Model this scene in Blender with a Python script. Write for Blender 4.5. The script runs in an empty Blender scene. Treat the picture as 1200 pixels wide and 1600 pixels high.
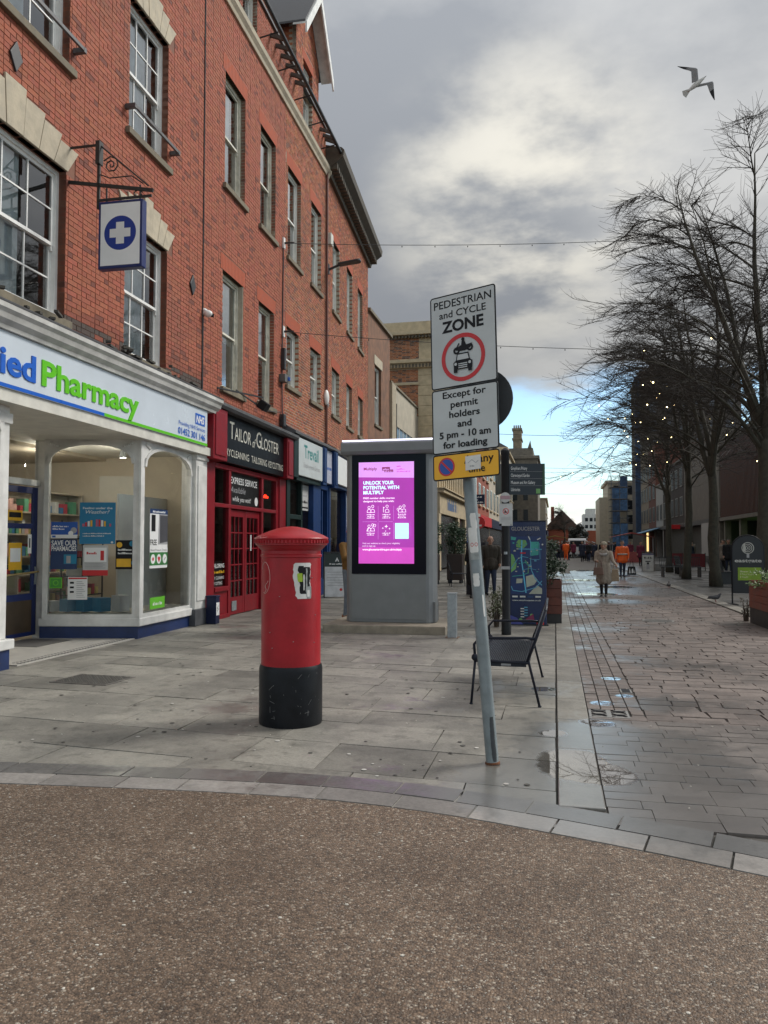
import bpy, math, random
from mathutils import Vector, Matrix, noise as mnoise
R = math.radians
random.seed(7)
scene = bpy.context.scene
COL = scene.collection
# ---------------------------------------------------------------- camera
cd = bpy.data.cameras.new('camera'); cam = bpy.data.objects.new('camera', cd); COL.objects.link(cam)
cd.sensor_fit = 'HORIZONTAL'; cd.sensor_width = 36; cd.lens = 1202/1200*36
cd.clip_start = .05; cd.clip_end = 3000
cam.location = (0, 0, 1.5)
cam.rotation_euler = (R(90+2.38), 0, R(12.52))
scene.camera = cam
# ---------------------------------------------------------------- node helpers
def node(nt, typ, ins=None, **kw):
    n = nt.nodes.new('ShaderNode'+typ)
    for k, v in kw.items(): setattr(n, k, v)
    for k, v in (ins or {}).items():
        s = n.inputs[k]
        if isinstance(v, bpy.types.NodeSocket): nt.links.new(v, s)
        else: s.default_value = v
    return n
def math_(nt, op, a, b=0., clamp=False):
    return node(nt, 'Math', {0: a, 1: b}, operation=op, use_clamp=clamp).outputs[0]
def mixc(nt, f, a, b, blend='MIX'):
    n = node(nt, 'Mix', {0: f, 6: a, 7: b}, data_type='RGBA', blend_type=blend); return n.outputs[2]
def sstep(nt, x, lo, hi, a=0., b=1.):
    return node(nt, 'MapRange', {0: x, 1: lo, 2: hi, 3: a, 4: b}, interpolation_type='SMOOTHSTEP').outputs[0]
def noise(nt, vec, scale, detail=4, rough=.55):
    return node(nt, 'TexNoise', {'Vector': vec, 'Scale': scale, 'Detail': detail, 'Roughness': rough}).outputs[0]
def c4(c): return (c[0], c[1], c[2], 1.)
# ---------------------------------------------------------------- sky
SUN_AZ, SUN_EL = R(55), R(40)          # azimuth from +Y towards +X
w = bpy.data.worlds.new('World'); scene.world = w; w.use_nodes = True
nt = w.node_tree; nt.nodes.clear()
tc = node(nt, 'TexCoord').outputs['Generated']
sep = node(nt, 'SeparateXYZ', {0: tc}); z = math_(nt, 'MAXIMUM', sep.outputs[2], 0.)
zz = math_(nt, 'ADD', z, .16)
px = math_(nt, 'DIVIDE', sep.outputs[0], zz); py = math_(nt, 'DIVIDE', sep.outputs[1], zz)
cv = node(nt, 'CombineXYZ', {0: px, 1: py, 2: 0.}).outputs[0]
cv2 = node(nt, 'VectorMath', {0: cv, 1: (3.7, 1.9, 0)}, operation='ADD').outputs[0]
n1 = noise(nt, cv2, .9, 7, .52); n2 = noise(nt, cv2, 2.6, 6, .55); n3 = noise(nt, cv2, .45, 3, .5)
sky = node(nt, 'TexSky', sky_type='NISHITA', sun_disc=False, sun_elevation=SUN_EL, sun_rotation=SUN_AZ, air_density=1.2, dust_density=.6)
blue = mixc(nt, 1., sky.outputs[0], (.085, .100, .113, 1), 'MULTIPLY')
nn = math_(nt, 'ADD', math_(nt, 'MULTIPLY', n1, .62), math_(nt, 'MULTIPLY', n2, .38))
tone = sstep(nt, nn, .35, .67)
dkd = node(nt, 'VectorMath', {0: tc, 1: Vector((-.19, .94, .47)).normalized()}, operation='DOT_PRODUCT').outputs['Value']
tone = math_(nt, 'SUBTRACT', tone, math_(nt, 'MULTIPLY', sstep(nt, math_(nt, 'ADD', dkd, math_(nt, 'MULTIPLY', n2, .03)), .965, 1.01), .55), True)
cloud = mixc(nt, tone, (.155, .165, .181, 1), (.325, .326, .322, 1))
# the thin bright break in the cloud ahead
gl = node(nt, 'VectorMath', {0: tc, 1: Vector((-.035, .97, .43)).normalized()}, operation='DOT_PRODUCT').outputs['Value']
glow = math_(nt, 'MULTIPLY', sstep(nt, gl, .978, 1.), sstep(nt, n2, .40, .62))
cloud = mixc(nt, math_(nt, 'MULTIPLY', glow, .75), cloud, (.47, .45, .395, 1))
cie = math_(nt, 'ADD', math_(nt, 'MULTIPLY', z, 1.5), .6)
cloud = mixc(nt, 1., cloud, node(nt, 'CombineXYZ', {0: cie, 1: cie, 2: cie}).outputs[0], 'MULTIPLY')
low = mixc(nt, sstep(nt, n2, .4, .6), (.62, .61, .57, 1), (.46, .5, .52, 1))
edge = math_(nt, 'ADD', z, math_(nt, 'MULTIPLY', math_(nt, 'SUBTRACT', n3, .5), .09))
edge = math_(nt, 'ADD', edge, math_(nt, 'MULTIPLY', math_(nt, 'SUBTRACT', n2, .5), .10))
c1 = mixc(nt, sstep(nt, edge, .03, .085), low, blue)
c2 = mixc(nt, sstep(nt, edge, .18, .225), c1, cloud)
bg = node(nt, 'Background', {0: c2, 1: 1.0})
nt.links.new(bg.outputs[0], node(nt, 'OutputWorld').inputs[0])
# ---------------------------------------------------------------- sun (veiled by cloud) and exposure
sl = bpy.data.lights.new('sun', 'SUN'); sl.energy = 1.5; sl.angle = R(20); sl.color = (1, .96, .9)
so = bpy.data.objects.new('sun', sl); COL.objects.link(so)
so.rotation_euler = Vector((-math.sin(SUN_AZ)*math.cos(SUN_EL), -math.cos(SUN_AZ)*math.cos(SUN_EL), -math.sin(SUN_EL))).to_track_quat('-Z', 'Y').to_euler()
vs = scene.view_settings; vs.view_transform = 'Standard'; vs.look = 'None'; vs.exposure = .82; vs.gamma = 1
scene.cycles.max_bounces = 6; scene.cycles.transparent_max_bounces = 24; scene.cycles.glossy_bounces = 3; scene.cycles.diffuse_bounces = 3
scene.cycles.caustics_reflective = False; scene.cycles.caustics_refractive = False
# ---------------------------------------------------------------- materials
MATS = {}
def M(name, col=(.5, .5, .5), rough=.6, var=.18, scale=6., bump=.0, bscale=None, metal=0., spec=.5, emit=0., attr=False, rnd=0., grime=0., coat=0.):
    if name in MATS: return MATS[name]
    m = bpy.data.materials.new(name); m.use_nodes = True; nt = m.node_tree; b = nt.nodes['Principled BSDF']
    tc = node(nt, 'TexCoord').outputs['Object']
    if attr: base = node(nt, 'Attribute', attribute_name='Col').outputs['Color']
    else:
        base = node(nt, 'RGB').outputs[0]; base.default_value = c4(col)
    if rnd:
        r = node(nt, 'ObjectInfo').outputs['Random']; k = sstep(nt, r, 0., 1., 1-rnd, 1+rnd)
        base = mixc(nt, 1., base, node(nt, 'CombineXYZ', {0: k, 1: k, 2: k}).outputs[0], 'MULTIPLY')
    n = noise(nt, tc, scale, 5, .6)
    if var:
        k = sstep(nt, n, .25, .75, 1-var, 1+var*.7)
        base = mixc(nt, 1., base, node(nt, 'CombineXYZ', {0: k, 1: k, 2: k}).outputs[0], 'MULTIPLY')
    if grime:
        g = noise(nt, node(nt, 'NewGeometry').outputs['Position'], .7, 6, .65)
        base = mixc(nt, sstep(nt, g, .5, .78, 0., grime), base, (.06, .05, .045, 1))
    nt.links.new(base, b.inputs['Base Color'])
    nt.links.new(sstep(nt, n, .2, .8, max(0.02, rough*.85), min(1, rough*1.15)), b.inputs['Roughness'])
    b.inputs['Metallic'].default_value = metal; b.inputs['Specular IOR Level'].default_value = spec
    if coat: b.inputs['Coat Weight'].default_value = coat
    if bump:
        h = noise(nt, tc, bscale or scale*6, 4, .65)
        nt.links.new(node(nt, 'Bump', {'Strength': bump, 'Distance': .01, 'Height': h}).outputs[0], b.inputs['Normal'])
    if emit:
        nt.links.new(base, b.inputs['Emission Color']); b.inputs['Emission Strength'].default_value = emit
    MATS[name] = m; return m
def glassmat(name, tint=(.9, .95, .95), rough=.0, f=1.0, clear=.9):
    if name in MATS: return MATS[name]
    m = bpy.data.materials.new(name); m.use_nodes = True; nt = m.node_tree; nt.nodes.clear()
    fr = node(nt, 'Fresnel', {'IOR': 1.52}).outputs[0]
    tr = node(nt, 'BsdfTransparent', {0: c4([t*clear for t in tint])})
    gnz = noise(nt, node(nt, 'TexCoord').outputs['Object'], 1.3, 2)
    gl = node(nt, 'BsdfGlossy', {'Color': (1, 1, 1, 1), 'Roughness': .02, 'Normal': node(nt, 'Bump', {'Strength': .012, 'Distance': .02, 'Height': gnz}).outputs[0]})
    mx = node(nt, 'MixShader', {0: math_(nt, 'MULTIPLY', fr, f, True), 1: tr.outputs[0], 2: gl.outputs[0]})
    nt.links.new(mx.outputs[0], node(nt, 'OutputMaterial').inputs[0])
    MATS[name] = m; return m
PUD = [(.30, 5.2, .8, 1.0), (.6, 5.9, .7, .7), (.5, 4.7, .7, .8), (.25, 6.3, .45, .7), (-.1, 5.0, .4, .6), (-.25, 7.9, .5, .45), (.95, 7.6, .45, .4), (-.2, 4.75, .5, .5), (1.4, 27., 2.2, .8), (1.8, 33., 2.6, .9), (1.6, 40., 3., .9), (2.4, 50., 5., 1.), (.9, 21., 1.2, .5), (2.9, 24.5, 1.3, .55)]
DEEP = [(.13, 5.3, .26), (.1, 5.62, .24), (.3, 5.25, .2), (-.03, 6.3, .12), (.33, 6.75, .16),  (.42, 7.6, .12), (.66, 8.0, .1), (-.12, 8.2, .14), (.6, 9.0, .12), (1.2, 24., .7), (1.9, 28., .9), (1.1, 33., 1.2), (2.6, 38., 1.3), (1.4, 45., 1.6)]
def wetmat(name, cols, bias=0., rough=.7, nscale=1.1, bump=.25, bscale=60., rnd=.14, puddles=True, attr=False, wetdark=.78):
    if name in MATS: return MATS[name]
    m = bpy.data.materials.new(name); m.use_nodes = True; nt = m.node_tree; b = nt.nodes['Principled BSDF']
    pos = node(nt, 'NewGeometry').outputs['Position']
    na = noise(nt, pos, nscale, 6, .62); nb = noise(nt, pos, 7., 5, .65); nc = noise(nt, pos, 45., 3, .7)
    base = mixc(nt, sstep(nt, na, .36, .62), c4(cols[0]), c4(cols[1]))
    base = mixc(nt, math_(nt, 'MULTIPLY', sstep(nt, nb, .48, .68), .6), base, c4(cols[2]))
    k = sstep(nt, nc, .25, .75, .84, 1.14)
    if attr: k = math_(nt, 'MULTIPLY', k, node(nt, 'Attribute', attribute_name='Col').outputs['Fac'])
    else: k = math_(nt, 'MULTIPLY', k, sstep(nt, node(nt, 'ObjectInfo').outputs['Random'], 0., 1., 1-rnd, 1+rnd))
    base = mixc(nt, 1., base, node(nt, 'CombineXYZ', {0: k, 1: k, 2: k}).outputs[0], 'MULTIPLY')
    wn = math_(nt, 'ADD', noise(nt, pos, .55, 5, .6), bias)
    wn = math_(nt, 'ADD', wn, math_(nt, 'MULTIPLY', math_(nt, 'SUBTRACT', nb, .5), .25))
    if puddles:
        for (x, y, r, s) in PUD:
            d = node(nt, 'VectorMath', {0: pos, 1: (x, y, 0)}, operation='DISTANCE').outputs['Value']
            wn = math_(nt, 'ADD', wn, sstep(nt, d, 0., r*1.6, s*.55, 0.))
    wet = sstep(nt, wn, .56, .74)
    pn = math_(nt, 'MULTIPLY', math_(nt, 'SUBTRACT', nb, .5), .5)
    for (x, y, r) in DEEP:
        d = node(nt, 'VectorMath', {0: pos, 1: (x, y, 0)}, operation='DISTANCE').outputs['Value']; pn = math_(nt, 'ADD', pn, sstep(nt, d, 0., r*1.7, 1., 0.))
    pool = sstep(nt, pn, .34, .6) if puddles else 0.
    nt.links.new(math_(nt, 'MAXIMUM', wet, pool), b.inputs['Coat Weight']); b.inputs['Coat Roughness'].default_value = .16; nt.links.new(node(nt, 'Mix', {0: pool, 2: 2.1, 3: 2.8}).outputs[0], b.inputs['Coat IOR'])
    nt.links.new(node(nt, 'Mix', {0: wet, 2: .45, 3: 1.0}).outputs[0], b.inputs['Specular IOR Level'])
    nt.links.new(node(nt, 'Mix', {0: pool, 2: 1.5, 3: 1.75}).outputs[0], b.inputs['IOR'])
    base = mixc(nt, wet, base, mixc(nt, 1., base, (wetdark, wetdark, wetdark, 1), 'MULTIPLY'))
    nt.links.new(base, b.inputs['Base Color'])
    ro = node(nt, 'Mix', {0: wet, 2: rough, 3: .3}).outputs[0]
    ro = node(nt, 'Mix', {0: pool, 2: ro, 3: .02}).outputs[0]; cr_ = node(nt, 'Mix', {0: pool, 2: .3, 3: .01}).outputs[0]; nt.links.new(cr_, b.inputs['Coat Roughness'])
    nt.links.new(ro, b.inputs['Roughness'])
    st = math_(nt, 'MULTIPLY', math_(nt, 'SUBTRACT', 1., pool), bump) if puddles else bump
    h = math_(nt, 'ADD', noise(nt, pos, bscale, 4, .7), math_(nt, 'MULTIPLY', nb, 1.5))
    nt.links.new(node(nt, 'Bump', {'Strength': st, 'Distance': .006, 'Height': h}).outputs[0], b.inputs['Normal'])
    MATS[name] = m; return m
# ---------------------------------------------------------------- geometry helpers
class MB:
    def __init__(s): s.v = []; s.f = []; s.m = []; s.c = []; s.cur = None
    def add(s, vs, fs, mi=0):
        o = len(s.v); s.v += [tuple(v) for v in vs]; s.f += [tuple(i+o for i in f) for f in fs]; s.m += [mi]*len(fs)
        if s.cur is not None: s.c += [s.cur]*len(vs)
        return s
    def box(s, x0, x1, y0, y1, z0, z1, mi=0, skip=''):
        vs = [(x0,y0,z0),(x1,y0,z0),(x1,y1,z0),(x0,y1,z0),(x0,y0,z1),(x1,y0,z1),(x1,y1,z1),(x0,y1,z1)]
        F = {'b': (0,3,2,1), 't': (4,5,6,7), 'f': (0,1,5,4), 'r': (1,2,6,5), 'k': (2,3,7,6), 'l': (3,0,4,7)}
        return s.add(vs, [F[k] for k in F if k not in skip], mi)
    def obox(s, c, size, rot=None, mi=0):
        a, b, d = size[0]/2, size[1]/2, size[2]/2
        rot = rot or Matrix.Identity(3); c = Vector(c)
        vs = [c+rot@Vector(p) for p in ((-a,-b,-d),(a,-b,-d),(a,b,-d),(-a,b,-d),(-a,-b,d),(a,-b,d),(a,b,d),(-a,b,d))]
        return s.add(vs, [(0,3,2,1),(4,5,6,7),(0,1,5,4),(1,2,6,5),(2,3,7,6),(3,0,4,7)], mi)
    def bar(s, p, q, w, h, mi=0):
        p, q = Vector(p), Vector(q); d = q-p; L = d.length
        rot = d.to_track_quat('X', 'Z').to_matrix()
        return s.obox((p+q)/2, (L, w, h), rot, mi)
    def tube(s, pts, r, n=8, mi=0, cap=True):
        pts = [Vector(p) for p in pts]; k = len(pts); rr = r if isinstance(r, (list, tuple)) else [r]*k
        vs = []; up = None
        for i, p in enumerate(pts):
            d = (pts[min(i+1, k-1)]-pts[max(i-1, 0)])
            d = d.normalized() if d.length > 1e-9 else Vector((0, 0, 1))
            if up is None: up = Vector((0, 0, 1)) if abs(d.z) < .9 else Vector((1, 0, 0))
            a = d.cross(up); a = a.normalized() if a.length > 1e-6 else d.orthogonal().normalized()
            b = a.cross(d); up = b
            for j in range(n):
                t = 2*math.pi*j/n; vs.append(p+(a*math.cos(t)+b*math.sin(t))*rr[i])
        fs = [(i*n+j, (i+1)*n+j, (i+1)*n+(j+1) % n, i*n+(j+1) % n) for i in range(k-1) for j in range(n)]
        if cap: fs += [tuple(range(n)), tuple((k-1)*n+j for j in reversed(range(n)))]
        return s.add(vs, fs, mi)
    def lathe(s, prof, n=24, mi=0, c=(0, 0, 0)):
        vs = []; k = len(prof)
        for r, z in prof:
            for j in range(n):
                t = 2*math.pi*j/n; vs.append((c[0]+r*math.cos(t), c[1]+r*math.sin(t), c[2]+z))
        fs = [(i*n+j, i*n+(j+1) % n, (i+1)*n+(j+1) % n, (i+1)*n+j) for i in range(k-1) for j in range(n)]
        fs += [tuple(reversed(range(n))), tuple((k-1)*n+j for j in range(n))]
        return s.add(vs, fs, mi)
    def prism(s, poly, off, mi=0):
        n = len(poly); off = Vector(off); vs = [Vector(p) for p in poly]; vs += [p+off for p in vs]
        nrm = Vector((0, 0, 0))
        for i in range(n): nrm += vs[i].cross(vs[(i+1) % n])
        fl = nrm.dot(off) > 0
        fs = [tuple(range(n)) if not fl else tuple(reversed(range(n))), tuple(range(2*n-1, n-1, -1)) if not fl else tuple(range(n, 2*n))]
        for i in range(n):
            j = (i+1) % n; fs.append((i, j, n+j, n+i) if fl else (j, i, n+i, n+j))
        return s.add(vs, fs, mi)
    def ball(s, c, r, nu=12, nv=8, mi=0, rot=None):
        r = r if isinstance(r, (tuple, list)) else (r, r, r); vs = []; c = Vector(c)
        def P(x, y, z):
            p = Vector((x*r[0], y*r[1], z*r[2])); return c+(rot@p if rot else p)
        vs.append(P(0, 0, -1))
        for i in range(1, nv):
            a = -math.pi/2+math.pi*i/nv
            for j in range(nu): t = 2*math.pi*j/nu; vs.append(P(math.cos(a)*math.cos(t), math.cos(a)*math.sin(t), math.sin(a)))
        vs.append(P(0, 0, 1)); L = len(vs)-1
        fs = [(0, 1+(j+1) % nu, 1+j) for j in range(nu)]
        for i in range(nv-2):
            for j in range(nu): fs.append((1+i*nu+j, 1+i*nu+(j+1) % nu, 1+(i+1)*nu+(j+1) % nu, 1+(i+1)*nu+j))
        fs += [(L, 1+(nv-2)*nu+j, 1+(nv-2)*nu+(j+1) % nu) for j in range(nu)]
        return s.add(vs, fs, mi)
    def mesh(s, name, mats, smooth=False):
        me = bpy.data.meshes.new(name); me.from_pydata(s.v, [], s.f)
        for m in (mats if isinstance(mats, (list, tuple)) else [mats]): me.materials.append(m)
        if any(s.m): me.polygons.foreach_set('material_index', s.m)
        if s.c and len(s.c) == len(s.v):
            at = me.color_attributes.new('Col', 'FLOAT_COLOR', 'POINT')
            at.data.foreach_set('color', [x for c in s.c for x in (c[0], c[1], c[2], 1.)])
        if smooth: me.polygons.foreach_set('use_smooth', [True]*len(me.polygons))
        me.update(); return me
    def build(s, name, mats, parent=None, smooth=False, bevel=0., kind=None, auto=False):
        o = bpy.data.objects.new(name, s.mesh(name, mats, smooth or auto)); COL.objects.link(o)
        if parent: o.parent = parent
        if auto: o.data.set_sharp_from_angle(angle=R(38))
        if bevel:
            b = o.modifiers.new('bevel', 'BEVEL'); b.width = bevel; b.segments = 2; b.limit_method = 'ANGLE'; b.angle_limit = R(40)
        if kind: o['kind'] = kind
        return o
def T(name, label, cat, loc=(0, 0, 0), rz=0., group=None):
    o = bpy.data.objects.new(name, None); COL.objects.link(o); o.location = loc; o.rotation_euler = (0, 0, rz)
    o.empty_display_size = .1; o['label'] = label; o['category'] = cat
    if group: o['group'] = group
    return o
def tag(o, label, cat, group=None):
    o['label'] = label; o['category'] = cat
    if group: o['group'] = group
    return o
def copy_tree(o, parent=None):
    c = o.copy(); COL.objects.link(c); c.parent = parent
    for ch in list(o.children): copy_tree(ch, c)
    return c
_tx = {}
def text_geo(t, bold=0., font=None, shear=0.):
    key = (t, bold, shear)
    if key in _tx: return _tx[key]
    cu = bpy.data.curves.new('t', 'FONT'); cu.body = t; cu.size = 1; cu.offset = bold; cu.resolution_u = 3; cu.shear = shear
    cu.fill_mode = 'FRONT'
    ob = bpy.data.objects.new('t', cu)
    me = ob.to_mesh(); vs = [(v.co.x, v.co.y) for v in me.vertices]; fs = [tuple(p.vertices) for p in me.polygons]
    ob.to_mesh_clear(); bpy.data.objects.remove(ob); bpy.data.curves.remove(cu)
    _tx[key] = (vs, fs); return vs, fs
class Flat:
    """Flat print on a plane: origin O (lower left), right Rv, up Uv."""
    def __init__(s, O, Rv, Uv, step=.0008):
        s.O = Vector(O); s.R = Vector(Rv).normalized(); s.U = Vector(Uv).normalized(); s.N = s.R.cross(s.U); s.mb = MB(); s.mats = []; s.k = 0; s.step = step
    def mi(s, m):
        if m not in s.mats: s.mats.append(m)
        return s.mats.index(m)
    def P(s, x, y, d=0.): return s.O+s.R*x+s.U*y+s.N*d
    def lay(s): s.k += 1; return s.k*s.step
    def base(s, w, h, t, m):
        vs = [s.P(x, y, d) for d in (-t, 0) for x, y in ((0, 0), (w, 0), (w, h), (0, h))]
        s.mb.add(vs, [(4,5,6,7),(3,2,1,0),(0,1,5,4),(1,2,6,5),(2,3,7,6),(3,0,4,7)], s.mi(m)); return s
    def poly(s, pts, m, d=None):
        d = d or s.lay(); s.mb.add([s.P(x, y, d) for x, y in pts], [tuple(range(len(pts)))], s.mi(m)); return s
    def rect(s, x0, y0, x1, y1, m, d=None): return s.poly([(x0, y0), (x1, y0), (x1, y1), (x0, y1)], m, d)
    def disc(s, x, y, r, m, ry=None, n=28): ry = ry or r; return s.poly([(x+r*math.cos(2*math.pi*i/n), y+ry*math.sin(2*math.pi*i/n)) for i in range(n)], m)
    def ring(s, x, y, r0, r1, m, n=32):
        d = s.lay(); vs = [s.P(x+r*math.cos(2*math.pi*i/n), y+r*math.sin(2*math.pi*i/n), d) for r in (r0, r1) for i in range(n)]
        s.mb.add(vs, [(i, n+i, n+(i+1) % n, (i+1) % n) for i in range(n)], s.mi(m)); return s
    def line(s, pts, w, m):
        d = s.lay()
        for (a, b), (c, e) in zip(pts[:-1], pts[1:]):
            L = math.hypot(c-a, e-b) or 1e-6; nx, ny = -(e-b)/L*w/2, (c-a)/L*w/2
            s.poly([(a-nx, b-ny), (c-nx, e-ny), (c+nx, e+ny), (a+nx, b+ny)], m, d)
        return s
    def text(s, t, x, y, h, m, align='l', w=None, bold=0., raise_=0., shear=0.):
        if t[0] == '~':                                  # print too small to read in the photograph: a broken line of strokes
            rg_ = random.Random(int(h*1e4)+int(x*1e3)); W = w or h*3; q = x-{'l': 0, 'c': W/2, 'r': W}[align]; e = q+W; d = s.lay()
            while q < e:
                l = min(h*rg_.uniform(.25, .7), e-q); s.rect(q, y, q+l, y+h*rg_.choice((.6, .65, .95)), m, d); q += l+h*(.14 if rg_.random() < .8 else .5)
            return s
        vs, fs = text_geo(t, bold, None, shear)
        if not vs: return s
        x0 = min(v[0] for v in vs); x1 = max(v[0] for v in vs); sc = h/.70; sx = sc
        if w: sx = w/(x1-x0)
        W = (x1-x0)*sx; ox = x-{'l': 0, 'c': W/2, 'r': W}[align]; d = s.lay()+raise_
        s.mb.add([s.P(ox+(v[0]-x0)*sx, y+v[1]*sc, d) for v in vs], fs, s.mi(m))
        if raise_:
            # side walls so that raised letters have depth
            ed = {}
            for f in fs:
                for i in range(len(f)):
                    e = (f[i], f[(i+1) % len(f)]); k = (min(e), max(e)); ed[k] = None if k in ed else e
            V = lambda i, dd: s.P(ox+(vs[i][0]-x0)*sx, y+vs[i][1]*sc, dd)
            for e in ed.values():
                if e: s.mb.add([V(e[0], 0), V(e[1], 0), V(e[1], d), V(e[0], d)], [(0, 1, 2, 3)], s.mi(m))
        return s
    def build(s, name, parent=None, bevel=0.): return s.mb.build(name, s.mats, parent, bevel=bevel)
UP = (0, 0, 1)
# common materials
white = M('white_paint', (.84, .83, .80), .45, .1, 5, .1)
offwhite = M('cream_paint', (.66, .64, .57), .5, .14, 4, .12)
black = M('black_paint', (.010, .010, .012), .4, .2, 8, spec=.25)
darkmetal = M('dark_metal', (.03, .03, .033), .45, .25, 10, .1)
navy = M('navy', (.010, .016, .05), .45, .2, 5, spec=.3)
red_paint = M('red_paint', (.30, .012, .022), .35, .18, 6, .06)
steel = M('galvanised_steel', (.34, .37, .39), .5, .2, 14, .12, metal=.5)
glass = glassmat('window_glass', clear=1.0, f=3.0)
shopglass = glassmat('shop_glass', (.88, .91, .9), clear=.98, f=1.0)
dark = M('dark_interior', (.075, .07, .065), .9, .2, 3)
P_white = M('print_white', (.8, .8, .79), .45, .04); P_black = M('print_black', (.012, .012, .014), .5, .1, spec=.2)
P_red = M('print_red', (.55, .02, .025), .45, .08); P_blue = M('print_blue', (.02, .10, .42), .45, .08)
P_green = M('print_green', (.14, .5, .03), .45, .08); P_teal = M('print_teal', (.01, .20, .34), .45, .08)
P_yellow = M('print_yellow', (.75, .42, .02), .45, .1); P_grey = M('print_grey', (.35, .35, .36), .5, .1)
# ================================================================ GROUND
def struct(o): o['kind'] = 'structure'; return o
gm = wetmat('street_base', [(.10, .095, .088), (.15, .14, .125), (.08, .075, .07)], .04, .6, puddles=False)
struct(MB().add([(-500, -80, -.035), (500, -80, -.035), (500, 900, -.035), (-500, 900, -.035)], [(0, 1, 2, 3)]).build('ground', gm))
# edge of the brown road: a gentle curve
EDGE = [(-14, 1.9), (-9, 3.1), (-6, 3.85), (-3.4, 4.24), (-1.76, 4.40), (-.82, 4.36), (0, 4.13), (.92, 3.82), (2.2, 3.3), (4.5, 2.2), (8, .3), (12, -2.2)]
def edge_y(x):
    for (a, b), (c, d) in zip(EDGE[:-1], EDGE[1:]):
        if a <= x <= c:
            t = (x-a)/(c-a); return b+(d-b)*t
    return EDGE[0][1] if x < EDGE[0][0] else EDGE[-1][1]
def edge_s(x): return sum(edge_y(x+d) for d in (-.45, -.2, 0, .2, .45))/5
# brown aggregate road
m = bpy.data.materials.new('brown_aggregate'); m.use_nodes = True; nt = m.node_tree; b = nt.nodes['Principled BSDF']
pos = node(nt, 'NewGeometry').outputs['Position']
v1 = node(nt, 'TexVoronoi', {'Vector': pos, 'Scale': 92.}); v2 = node(nt, 'TexVoronoi', {'Vector': pos, 'Scale': 230.})
r1 = node(nt, 'SeparateColor', {0: v1.outputs['Color']}).outputs[0]; r2 = node(nt, 'SeparateColor', {0: v2.outputs['Color']}).outputs[1]
c = mixc(nt, r1, (.078, .050, .032, 1), (.41, .278, .184, 1))
c = mixc(nt, math_(nt, 'MULTIPLY', r2, .5), c, (.2, .143, .102, 1))
c = mixc(nt, sstep(nt, r1, .91, .97), c, (.56, .47, .37, 1))
c = mixc(nt, sstep(nt, r2, .955, .985), c, (.62, .58, .5, 1))
big = noise(nt, pos, 1.1, 5, .6); c = mixc(nt, sstep(nt, big, .42, .66, 0., .75), c, mixc(nt, 1., c, (.62, .58, .55, 1), 'MULTIPLY'))
dk = sstep(nt, v1.outputs['Distance'], .0, .55, 1., .55)
c = mixc(nt, 1., c, node(nt, 'CombineXYZ', {0: dk, 1: dk, 2: dk}).outputs[0], 'MULTIPLY')
nt.links.new(c, b.inputs['Base Color']); b.inputs['Roughness'].default_value = .62
hh = math_(nt, 'ADD', math_(nt, 'MULTIPLY', v1.outputs['Distance'], -1.), math_(nt, 'MULTIPLY', v2.outputs['Distance'], -.4))
nt.links.new(node(nt, 'Bump', {'Strength': .9, 'Distance': .006, 'Height': hh}).outputs[0], b.inputs['Normal'])
road_m = m
xs = [-14+.25*i for i in range(105)]
mb = MB()
for a, c_ in zip(xs[:-1], xs[1:]):
    mb.add([(a, -30, .004), (c_, -30, .004), (c_, edge_s(c_), .004), (a, edge_s(a), .004)], [(0, 1, 2, 3)])
struct(mb.build('road', road_m))
# loose pale chippings and litter specks on the road and paving
mb = MB(); rr = random.Random(5)
for i in range(420):
    x = rr.uniform(-5, 4); y = rr.uniform(1.2, 4.2) if i < 300 else rr.uniform(4.5, 9)
    if i < 300 and y > edge_s(x)-.05: continue
    s = rr.uniform(.003, .008); zz_ = .005 if i < 300 else .008
    mb.ball((x, y, zz_), (s*rr.uniform(.8, 1.7), s, s*.5), 5, 3)
o = mb.build('loose_chippings', M('chipping', (.58, .54, .47), .7, .2)); o['kind'] = 'stuff'; tag(o, 'pale loose chippings scattered over the brown road and paving', 'chippings')
# setts band along the road edge
band = struct(MB().add([(x, edge_s(x)+d, -.012) for x in xs for d in (0, .47)], [(2*i, 2*i+2, 2*i+3, 2*i+1) for i in range(len(xs)-1)]).build('sett_band', M('joint_mortar', (.09, .085, .075), .8, .2)))
dry = wetmat('sett_pale', [(.205, .19, .176), (.27, .25, .232), (.14, .13, .12)], .02, .6, 1.6, rnd=.2)
wets = wetmat('sett_dark', [(.12, .116, .112), (.16, .152, .145), (.09, .086, .083)], .10, .5, 1.6, rnd=.2)
for row in (0, 1):
    x = -8.5+row*.2; d0, d1 = (.006, .222) if row == 0 else (.236, .46)
    while x < 6:
        L = rr.uniform(.34, .5); a, c_ = x, x+L-.012; zt = .007+rr.uniform(-.002, .002)
        mb = MB(); N_ = 3; vs = []
        for zt_ in (-.02, zt):
            for d in (d0, d1):
                for i in range(N_+1):
                    xx = a+(c_-a)*i/N_; sl = (edge_s(xx+.05)-edge_s(xx-.05))/.1
                    vs.append((xx-sl*d*.7+rr.uniform(-.002, .002), edge_s(xx)+d*(1-.2*abs(sl)), zt_))
        k = N_+1
        fs = [(2*k+i, 2*k+i+1, 3*k+i+1, 3*k+i) for i in range(N_)]+[(i, i+1, 2*k+i+1, 2*k+i) for i in range(N_)]+[(k+i+1, k+i, 3*k+i, 3*k+i+1) for i in range(N_)]+[(k, 0, 2*k, 3*k), (N_, k+N_, 3*k+N_, 2*k+N_)]
        mb.add(vs, fs); mb.build('sett', dry if row == 0 else wets, band); x += L
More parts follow.
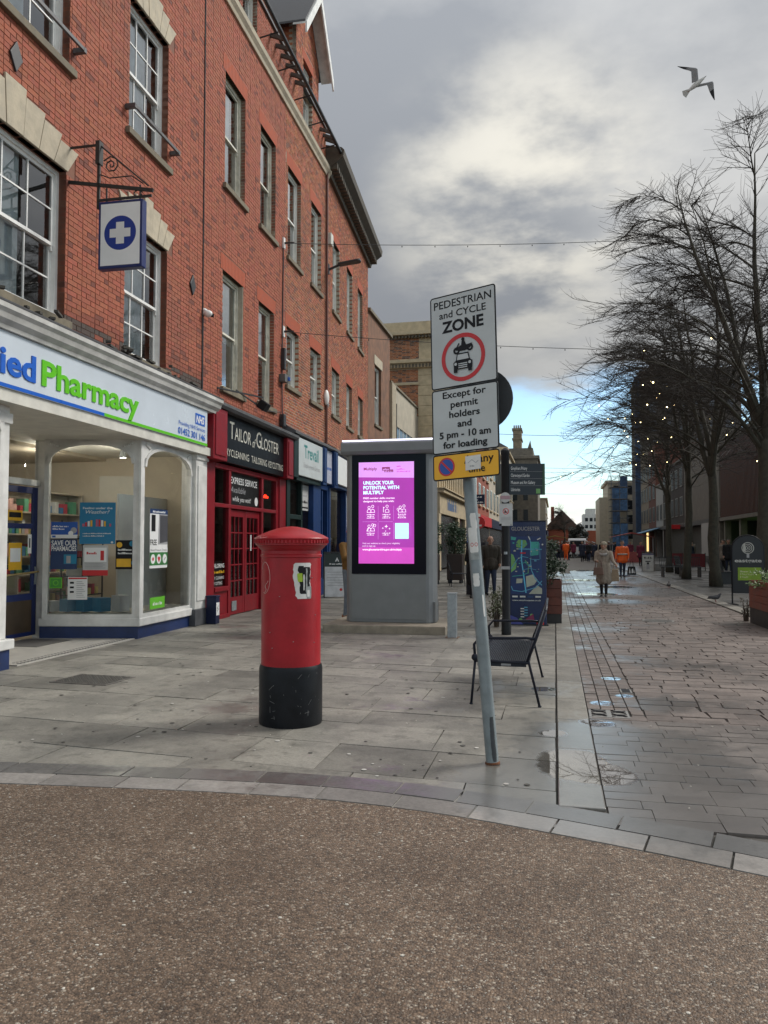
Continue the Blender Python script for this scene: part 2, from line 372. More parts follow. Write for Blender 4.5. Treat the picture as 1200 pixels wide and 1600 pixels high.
# ---------------- left pavement of stone slabs
pv = struct(MB().add([(-16, 2, -.014), (0, 2, -.014), (0, 130, -.014), (-16, 130, -.014)], [(0, 1, 2, 3)]).build('pavement', M('slab_joint', (.055, .052, .046), .85, .2)))
slab_m = wetmat('paving_slab', [(.165, .157, .138), (.25, .236, .205), (.10, .096, .082)], .02, .62, 1.3, .3, 40, .2)
slab_s = wetmat('paving_slab_far', [(.16, .152, .133), (.235, .222, .194), (.11, .104, .09)], .03, .62, 1.3, .3, 40, attr=True)
far = MB(); ns = 0; y = 3.2; TILT = -.085
rr = random.Random(11)
while y < 40:
    dep = rr.choice((.42, .5, .58, .62, .66)); x = -11.5-rr.random()
    while x < -.012:
        L = rr.choice((.62, .75, .9, 1.05, 1.2)); x1 = min(x+L, -.006)
        if -.006-x1 < .3: x1 = -.006
        g = .0045; zt = rr.uniform(-.0025, .003); tl = [rr.uniform(-.0025, .0025) for _ in range(4)]
        cy = y+TILT*(x+3)
        if cy+dep > edge_s(x)+.2 and (x1 > -8.6 or y > 8.5):
            A = [(x+g, y+g+TILT*(x+3)), (x1-g, y+g+TILT*(x1+3)), (x1-g, y+dep-g+TILT*(x1+3)), (x+g, y+dep-g+TILT*(x+3))]
            j = .004; A = [(p+rr.uniform(-j, j), q+rr.uniform(-j, j)) for p, q in A]
            A = [(min(p, -.005), q) for p, q in A]
            vs = [(p, q, -.03) for p, q in A]+[(p, q, zt+t) for (p, q), t in zip(A, tl)]
            fs = [(4, 5, 6, 7), (0, 1, 5, 4), (1, 2, 6, 5), (2, 3, 7, 6), (3, 0, 4, 7)]
            if ns < 300 and y > 4.2 and x1 > -8.2:
                o = MB().add(vs, fs).build('slab', slab_m, pv); ns += 1
            else:
                k = rr.uniform(.82, 1.15); far.cur = (k, k, k); far.add(vs, fs)
        x = x1
        if x >= -.007: break
    y += dep
far.build('slab_field', slab_s, pv, kind='stuff')
# manhole cover in the pavement
mh = T('manhole_cover', 'dark square chequered manhole cover set into the paving near the shop door', 'manhole cover', (-5.0, 7.68, .001), R(-4))
MB().box(-.36, .36, -.27, .27, -.02, .004).build('frame', M('manhole_frame', (.12, .11, .10), .6, .2), mh)
mb = MB().box(-.33, .33, -.24, .24, -.01, .0055)
for i in range(16):
    for j in range(11):
        mb.obox((-.31+.041*i, -.215+.043*j, .0065), (.03, .01, .005), Matrix.Rotation(R(45 if (i+j) % 2 else -45), 3, 'Z'))
mb.build('lid', M('manhole_lid', (.085, .08, .072), .5, .3, 20), mh)
mb = MB(); rg = random.Random(15)
for i in range(260):
    x, y = rg.uniform(-6.2, -.1), 4.9+rg.random()**1.5*14; r_ = rg.uniform(.008, .022); mb.lathe([(r_, 0), (r_*.9, .0012)], 8, rg.random() < .25, (x, y, .0045))
o = mb.build('gum_spots', [M('gum_dark', (.07, .066, .058), .7), M('gum_pale', (.5, .48, .44), .7)]); o['kind'] = 'stuff'; tag(o, 'flattened chewing gum spots on the stone paving', 'gum spots')
# ---------------- kerb (flush), channel and carriageway
kerb = struct(MB().box(0.004, .27, 4.1, 130, -.05, -.008).build('kerb', M('kerb_bed', (.07, .065, .06), .8, .2)))
kerb_m = wetmat('kerb_stone', [(.19, .178, .155), (.25, .235, .205), (.14, .13, .115)], .0, .6, 2.2, .3, 70, .1)
y = 4.56
rr = random.Random(3)
first = True
while y < 42:
    L = .42 if first else rr.uniform(.8, 1.1)
    zt = .012 if first else .006
    MB().box(.006, .268, y+.005, y+L-.005, -.03, zt).build('kerb_stone', kerb_m, kerb, bevel=.006); y += L; first = False
cw = struct(MB().box(.27, 3.92, 2, 130, -.06, -.014).build('carriageway', M('paver_joint', (.075, .068, .06), .8, .2)))
pav = wetmat('paver', [(.15, .122, .107), (.20, .165, .145), (.10, .082, .072)], .04, .55, 1.0, .3, 50, .2)
pavf = wetmat('paver_far', [(.145, .118, .104), (.19, .156, .138), (.095, .078, .068)], .06, .55, 1.0, .3, 50, attr=True)
smooth = wetmat('paver_smooth', [(.135, .117, .107), (.185, .162, .147), (.10, .087, .079)], .07, .45, .9, .12, 40, .1)
far = MB(); npv = 0
def paver(x0, x1, y0, y1, mat, g=.004, near=True, skew=0.):
    global npv
    zt = rr.uniform(-.003, .003); h = [zt+rr.uniform(-.0015, .0015) for _ in range(4)]
    A = [(x0+g, y0+g), (x1-g, y0+g), (x1-g+skew, y1-g), (x0+g+skew, y1-g)]
    vs = [(p, q, -.03) for p, q in A]+[(p, q, t) for (p, q), t in zip(A, h)]
    fs = [(4, 5, 6, 7), (0, 1, 5, 4), (1, 2, 6, 5), (2, 3, 7, 6), (3, 0, 4, 7)]
    if near and npv < 300: MB().add(vs, fs).build('paver', mat, cw); npv += 1
    else: k = rr.uniform(.78, 1.2); far.cur = (k, k, k); far.add(vs, fs)
y = 4.35                                        # near smooth rows
while y < 6.93:
    x = .29 if y > 4.72 else .28; x += -rr.random()*.2 if y > 4.6 else 0
    x = max(x, .275)
    while x < 4.6:
        L = rr.choice((.2, .24, .28, .34)); paver(x, x+L, y, y+.142, smooth, .0018); x += L
    y += .142
y = 6.95                                        # channel of narrow setts
for k in range(4):
    y = 7.3; x0 = .275+k*.12
    while y < 40:
        L = rr.uniform(.09, .14) if k < 3 else rr.uniform(.16, .26)
        if not (k < 3 and y < 7.3): paver(x0, x0+.116, y, y+L, pav, .004, near=y < 9.5)
        y += L
for k in range(2): paver(.64+k*0, .752, 6.96+k*.17, 7.13+k*.17, pav)
y = 6.95
while y < 46:
    dep = rr.uniform(.17, .24); x = .76-rr.random()*.15; x = max(x, .758)
    while x < 3.9:
        L = rr.uniform(.2, .42); x1 = min(x+L, 3.9)
        if 3.9-x1 < .12: x1 = 3.9
        paver(x, x1, y, y+dep, pav, .006, near=y < 11, skew=rr.uniform(-.02, .02)); x = x1
    y += dep
far.build('paver_field', pavf, cw, kind='stuff')
# drain grate
dg = T('drain_grate', 'small pale metal drain grate with cross slots at the street gutter', 'drain grate', (.45, 7.12, .002))
mb = MB().box(-.17, .17, -.15, .15, -.03, .003)
mb.build('plate', M('grate_metal', (.30, .29, .275), .45, .25, 20, metal=.3), dg)
mb = MB()
for cx in (-.085, .085):
    for cy in (-.07, .07):
        for s in (-1, 1):
            mb.tube([(cx-.06, cy+s*.042, .0045), (cx-.025, cy+s*.014, .0045), (cx+.025, cy+s*.014, .0045), (cx+.06, cy+s*.042, .0045)], .009, 5)
mb.build('slots', black, dg)
sv = T('stopcock_cover', 'small wet rectangular stopcock cover in the gutter setts', 'utility cover', (.69, 8.25, .003))
MB().box(-.055, .055, -.1, .1, -.02, .002).build('frame', M('grate_metal', (.3, .29, .27)), sv)
mb = MB()
for i in range(5): mb.box(-.04, .04, -.085+.036*i, -.067+.036*i, 0, .006)
mb.build('lid', darkmetal, sv)
mh2 = T('round_manhole', 'round iron manhole cover in the middle of the street pavers', 'manhole cover', (1.95, 15.9, .002))
MB().lathe([(.3, -.02), (.3, .004), (.27, .004), (.27, .002)], 28).build('frame', M('grate_metal', (.3, .29, .27)), mh2)
MB().lathe([(.26, -.02), (.26, .005)], 28).build('lid', M('manhole_lid', (.085, .08, .072)), mh2)
# ---------------- right pavement
rp = struct(MB().box(3.92, 40, 2, 130, -.06, -.012).build('pavement_right', M('slab_joint', (.055, .052, .046))))
far = MB(); y = 3
rm = wetmat('right_slab', [(.10, .095, .086), (.14, .132, .118), (.08, .075, .067)], .09, .5, .9, .2, 40, attr=True)
while y < 70:
    x = 4.24-rr.random()*.3; dep = rr.choice((.5, .6, .7)); x = max(x, 4.24)
    while x < 12.5:
        L = rr.choice((.6, .75, .9)); k = rr.uniform(.85, 1.15); far.cur = (k, k, k); far.box(x+.004, x+L-.004, y+.004, y+dep-.004, -.04, rr.uniform(-.002, .003), skip='b'); x += L
    y += dep
far.build('slab_field', rm, rp, kind='stuff')
kr = struct(MB().box(3.925, 4.23, 2, 130, -.06, .003).build('kerb_right', M('kerb_right_bed', (.09, .085, .078), .8)))
y = 6
while y < 60:
    L = rr.uniform(.85, 1.05); MB().box(3.93, 4.225, y+.005, y+L-.005, -.03, .016).build('kerb_stone', kerb_m, kr); y += L
# ================================================================ LEFT BUILDINGS (local frame: x out to the street, y along it, z up)
def FR(x0, y0, adeg): return (x0, y0, 0), -R(adeg)
brick_m = M('brick', attr=True, rough=.85, var=.2, scale=14, bump=.35, bscale=90, grime=.36)
gauged = M('gauged_brick', (.42, .095, .045), .85, .15, 10, .2, 60, grime=.25)
stone_m = M('dressed_stone', (.50, .43, .32), .8, .2, 5, .3, 40, grime=.25)
sill_m = M('sill_stone', (.20, .17, .12), .85, .3, 6, .3, 40, grime=.5)
lead = M('lead_flashing', (.10, .10, .105), .6, .3, 4, .3, 20)
curt = M('net_curtain', (.84, .85, .85), .9, .25, 3); blind = M('roller_blind', (.5, .49, .46), .85, .1)
def subtract(a, b, cuts):
    segs = [(a, b)]
    for c, d in cuts:
        ns_ = []
        for p, q in segs:
            if d <= p or c >= q: ns_.append((p, q)); continue
            if c > p: ns_.append((p, c))
            if d < q: ns_.append((d, q))
        segs = ns_
    return [(p, q) for p, q in segs if q-p > .02]
def brick_wall(parent, s0, s1, z0, z1, blocks, colfn, parts=0, seed=1, x=0., eye=None, slope=None, side=1, jt=.010):
    rg = random.Random(seed); allb = []; z = z0; row = 0
    while z < z1-.03:
        zt = min(z+.075-jt, z1); zc = z+.033
        cuts = [(a, b) for a, b, c, d in blocks if c < zc < d]
        lim = s1 if slope is None else min(s1, slope(zc))
        segs = subtract(s0, lim, cuts); u = s0-(.056 if row % 2 else .169); k = row
        marks = []
        while u < lim:
            L = .215 if k % 2 == 0 else .1025; L -= jt-.010; marks.append((u, u+L)); u += L+jt+.0015; k += 1
        for a, b in marks:
            for p, q in segs:
                c, d = max(a, p), min(b, q)
                if d-c > .025: allb.append((c, d, z, zt))
        z += .075; row += 1
    if parts:
        allb.sort(key=lambda t: (((t[0]+t[1])/2-eye[0])**2+((t[2]+t[3])/2-eye[1])**2+eye[2]**2) if t[0] > eye[3] else 1e9)
    fs = [(0, 1, 5, 4), (1, 2, 6, 5), (2, 3, 7, 6), (3, 0, 4, 7), (4, 5, 6, 7)]
    mb = MB()
    for i, (a, b, c, d) in enumerate(allb):
        pr = x+rg.uniform(-.002, .003)*side
        bk = x-.105*side
        vs = [(bk, a, c), (bk, b, c), (bk, b, d), (bk, a, d), (pr, a, c), (pr, b, c), (pr, b, d), (pr, a, d)]
        col = colfn((a+b)/2, (c+d)/2, rg)
        t = mb if i >= parts else MB()
        t.cur = col; t.add(vs, fs if side == 1 else [tuple(reversed(f)) for f in fs])
        if i < parts: t.build('brick', brick_m, parent)
    mb.build('brickwork', brick_m, parent, kind='stuff')
def wall_face(name, parent, s0, s1, z0, z1, holes, mat, x=-.008, reveal=.16):
    S = sorted({s0, s1}|{v for h in holes for v in h[:2] if s0 < v < s1}); Z = sorted({z0, z1}|{v for h in holes for v in h[2:] if z0 < v < z1}); mb = MB()
    for a, b in zip(S[:-1], S[1:]):
        for c, d in zip(Z[:-1], Z[1:]):
            if any(h[0] <= a and b <= h[1] and h[2] <= c and d <= h[3] for h in holes): continue
            mb.add([(x, a, c), (x, b, c), (x, b, d), (x, a, d)], [(0, 1, 2, 3)])
    for a, b, c, d in holes:
        for p, q in (((a, c), (a, d)), ((a, d), (b, d)), ((b, d), (b, c)), ((b, c), (a, c))):
            mb.add([(x, *p), (x, *q), (x-reveal, *q), (x-reveal, *p)], [(0, 1, 2, 3)])
    return mb.build(name, mat, parent)
def body(name, parent, s0, s1, z1, mat, depth=7., x=-.3, top=True, z0=0.):
    mb = MB(); mb.box(x-depth, x, s0, s1, z0, z1, skip='r'+('' if top else 't')); return mb.build(name, mat, parent)
def sash(parent, s0, s1, z0, z1, nx, nz, fm, x=-.13, panes=True, fill=None, sill=True, sw=.05, curtain=True, seed=0, sillm=None):
    """timber sash window: outer frame, two sashes with bars, panes, sill"""
    rg = random.Random(seed+int(s0*100)); f = MB(); zm = (z0+z1)/2
    f.box(x-.09, x+.012, s0, s0+.06, z0, z1); f.box(x-.09, x+.012, s1-.06, s1, z0, z1); f.box(x-.09, x+.01, s0+.06, s1-.06, z1-.06, z1); f.box(x-.09, x+.02, s0+.06, s1-.06, z0, z0+.06)
    win = None; cells = []
    for k, (a, b, xo) in enumerate(((zm-.02, z1-.06, -.02), (z0+.06, zm+.02, -.055))):
        l, r = s0+.06, s1-.06
        f.box(x+xo-.035, x+xo, l, l+sw, a, b); f.box(x+xo-.035, x+xo, r-sw, r, a, b)
        f.box(x+xo-.034, x+xo-.001, l+sw, r-sw, b-sw*.9, b); f.box(x+xo-.034, x+xo-.001, l+sw, r-sw, a, a+sw*(1.4 if k else .9))
        la, ra, ba, ta = l+sw, r-sw, a+sw*(1.4 if k else .9), b-sw*.9
        for i in range(1, nx): c = la+(ra-la)*i/nx; f.box(x+xo-.028, x+xo-.003, c-.011, c+.011, ba, ta)
        for i in range(1, nz): c = ba+(ta-ba)*i/nz; f.box(x+xo-.027, x+xo-.004, la, ra, c-.011, c+.011)
        for i in range(nx):
            for j in range(nz): cells.append((x+xo-.016, la+(ra-la)*i/nx, la+(ra-la)*(i+1)/nx, ba+(ta-ba)*j/nz, ba+(ta-ba)*(j+1)/nz))
        if k == 0:
            for sgn in (l+sw*.5, r-sw*.5): f.box(x+xo-.03, x+xo-.004, sgn-.018, sgn+.018, a-.07, a)
    win = f.build('window', fm, parent)
    for (xx, a, b, c, d) in cells:
        tl = rg.uniform(-.004, .004)
        MB().add([(xx, a, c), (xx+tl, b, c), (xx+tl, b, d), (xx, a, d)], [(0, 1, 2, 3)]).build('pane', glass, win)
    if sill: MB().box(x-.05, .07, s0-.09, s1+.09, z0-.11, z0-.001).build('sill', sillm or sill_m, win, bevel=.008)
    if curtain:
        mb = MB(); t = rg.choice((0, 0, 0, 2)); wd = s1-s0
        n = 14
        def drape(a, b, zb, zt):
            vs = [(x-.14+.02*math.sin(i*1.9), a+(b-a)*i/n, zz) for zz in (zb, zt) for i in range(n+1)]
            mb.add(vs, [(i, i+1, n+2+i, n+1+i) for i in range(n)])
        if t == 0: drape(s0, s0+wd*.7, z0, z1)
        elif t == 1: drape(s0, s0+wd*.3, z0, z1); drape(s1-wd*.22, s1, z0, z1)
        else: drape(s0, s1, z0+(z1-z0)*.45, z1)
        mb.build('curtain', curt, win)
    return win
def soldier(parent, s0, s1, z, h=.33):
    mb = MB(); n = max(6, int((s1-s0+.2)/.075)); c = (s0+s1)/2
    for i in range(n):
        a = s0+(s1-s0)*i/n+.003; b = s0+(s1-s0)*(i+1)/n-.003; k = 1+.22/(s1-s0)
        vs = [(0, c+(a-c)*k, z), (0, c+(b-c)*k, z), (0, c+(b-c)*k*1.0, z+h), (0, c+(a-c)*k*1.0, z+h)]
        mb.prism([(-.1, *v[1:]) for v in vs], (.103, 0, 0))
    mb.build('flat_arch', gauged, parent)
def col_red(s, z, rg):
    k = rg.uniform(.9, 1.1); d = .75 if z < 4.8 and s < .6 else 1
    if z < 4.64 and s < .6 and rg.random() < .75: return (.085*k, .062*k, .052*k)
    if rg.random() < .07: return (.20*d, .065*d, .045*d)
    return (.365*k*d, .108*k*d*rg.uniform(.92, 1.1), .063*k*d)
def col_light(s, z, rg):
    k = rg.uniform(.68, 1.2)
    if rg.random() < .12: return (.22, .085, .06)
    return (.42*k, .135*k*rg.uniform(.85, 1.2), .070*k)
def voussoirs(parent, s0, s1, z):
    n = 7; c = (s0+s1)/2; hs = [.36, .45, .53, .62, .53, .45, .36]; fan = .24
    for i in range(n):
        a = s0+(s1-s0)*i/n; b = s0+(s1-s0)*(i+1)/n; f = lambda u: c+(u-c)*(1+2*fan/(s1-s0))
        g = .004; h = hs[i]
        # top of each block is level; its sides follow the fan
        ta, tb = a+(f(a)-a)*h/.36*.8, b+(f(b)-b)*h/.36*.8
        if i == 0: ta = f(a)
        if i == n-1: tb = f(b)
        MB().prism([(-.1, a+g, z), (-.1, b-g, z), (-.1, tb-g, z+h), (-.1, ta+g, z+h)], (.125+.006*(i == 3), 0, 0)).build('voussoir', stone_m, parent, bevel=.006)
AL, ARZ = FR(-6.6, 13, -1.2)
# ---------------------------------------------------------------- A: pharmacy building
A = T('brick_building', 'red brick building over the pharmacy with stone voussoir lintels and white sash windows', 'building', AL, ARZ)
mort_red = M('mortar_red', (.24, .115, .08), .95, .25, 5); mort_pale = M('mortar_pale', (.52, .455, .36), .95, .2, 8)
HA = [(-6.0, -3.8, 4.55, 6.62), (-2.26, -.87, 4.5, 6.62), (-5.95, -3.78, 8.1, 10.3), (-2.2, -.9, 8.1, 10.3), (-5.95, -3.78, 11.6, 13.4), (-2.2, -.9, 11.6, 13.4)]
blk = list(HA)
for h in HA: blk.append((h[0]-.2, h[1]+.2, h[3], h[3]+.36)); blk.append((h[0]+.25, h[1]-.25, h[3], h[3]+.52)); blk.append((h[0]-.1, h[1]+.1, h[2]-.11, h[2]))
wall_face('wall', A, -9, .57, 4.3, 13.9, HA, mort_red)
body('shell', A, -9, .57, 13.9, dark, x=-1.6, z0=3.3)
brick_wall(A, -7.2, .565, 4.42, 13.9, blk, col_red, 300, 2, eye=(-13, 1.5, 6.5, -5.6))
for i, h in enumerate(HA):
    if i >= 4: sash(A, *h, 3, 2, white, seed=i, curtain=False, sillm=sill_m); continue
    wd = h[1]-h[0]; sash(A, *h, 4 if wd > 1.8 else 3, 2, white, seed=(0, 5, 2, 3)[i])
    voussoirs(A, h[0], h[1], h[3])
rail = M('iron_rail', (.09, .09, .095), .5, .3, 12)
for h in HA[2:4]:
    mb = MB(); mb.bar((.16, h[0]-.12, h[2]+.30), (.16, h[1]+.12, h[2]+.30), .035, .05)
    for s in (h[0]-.1, h[1]+.1): mb.box(-.02, .18, s-.03, s+.03, h[2]+.26, h[2]+.33)
    mb.build('window_guard_rail', rail, A)
for s, z in ((.12, 6.35), (-4.9, 7.55)):      # pattress plates
    MB().prism([(0.0, s, z-.2), (0.0, s+.12, z), (0.0, s, z+.2), (0.0, s-.12, z)], (.03, 0, 0)).build('pattress_plate', darkmetal, A, bevel=.008)
MB().tube([(.012, .572, 4.4), (.012, .572, 13.9)], .012, 6).build('downpipe', darkmetal, A)
# fascia, cornice, soffit
MB().prism([(.04, -9, 3.975), (.34, -9, 3.975), (.35, -9, 4.02), (.41, -9, 4.07), (.43, -9, 4.13), (.47, -9, 4.17), (.47, -9, 4.23), (.04, -9, 4.27)], (0, 9.55, 0)).build('cornice', M('weathered_white', (.56, .55, .52), .6, .25, 3, .15, grime=.3), A)
MB().prism([(.475, -9, 4.232), (.48, -9, 4.255), (.05, -9, 4.46), (-.02, -9, 4.46), (-.02, -9, 4.275), (.04, -9, 4.275)], (0, 9.56, 0)).build('flashing', lead, A)
mb = MB(); rg = random.Random(9)
for i in range(30):
    s = rg.uniform(-6, .4); mb.obox((rg.uniform(.08, .42), s, 4.47-.42*rg.random()*.4), (.05*rg.random()+.03, rg.uniform(.06, .3), .03), Matrix.Rotation(rg.random(), 3, 'Z'))
mb.build('debris', M('debris', (.07, .065, .055), .9, .3), A, kind='stuff')
sign_w = M('sign_panel', (.62, .68, .74), .25, .05, 2); sign_edge = M('sign_edge', (.5, .53, .56), .4)
fas = MB().box(.03, .30, -9, .2, 3.31, 3.972).build('fascia_sign', sign_w, A, bevel=.01)
P_lime = M('letter_lime', (.13, .56, .015), .3, .05); P_nhs = M('letter_blue', (.015, .12, .55), .3, .05)
F = Flat((.3005, -9, 3.31), (0, 1, 0), UP)
F.rect(0, .004, 9.2, .05, P_nhs).rect(5.73, .0045, 9.199, .0505, P_lime)
F.text('Allied', 9-4.81, .165, .31, P_nhs, 'r', w=1.28, bold=.025, raise_=.012)
F.text('Pharmacy', 9-4.69, .165, .31, P_lime, 'l', w=2.36, bold=.025, raise_=.012)
F.rect(8.68, .35, 9.08, .55, P_nhs); F.text('NHS', 8.71, .385, .125, P_white, w=.34, bold=.035, shear=.2)
F.text('Providing NHS Services', 9.09, .245, .07, P_nhs, 'r', w=1.06); F.text('01452 301 146', 9.09, .085, .115, P_nhs, 'r', w=1.08, bold=.015)
F.build('lettering', fas)
shop_white = M('shop_white_paint', (.68, .67, .64), .5, .16, 4, .15, grime=.12)
MB().box(-2.2, .27, -9, .5, 3.16, 3.305).build('soffit', offwhite, A)
blue_riser = M('blue_riser', (.012, .03, .11), .45, .25, 5, .1); grey_riser = M('grey_riser', (.075, .078, .085), .6, .3, 5, .2)
# piers
mb = MB(); mb.box(-.12, .17, .02, .5, .3, 3.31); mb.box(-.12, .2, .0, .52, 3.06, 3.16); mb.box(.17, .19, .08, .44, .45, 2.95)
mb.build('pier', shop_white, A, bevel=.01)
MB().box(-.12, .2, -.02, .52, 0, .3).build('pier_plinth', grey_riser, A, bevel=.008)
mb = MB(); mb.box(-.2, .06, -5.12, -4.93, .36, 3.2); mb.box(-.2, .09, -5.15, -4.91, 2.95, 3.08); mb.box(-.25, .13, -9, -4.86, .24, .36)
mb.build('pier', shop_white, A, bevel=.012)
MB().box(-.25, .09, -9, -4.90, 0, .24).build('stall_riser', blue_riser, A)
def arch_window(parent, P0, P1, z0, z1, zs, stile=.07, th=.07, pane_mat=None, rail=.09):
    a, b = Vector((*P0, 0)), Vector((*P1, 0)); L = (b-a).length; d = (b-a).normalized(); n = Vector((d.y, -d.x, 0))
    def P(t, z, o=0.): return a+d*t+n*o+Vector((0, 0, z))
    mb = MB()
    def slab(pts): mb.prism([P(t, z, -th/2) for t, z in pts], n*th)
    slab([(0, z0), (stile, z0), (stile, zs), (0, zs)]); slab([(L-stile, z0), (L, z0), (L, zs), (L-stile, zs)])
    slab([(stile, z0), (L-stile, z0), (L-stile, z0+rail), (stile, z0+rail)])
    N_ = 12; rise = z1-zs-.06; cx = L/2; hw = L/2-stile
    arc = [(cx-hw*math.cos(math.pi*i/N_), zs+rise*math.sin(math.pi*i/N_)**.8) for i in range(N_+1)]
    slab([(0, zs), (stile, zs), arc[0], arc[1], (0, arc[1][1])])
    for (t0, q0), (t1, q1) in zip(arc[:-1], arc[1:]): slab([(t0, q0), (t1, q1), (t1, z1), (t0, z1)])
    slab([(0, zs), (stile, zs), (stile, z1), (0, z1)]); slab([(L-stile, zs), (L, zs), (L, z1), (L-stile, z1)])
    for i in range(N_):                                  # raised moulding round the arch
        mb.bar(P(*arc[i], th/2+.01), P(*arc[i+1], th/2+.01), .03, .05)
    for sx in (.1, L-.1):                                # carved spandrel scrolls
        for k in range(5): mb.ball(P(sx+(.03*k if sx < 1 else -.03*k), z1-.06-.012*k, th/2+.01), (.02, .03, .025), 6, 4)
    w_ = mb.build('shop_window', shop_white, parent)
    MB().add([P(stile*.5, z0+rail*.5), P(L-stile*.5, z0+rail*.5), P(L-stile*.5, z1-.03), P(stile*.5, z1-.03)], [(0, 1, 2, 3)]).build('pane', pane_mat or shopglass, w_)
    return w_, P, L
W1 = arch_window(A, (-1.36, -2.22), (.10, -1.92), .30, 3.16, 2.78, .075)
W2 = arch_window(A, (.12, -1.9), (.06, .02), .30, 3.16, 2.74, .07)
arch_window(A, (.05, -9.), (.05, -7.1), .30, 3.16, 2.85, .07); arch_window(A, (.05, -7.1), (.05, -5.06), .30, 3.16, 2.85, .07)
mb = MB(); mb.prism([(-1.42, -2.26, .2), (.17, -1.96, .2), (.13, .02, .2), (.02, .02, .2), (.05, -1.86, .2), (-1.4, -2.14, .2)], (0, 0, .13)); mb.build('window_sill', shop_white, A, bevel=.015)
mb = MB(); mb.prism([(-1.40, -2.24, 0), (.12, -1.93, 0), (.08, .0, 0), (0., .0, 0), (.02, -1.84, 0), (-1.4, -2.16, 0)], (0, 0, .2)); mb.build('stall_riser', blue_riser, A)
mb = MB(); mb.box(.06, .16, -1.96, -1.86, .3, 3.16); mb.tube([(.13, -1.93, .35), (.13, -1.93, 3.1)], .035, 8); mb.build('corner_post', shop_white, A)
# doorway: door, transom and lobby floor
mb = MB(); mb.box(-1.62, -1.5, -3.12, -2.98, 0, 3.16); mb.box(-1.62, -1.4, -2.12, -2.0, 0, 3.16); mb.box(-1.6, -1.5, -2.98, -2.12, 2.42, 2.52)
mb.build('door_frame', shop_white, A, bevel=.01)
db = M('door_blue', (.012, .025, .12), .4, .2, 6); d = MB(); X0, X1 = -1.585, -1.54
d.box(X0, X1, -2.96, -2.86, .06, 2.4); d.box(X0, X1, -2.24, -2.14, .06, 2.4)
for z0_, z1_ in ((.06, .12), (.62, .72), (1.74, 1.82), (2.3, 2.4)): d.box(X0+.002, X1-.002, -2.86, -2.24, z0_, z1_)
door = d.build('door', db, A)
MB().box(X0+.01, X1-.004, -2.858, -2.242, .12, .62).build('kick_plate', M('brown_kickplate', (.075, .05, .03), .4, .2), door)
for z0_, z1_ in ((.72, 1.74), (1.82, 2.3)): MB().add([(X0+.02, -2.86, z0_), (X0+.02, -2.24, z0_), (X0+.02, -2.24, z1_), (X0+.02, -2.86, z1_)], [(0, 1, 2, 3)]).build('pane', shopglass, door)
MB().tube([(X1+.04, -2.95, 1.02), (X1+.04, -2.15, 1.06)], .016, 8).build('push_bar', M('brass', (.55, .42, .2), .35, .1, metal=.8), door)
MB().box(X1, X1+.025, -2.2, -2.165, .86, 1.14).build('lock_plate', steel, door)
MB().add([(-1.56, -2.98, 2.52), (-1.56, -2.12, 2.52), (-1.56, -2.12, 3.16), (-1.56, -2.98, 3.16)], [(0, 1, 2, 3)]).build('transom_pane', shopglass, A)
tile = M('lobby_tile', (.45, .43, .39), .4, .15, 8); tdk = M('lobby_tile_dark', (.12, .115, .11), .5, .2)
MB().prism([(-1.5, -4.7, 0), (.05, -4.7, 0), (.08, -1.95, 0), (-1.5, -2.25, 0)], (0, 0, .016)).build('lobby_floor', tile, A)
mb = MB()
for i in range(38):
    s = -4.6+.07*i; mb.obox((.0, s, .0175), (.05, .05, .003), Matrix.Rotation(R(45), 3, 'Z')); mb.obox((-.1, s+.035, .0175), (.03, .03, .003), Matrix.Rotation(R(45), 3, 'Z'))
mb.box(-1.5, -.75, -3.2, -2.35, .0165, .022); mb.build('mosaic_border', tdk, A, kind='stuff')
MB().box(-1.62, -1.55, -9, -3.12, 0, 3.16).build('lobby_wall', offwhite, A)
# interior
cream_in = M('interior_cream', (.50, .43, .33), .7, .1, 2); mb = MB()
mb.box(-6.5, -6.4, -9, .5, 0, 3.16); mb.box(-6.4, -.14, .42, .5, 0, 3.16); mb.box(-6.4, -.1, -9, .42, -.01, .006); mb.box(-6.4, -1.9, -9, .42, 3.1, 3.16)
mb.build('interior_wall', cream_in, A)
MB().box(-.64, -.60, -1.3, .40, .0, 2.35).build('display_backing', M('display_white', (.62, .62, .6), .5, .05), A)
# lit spot lamps seen through the glass
for (x, s) in ((-.6, -1.2), (-1.9, -1.5), (-3.2, -2.5)):
    sp = T('spot_lamp', {-.6: 'lit ceiling spot lamp in the narrow pharmacy window', -1.9: 'lit ceiling spot lamp behind the wide pharmacy poster window', -3.2: 'lit ceiling spot lamp deepest inside the pharmacy, above the door'}[x], 'lamp', (0, 0, 0), 0, 'spot lamps inside the pharmacy')
    wp = Matrix.Translation(AL) @ Matrix.Rotation(ARZ, 4, 'Z') @ Vector((x, s, 3.0)); sp.location = wp
    MB().lathe([(.015, .1), (.05, .08), (.06, -.03), (.05, -.035)], 14).build('shade', steel, sp)
    MB().lathe([(.001, -.036), (.045, -.036), (.045, -.03), (.001, -.03)], 14).build('bulb', M('lamp_glow', (1, .93, .78), .5, 0, emit=9.), sp)
    pl = bpy.data.lights.new('spot_lamp_light', 'POINT'); pl.energy = 11; pl.color = (1, .93, .8); pl.shadow_soft_size = .05
    po = bpy.data.objects.new('spot_lamp_light', pl); COL.objects.link(po); po.parent = sp; po.location = (0, 0, -.12)
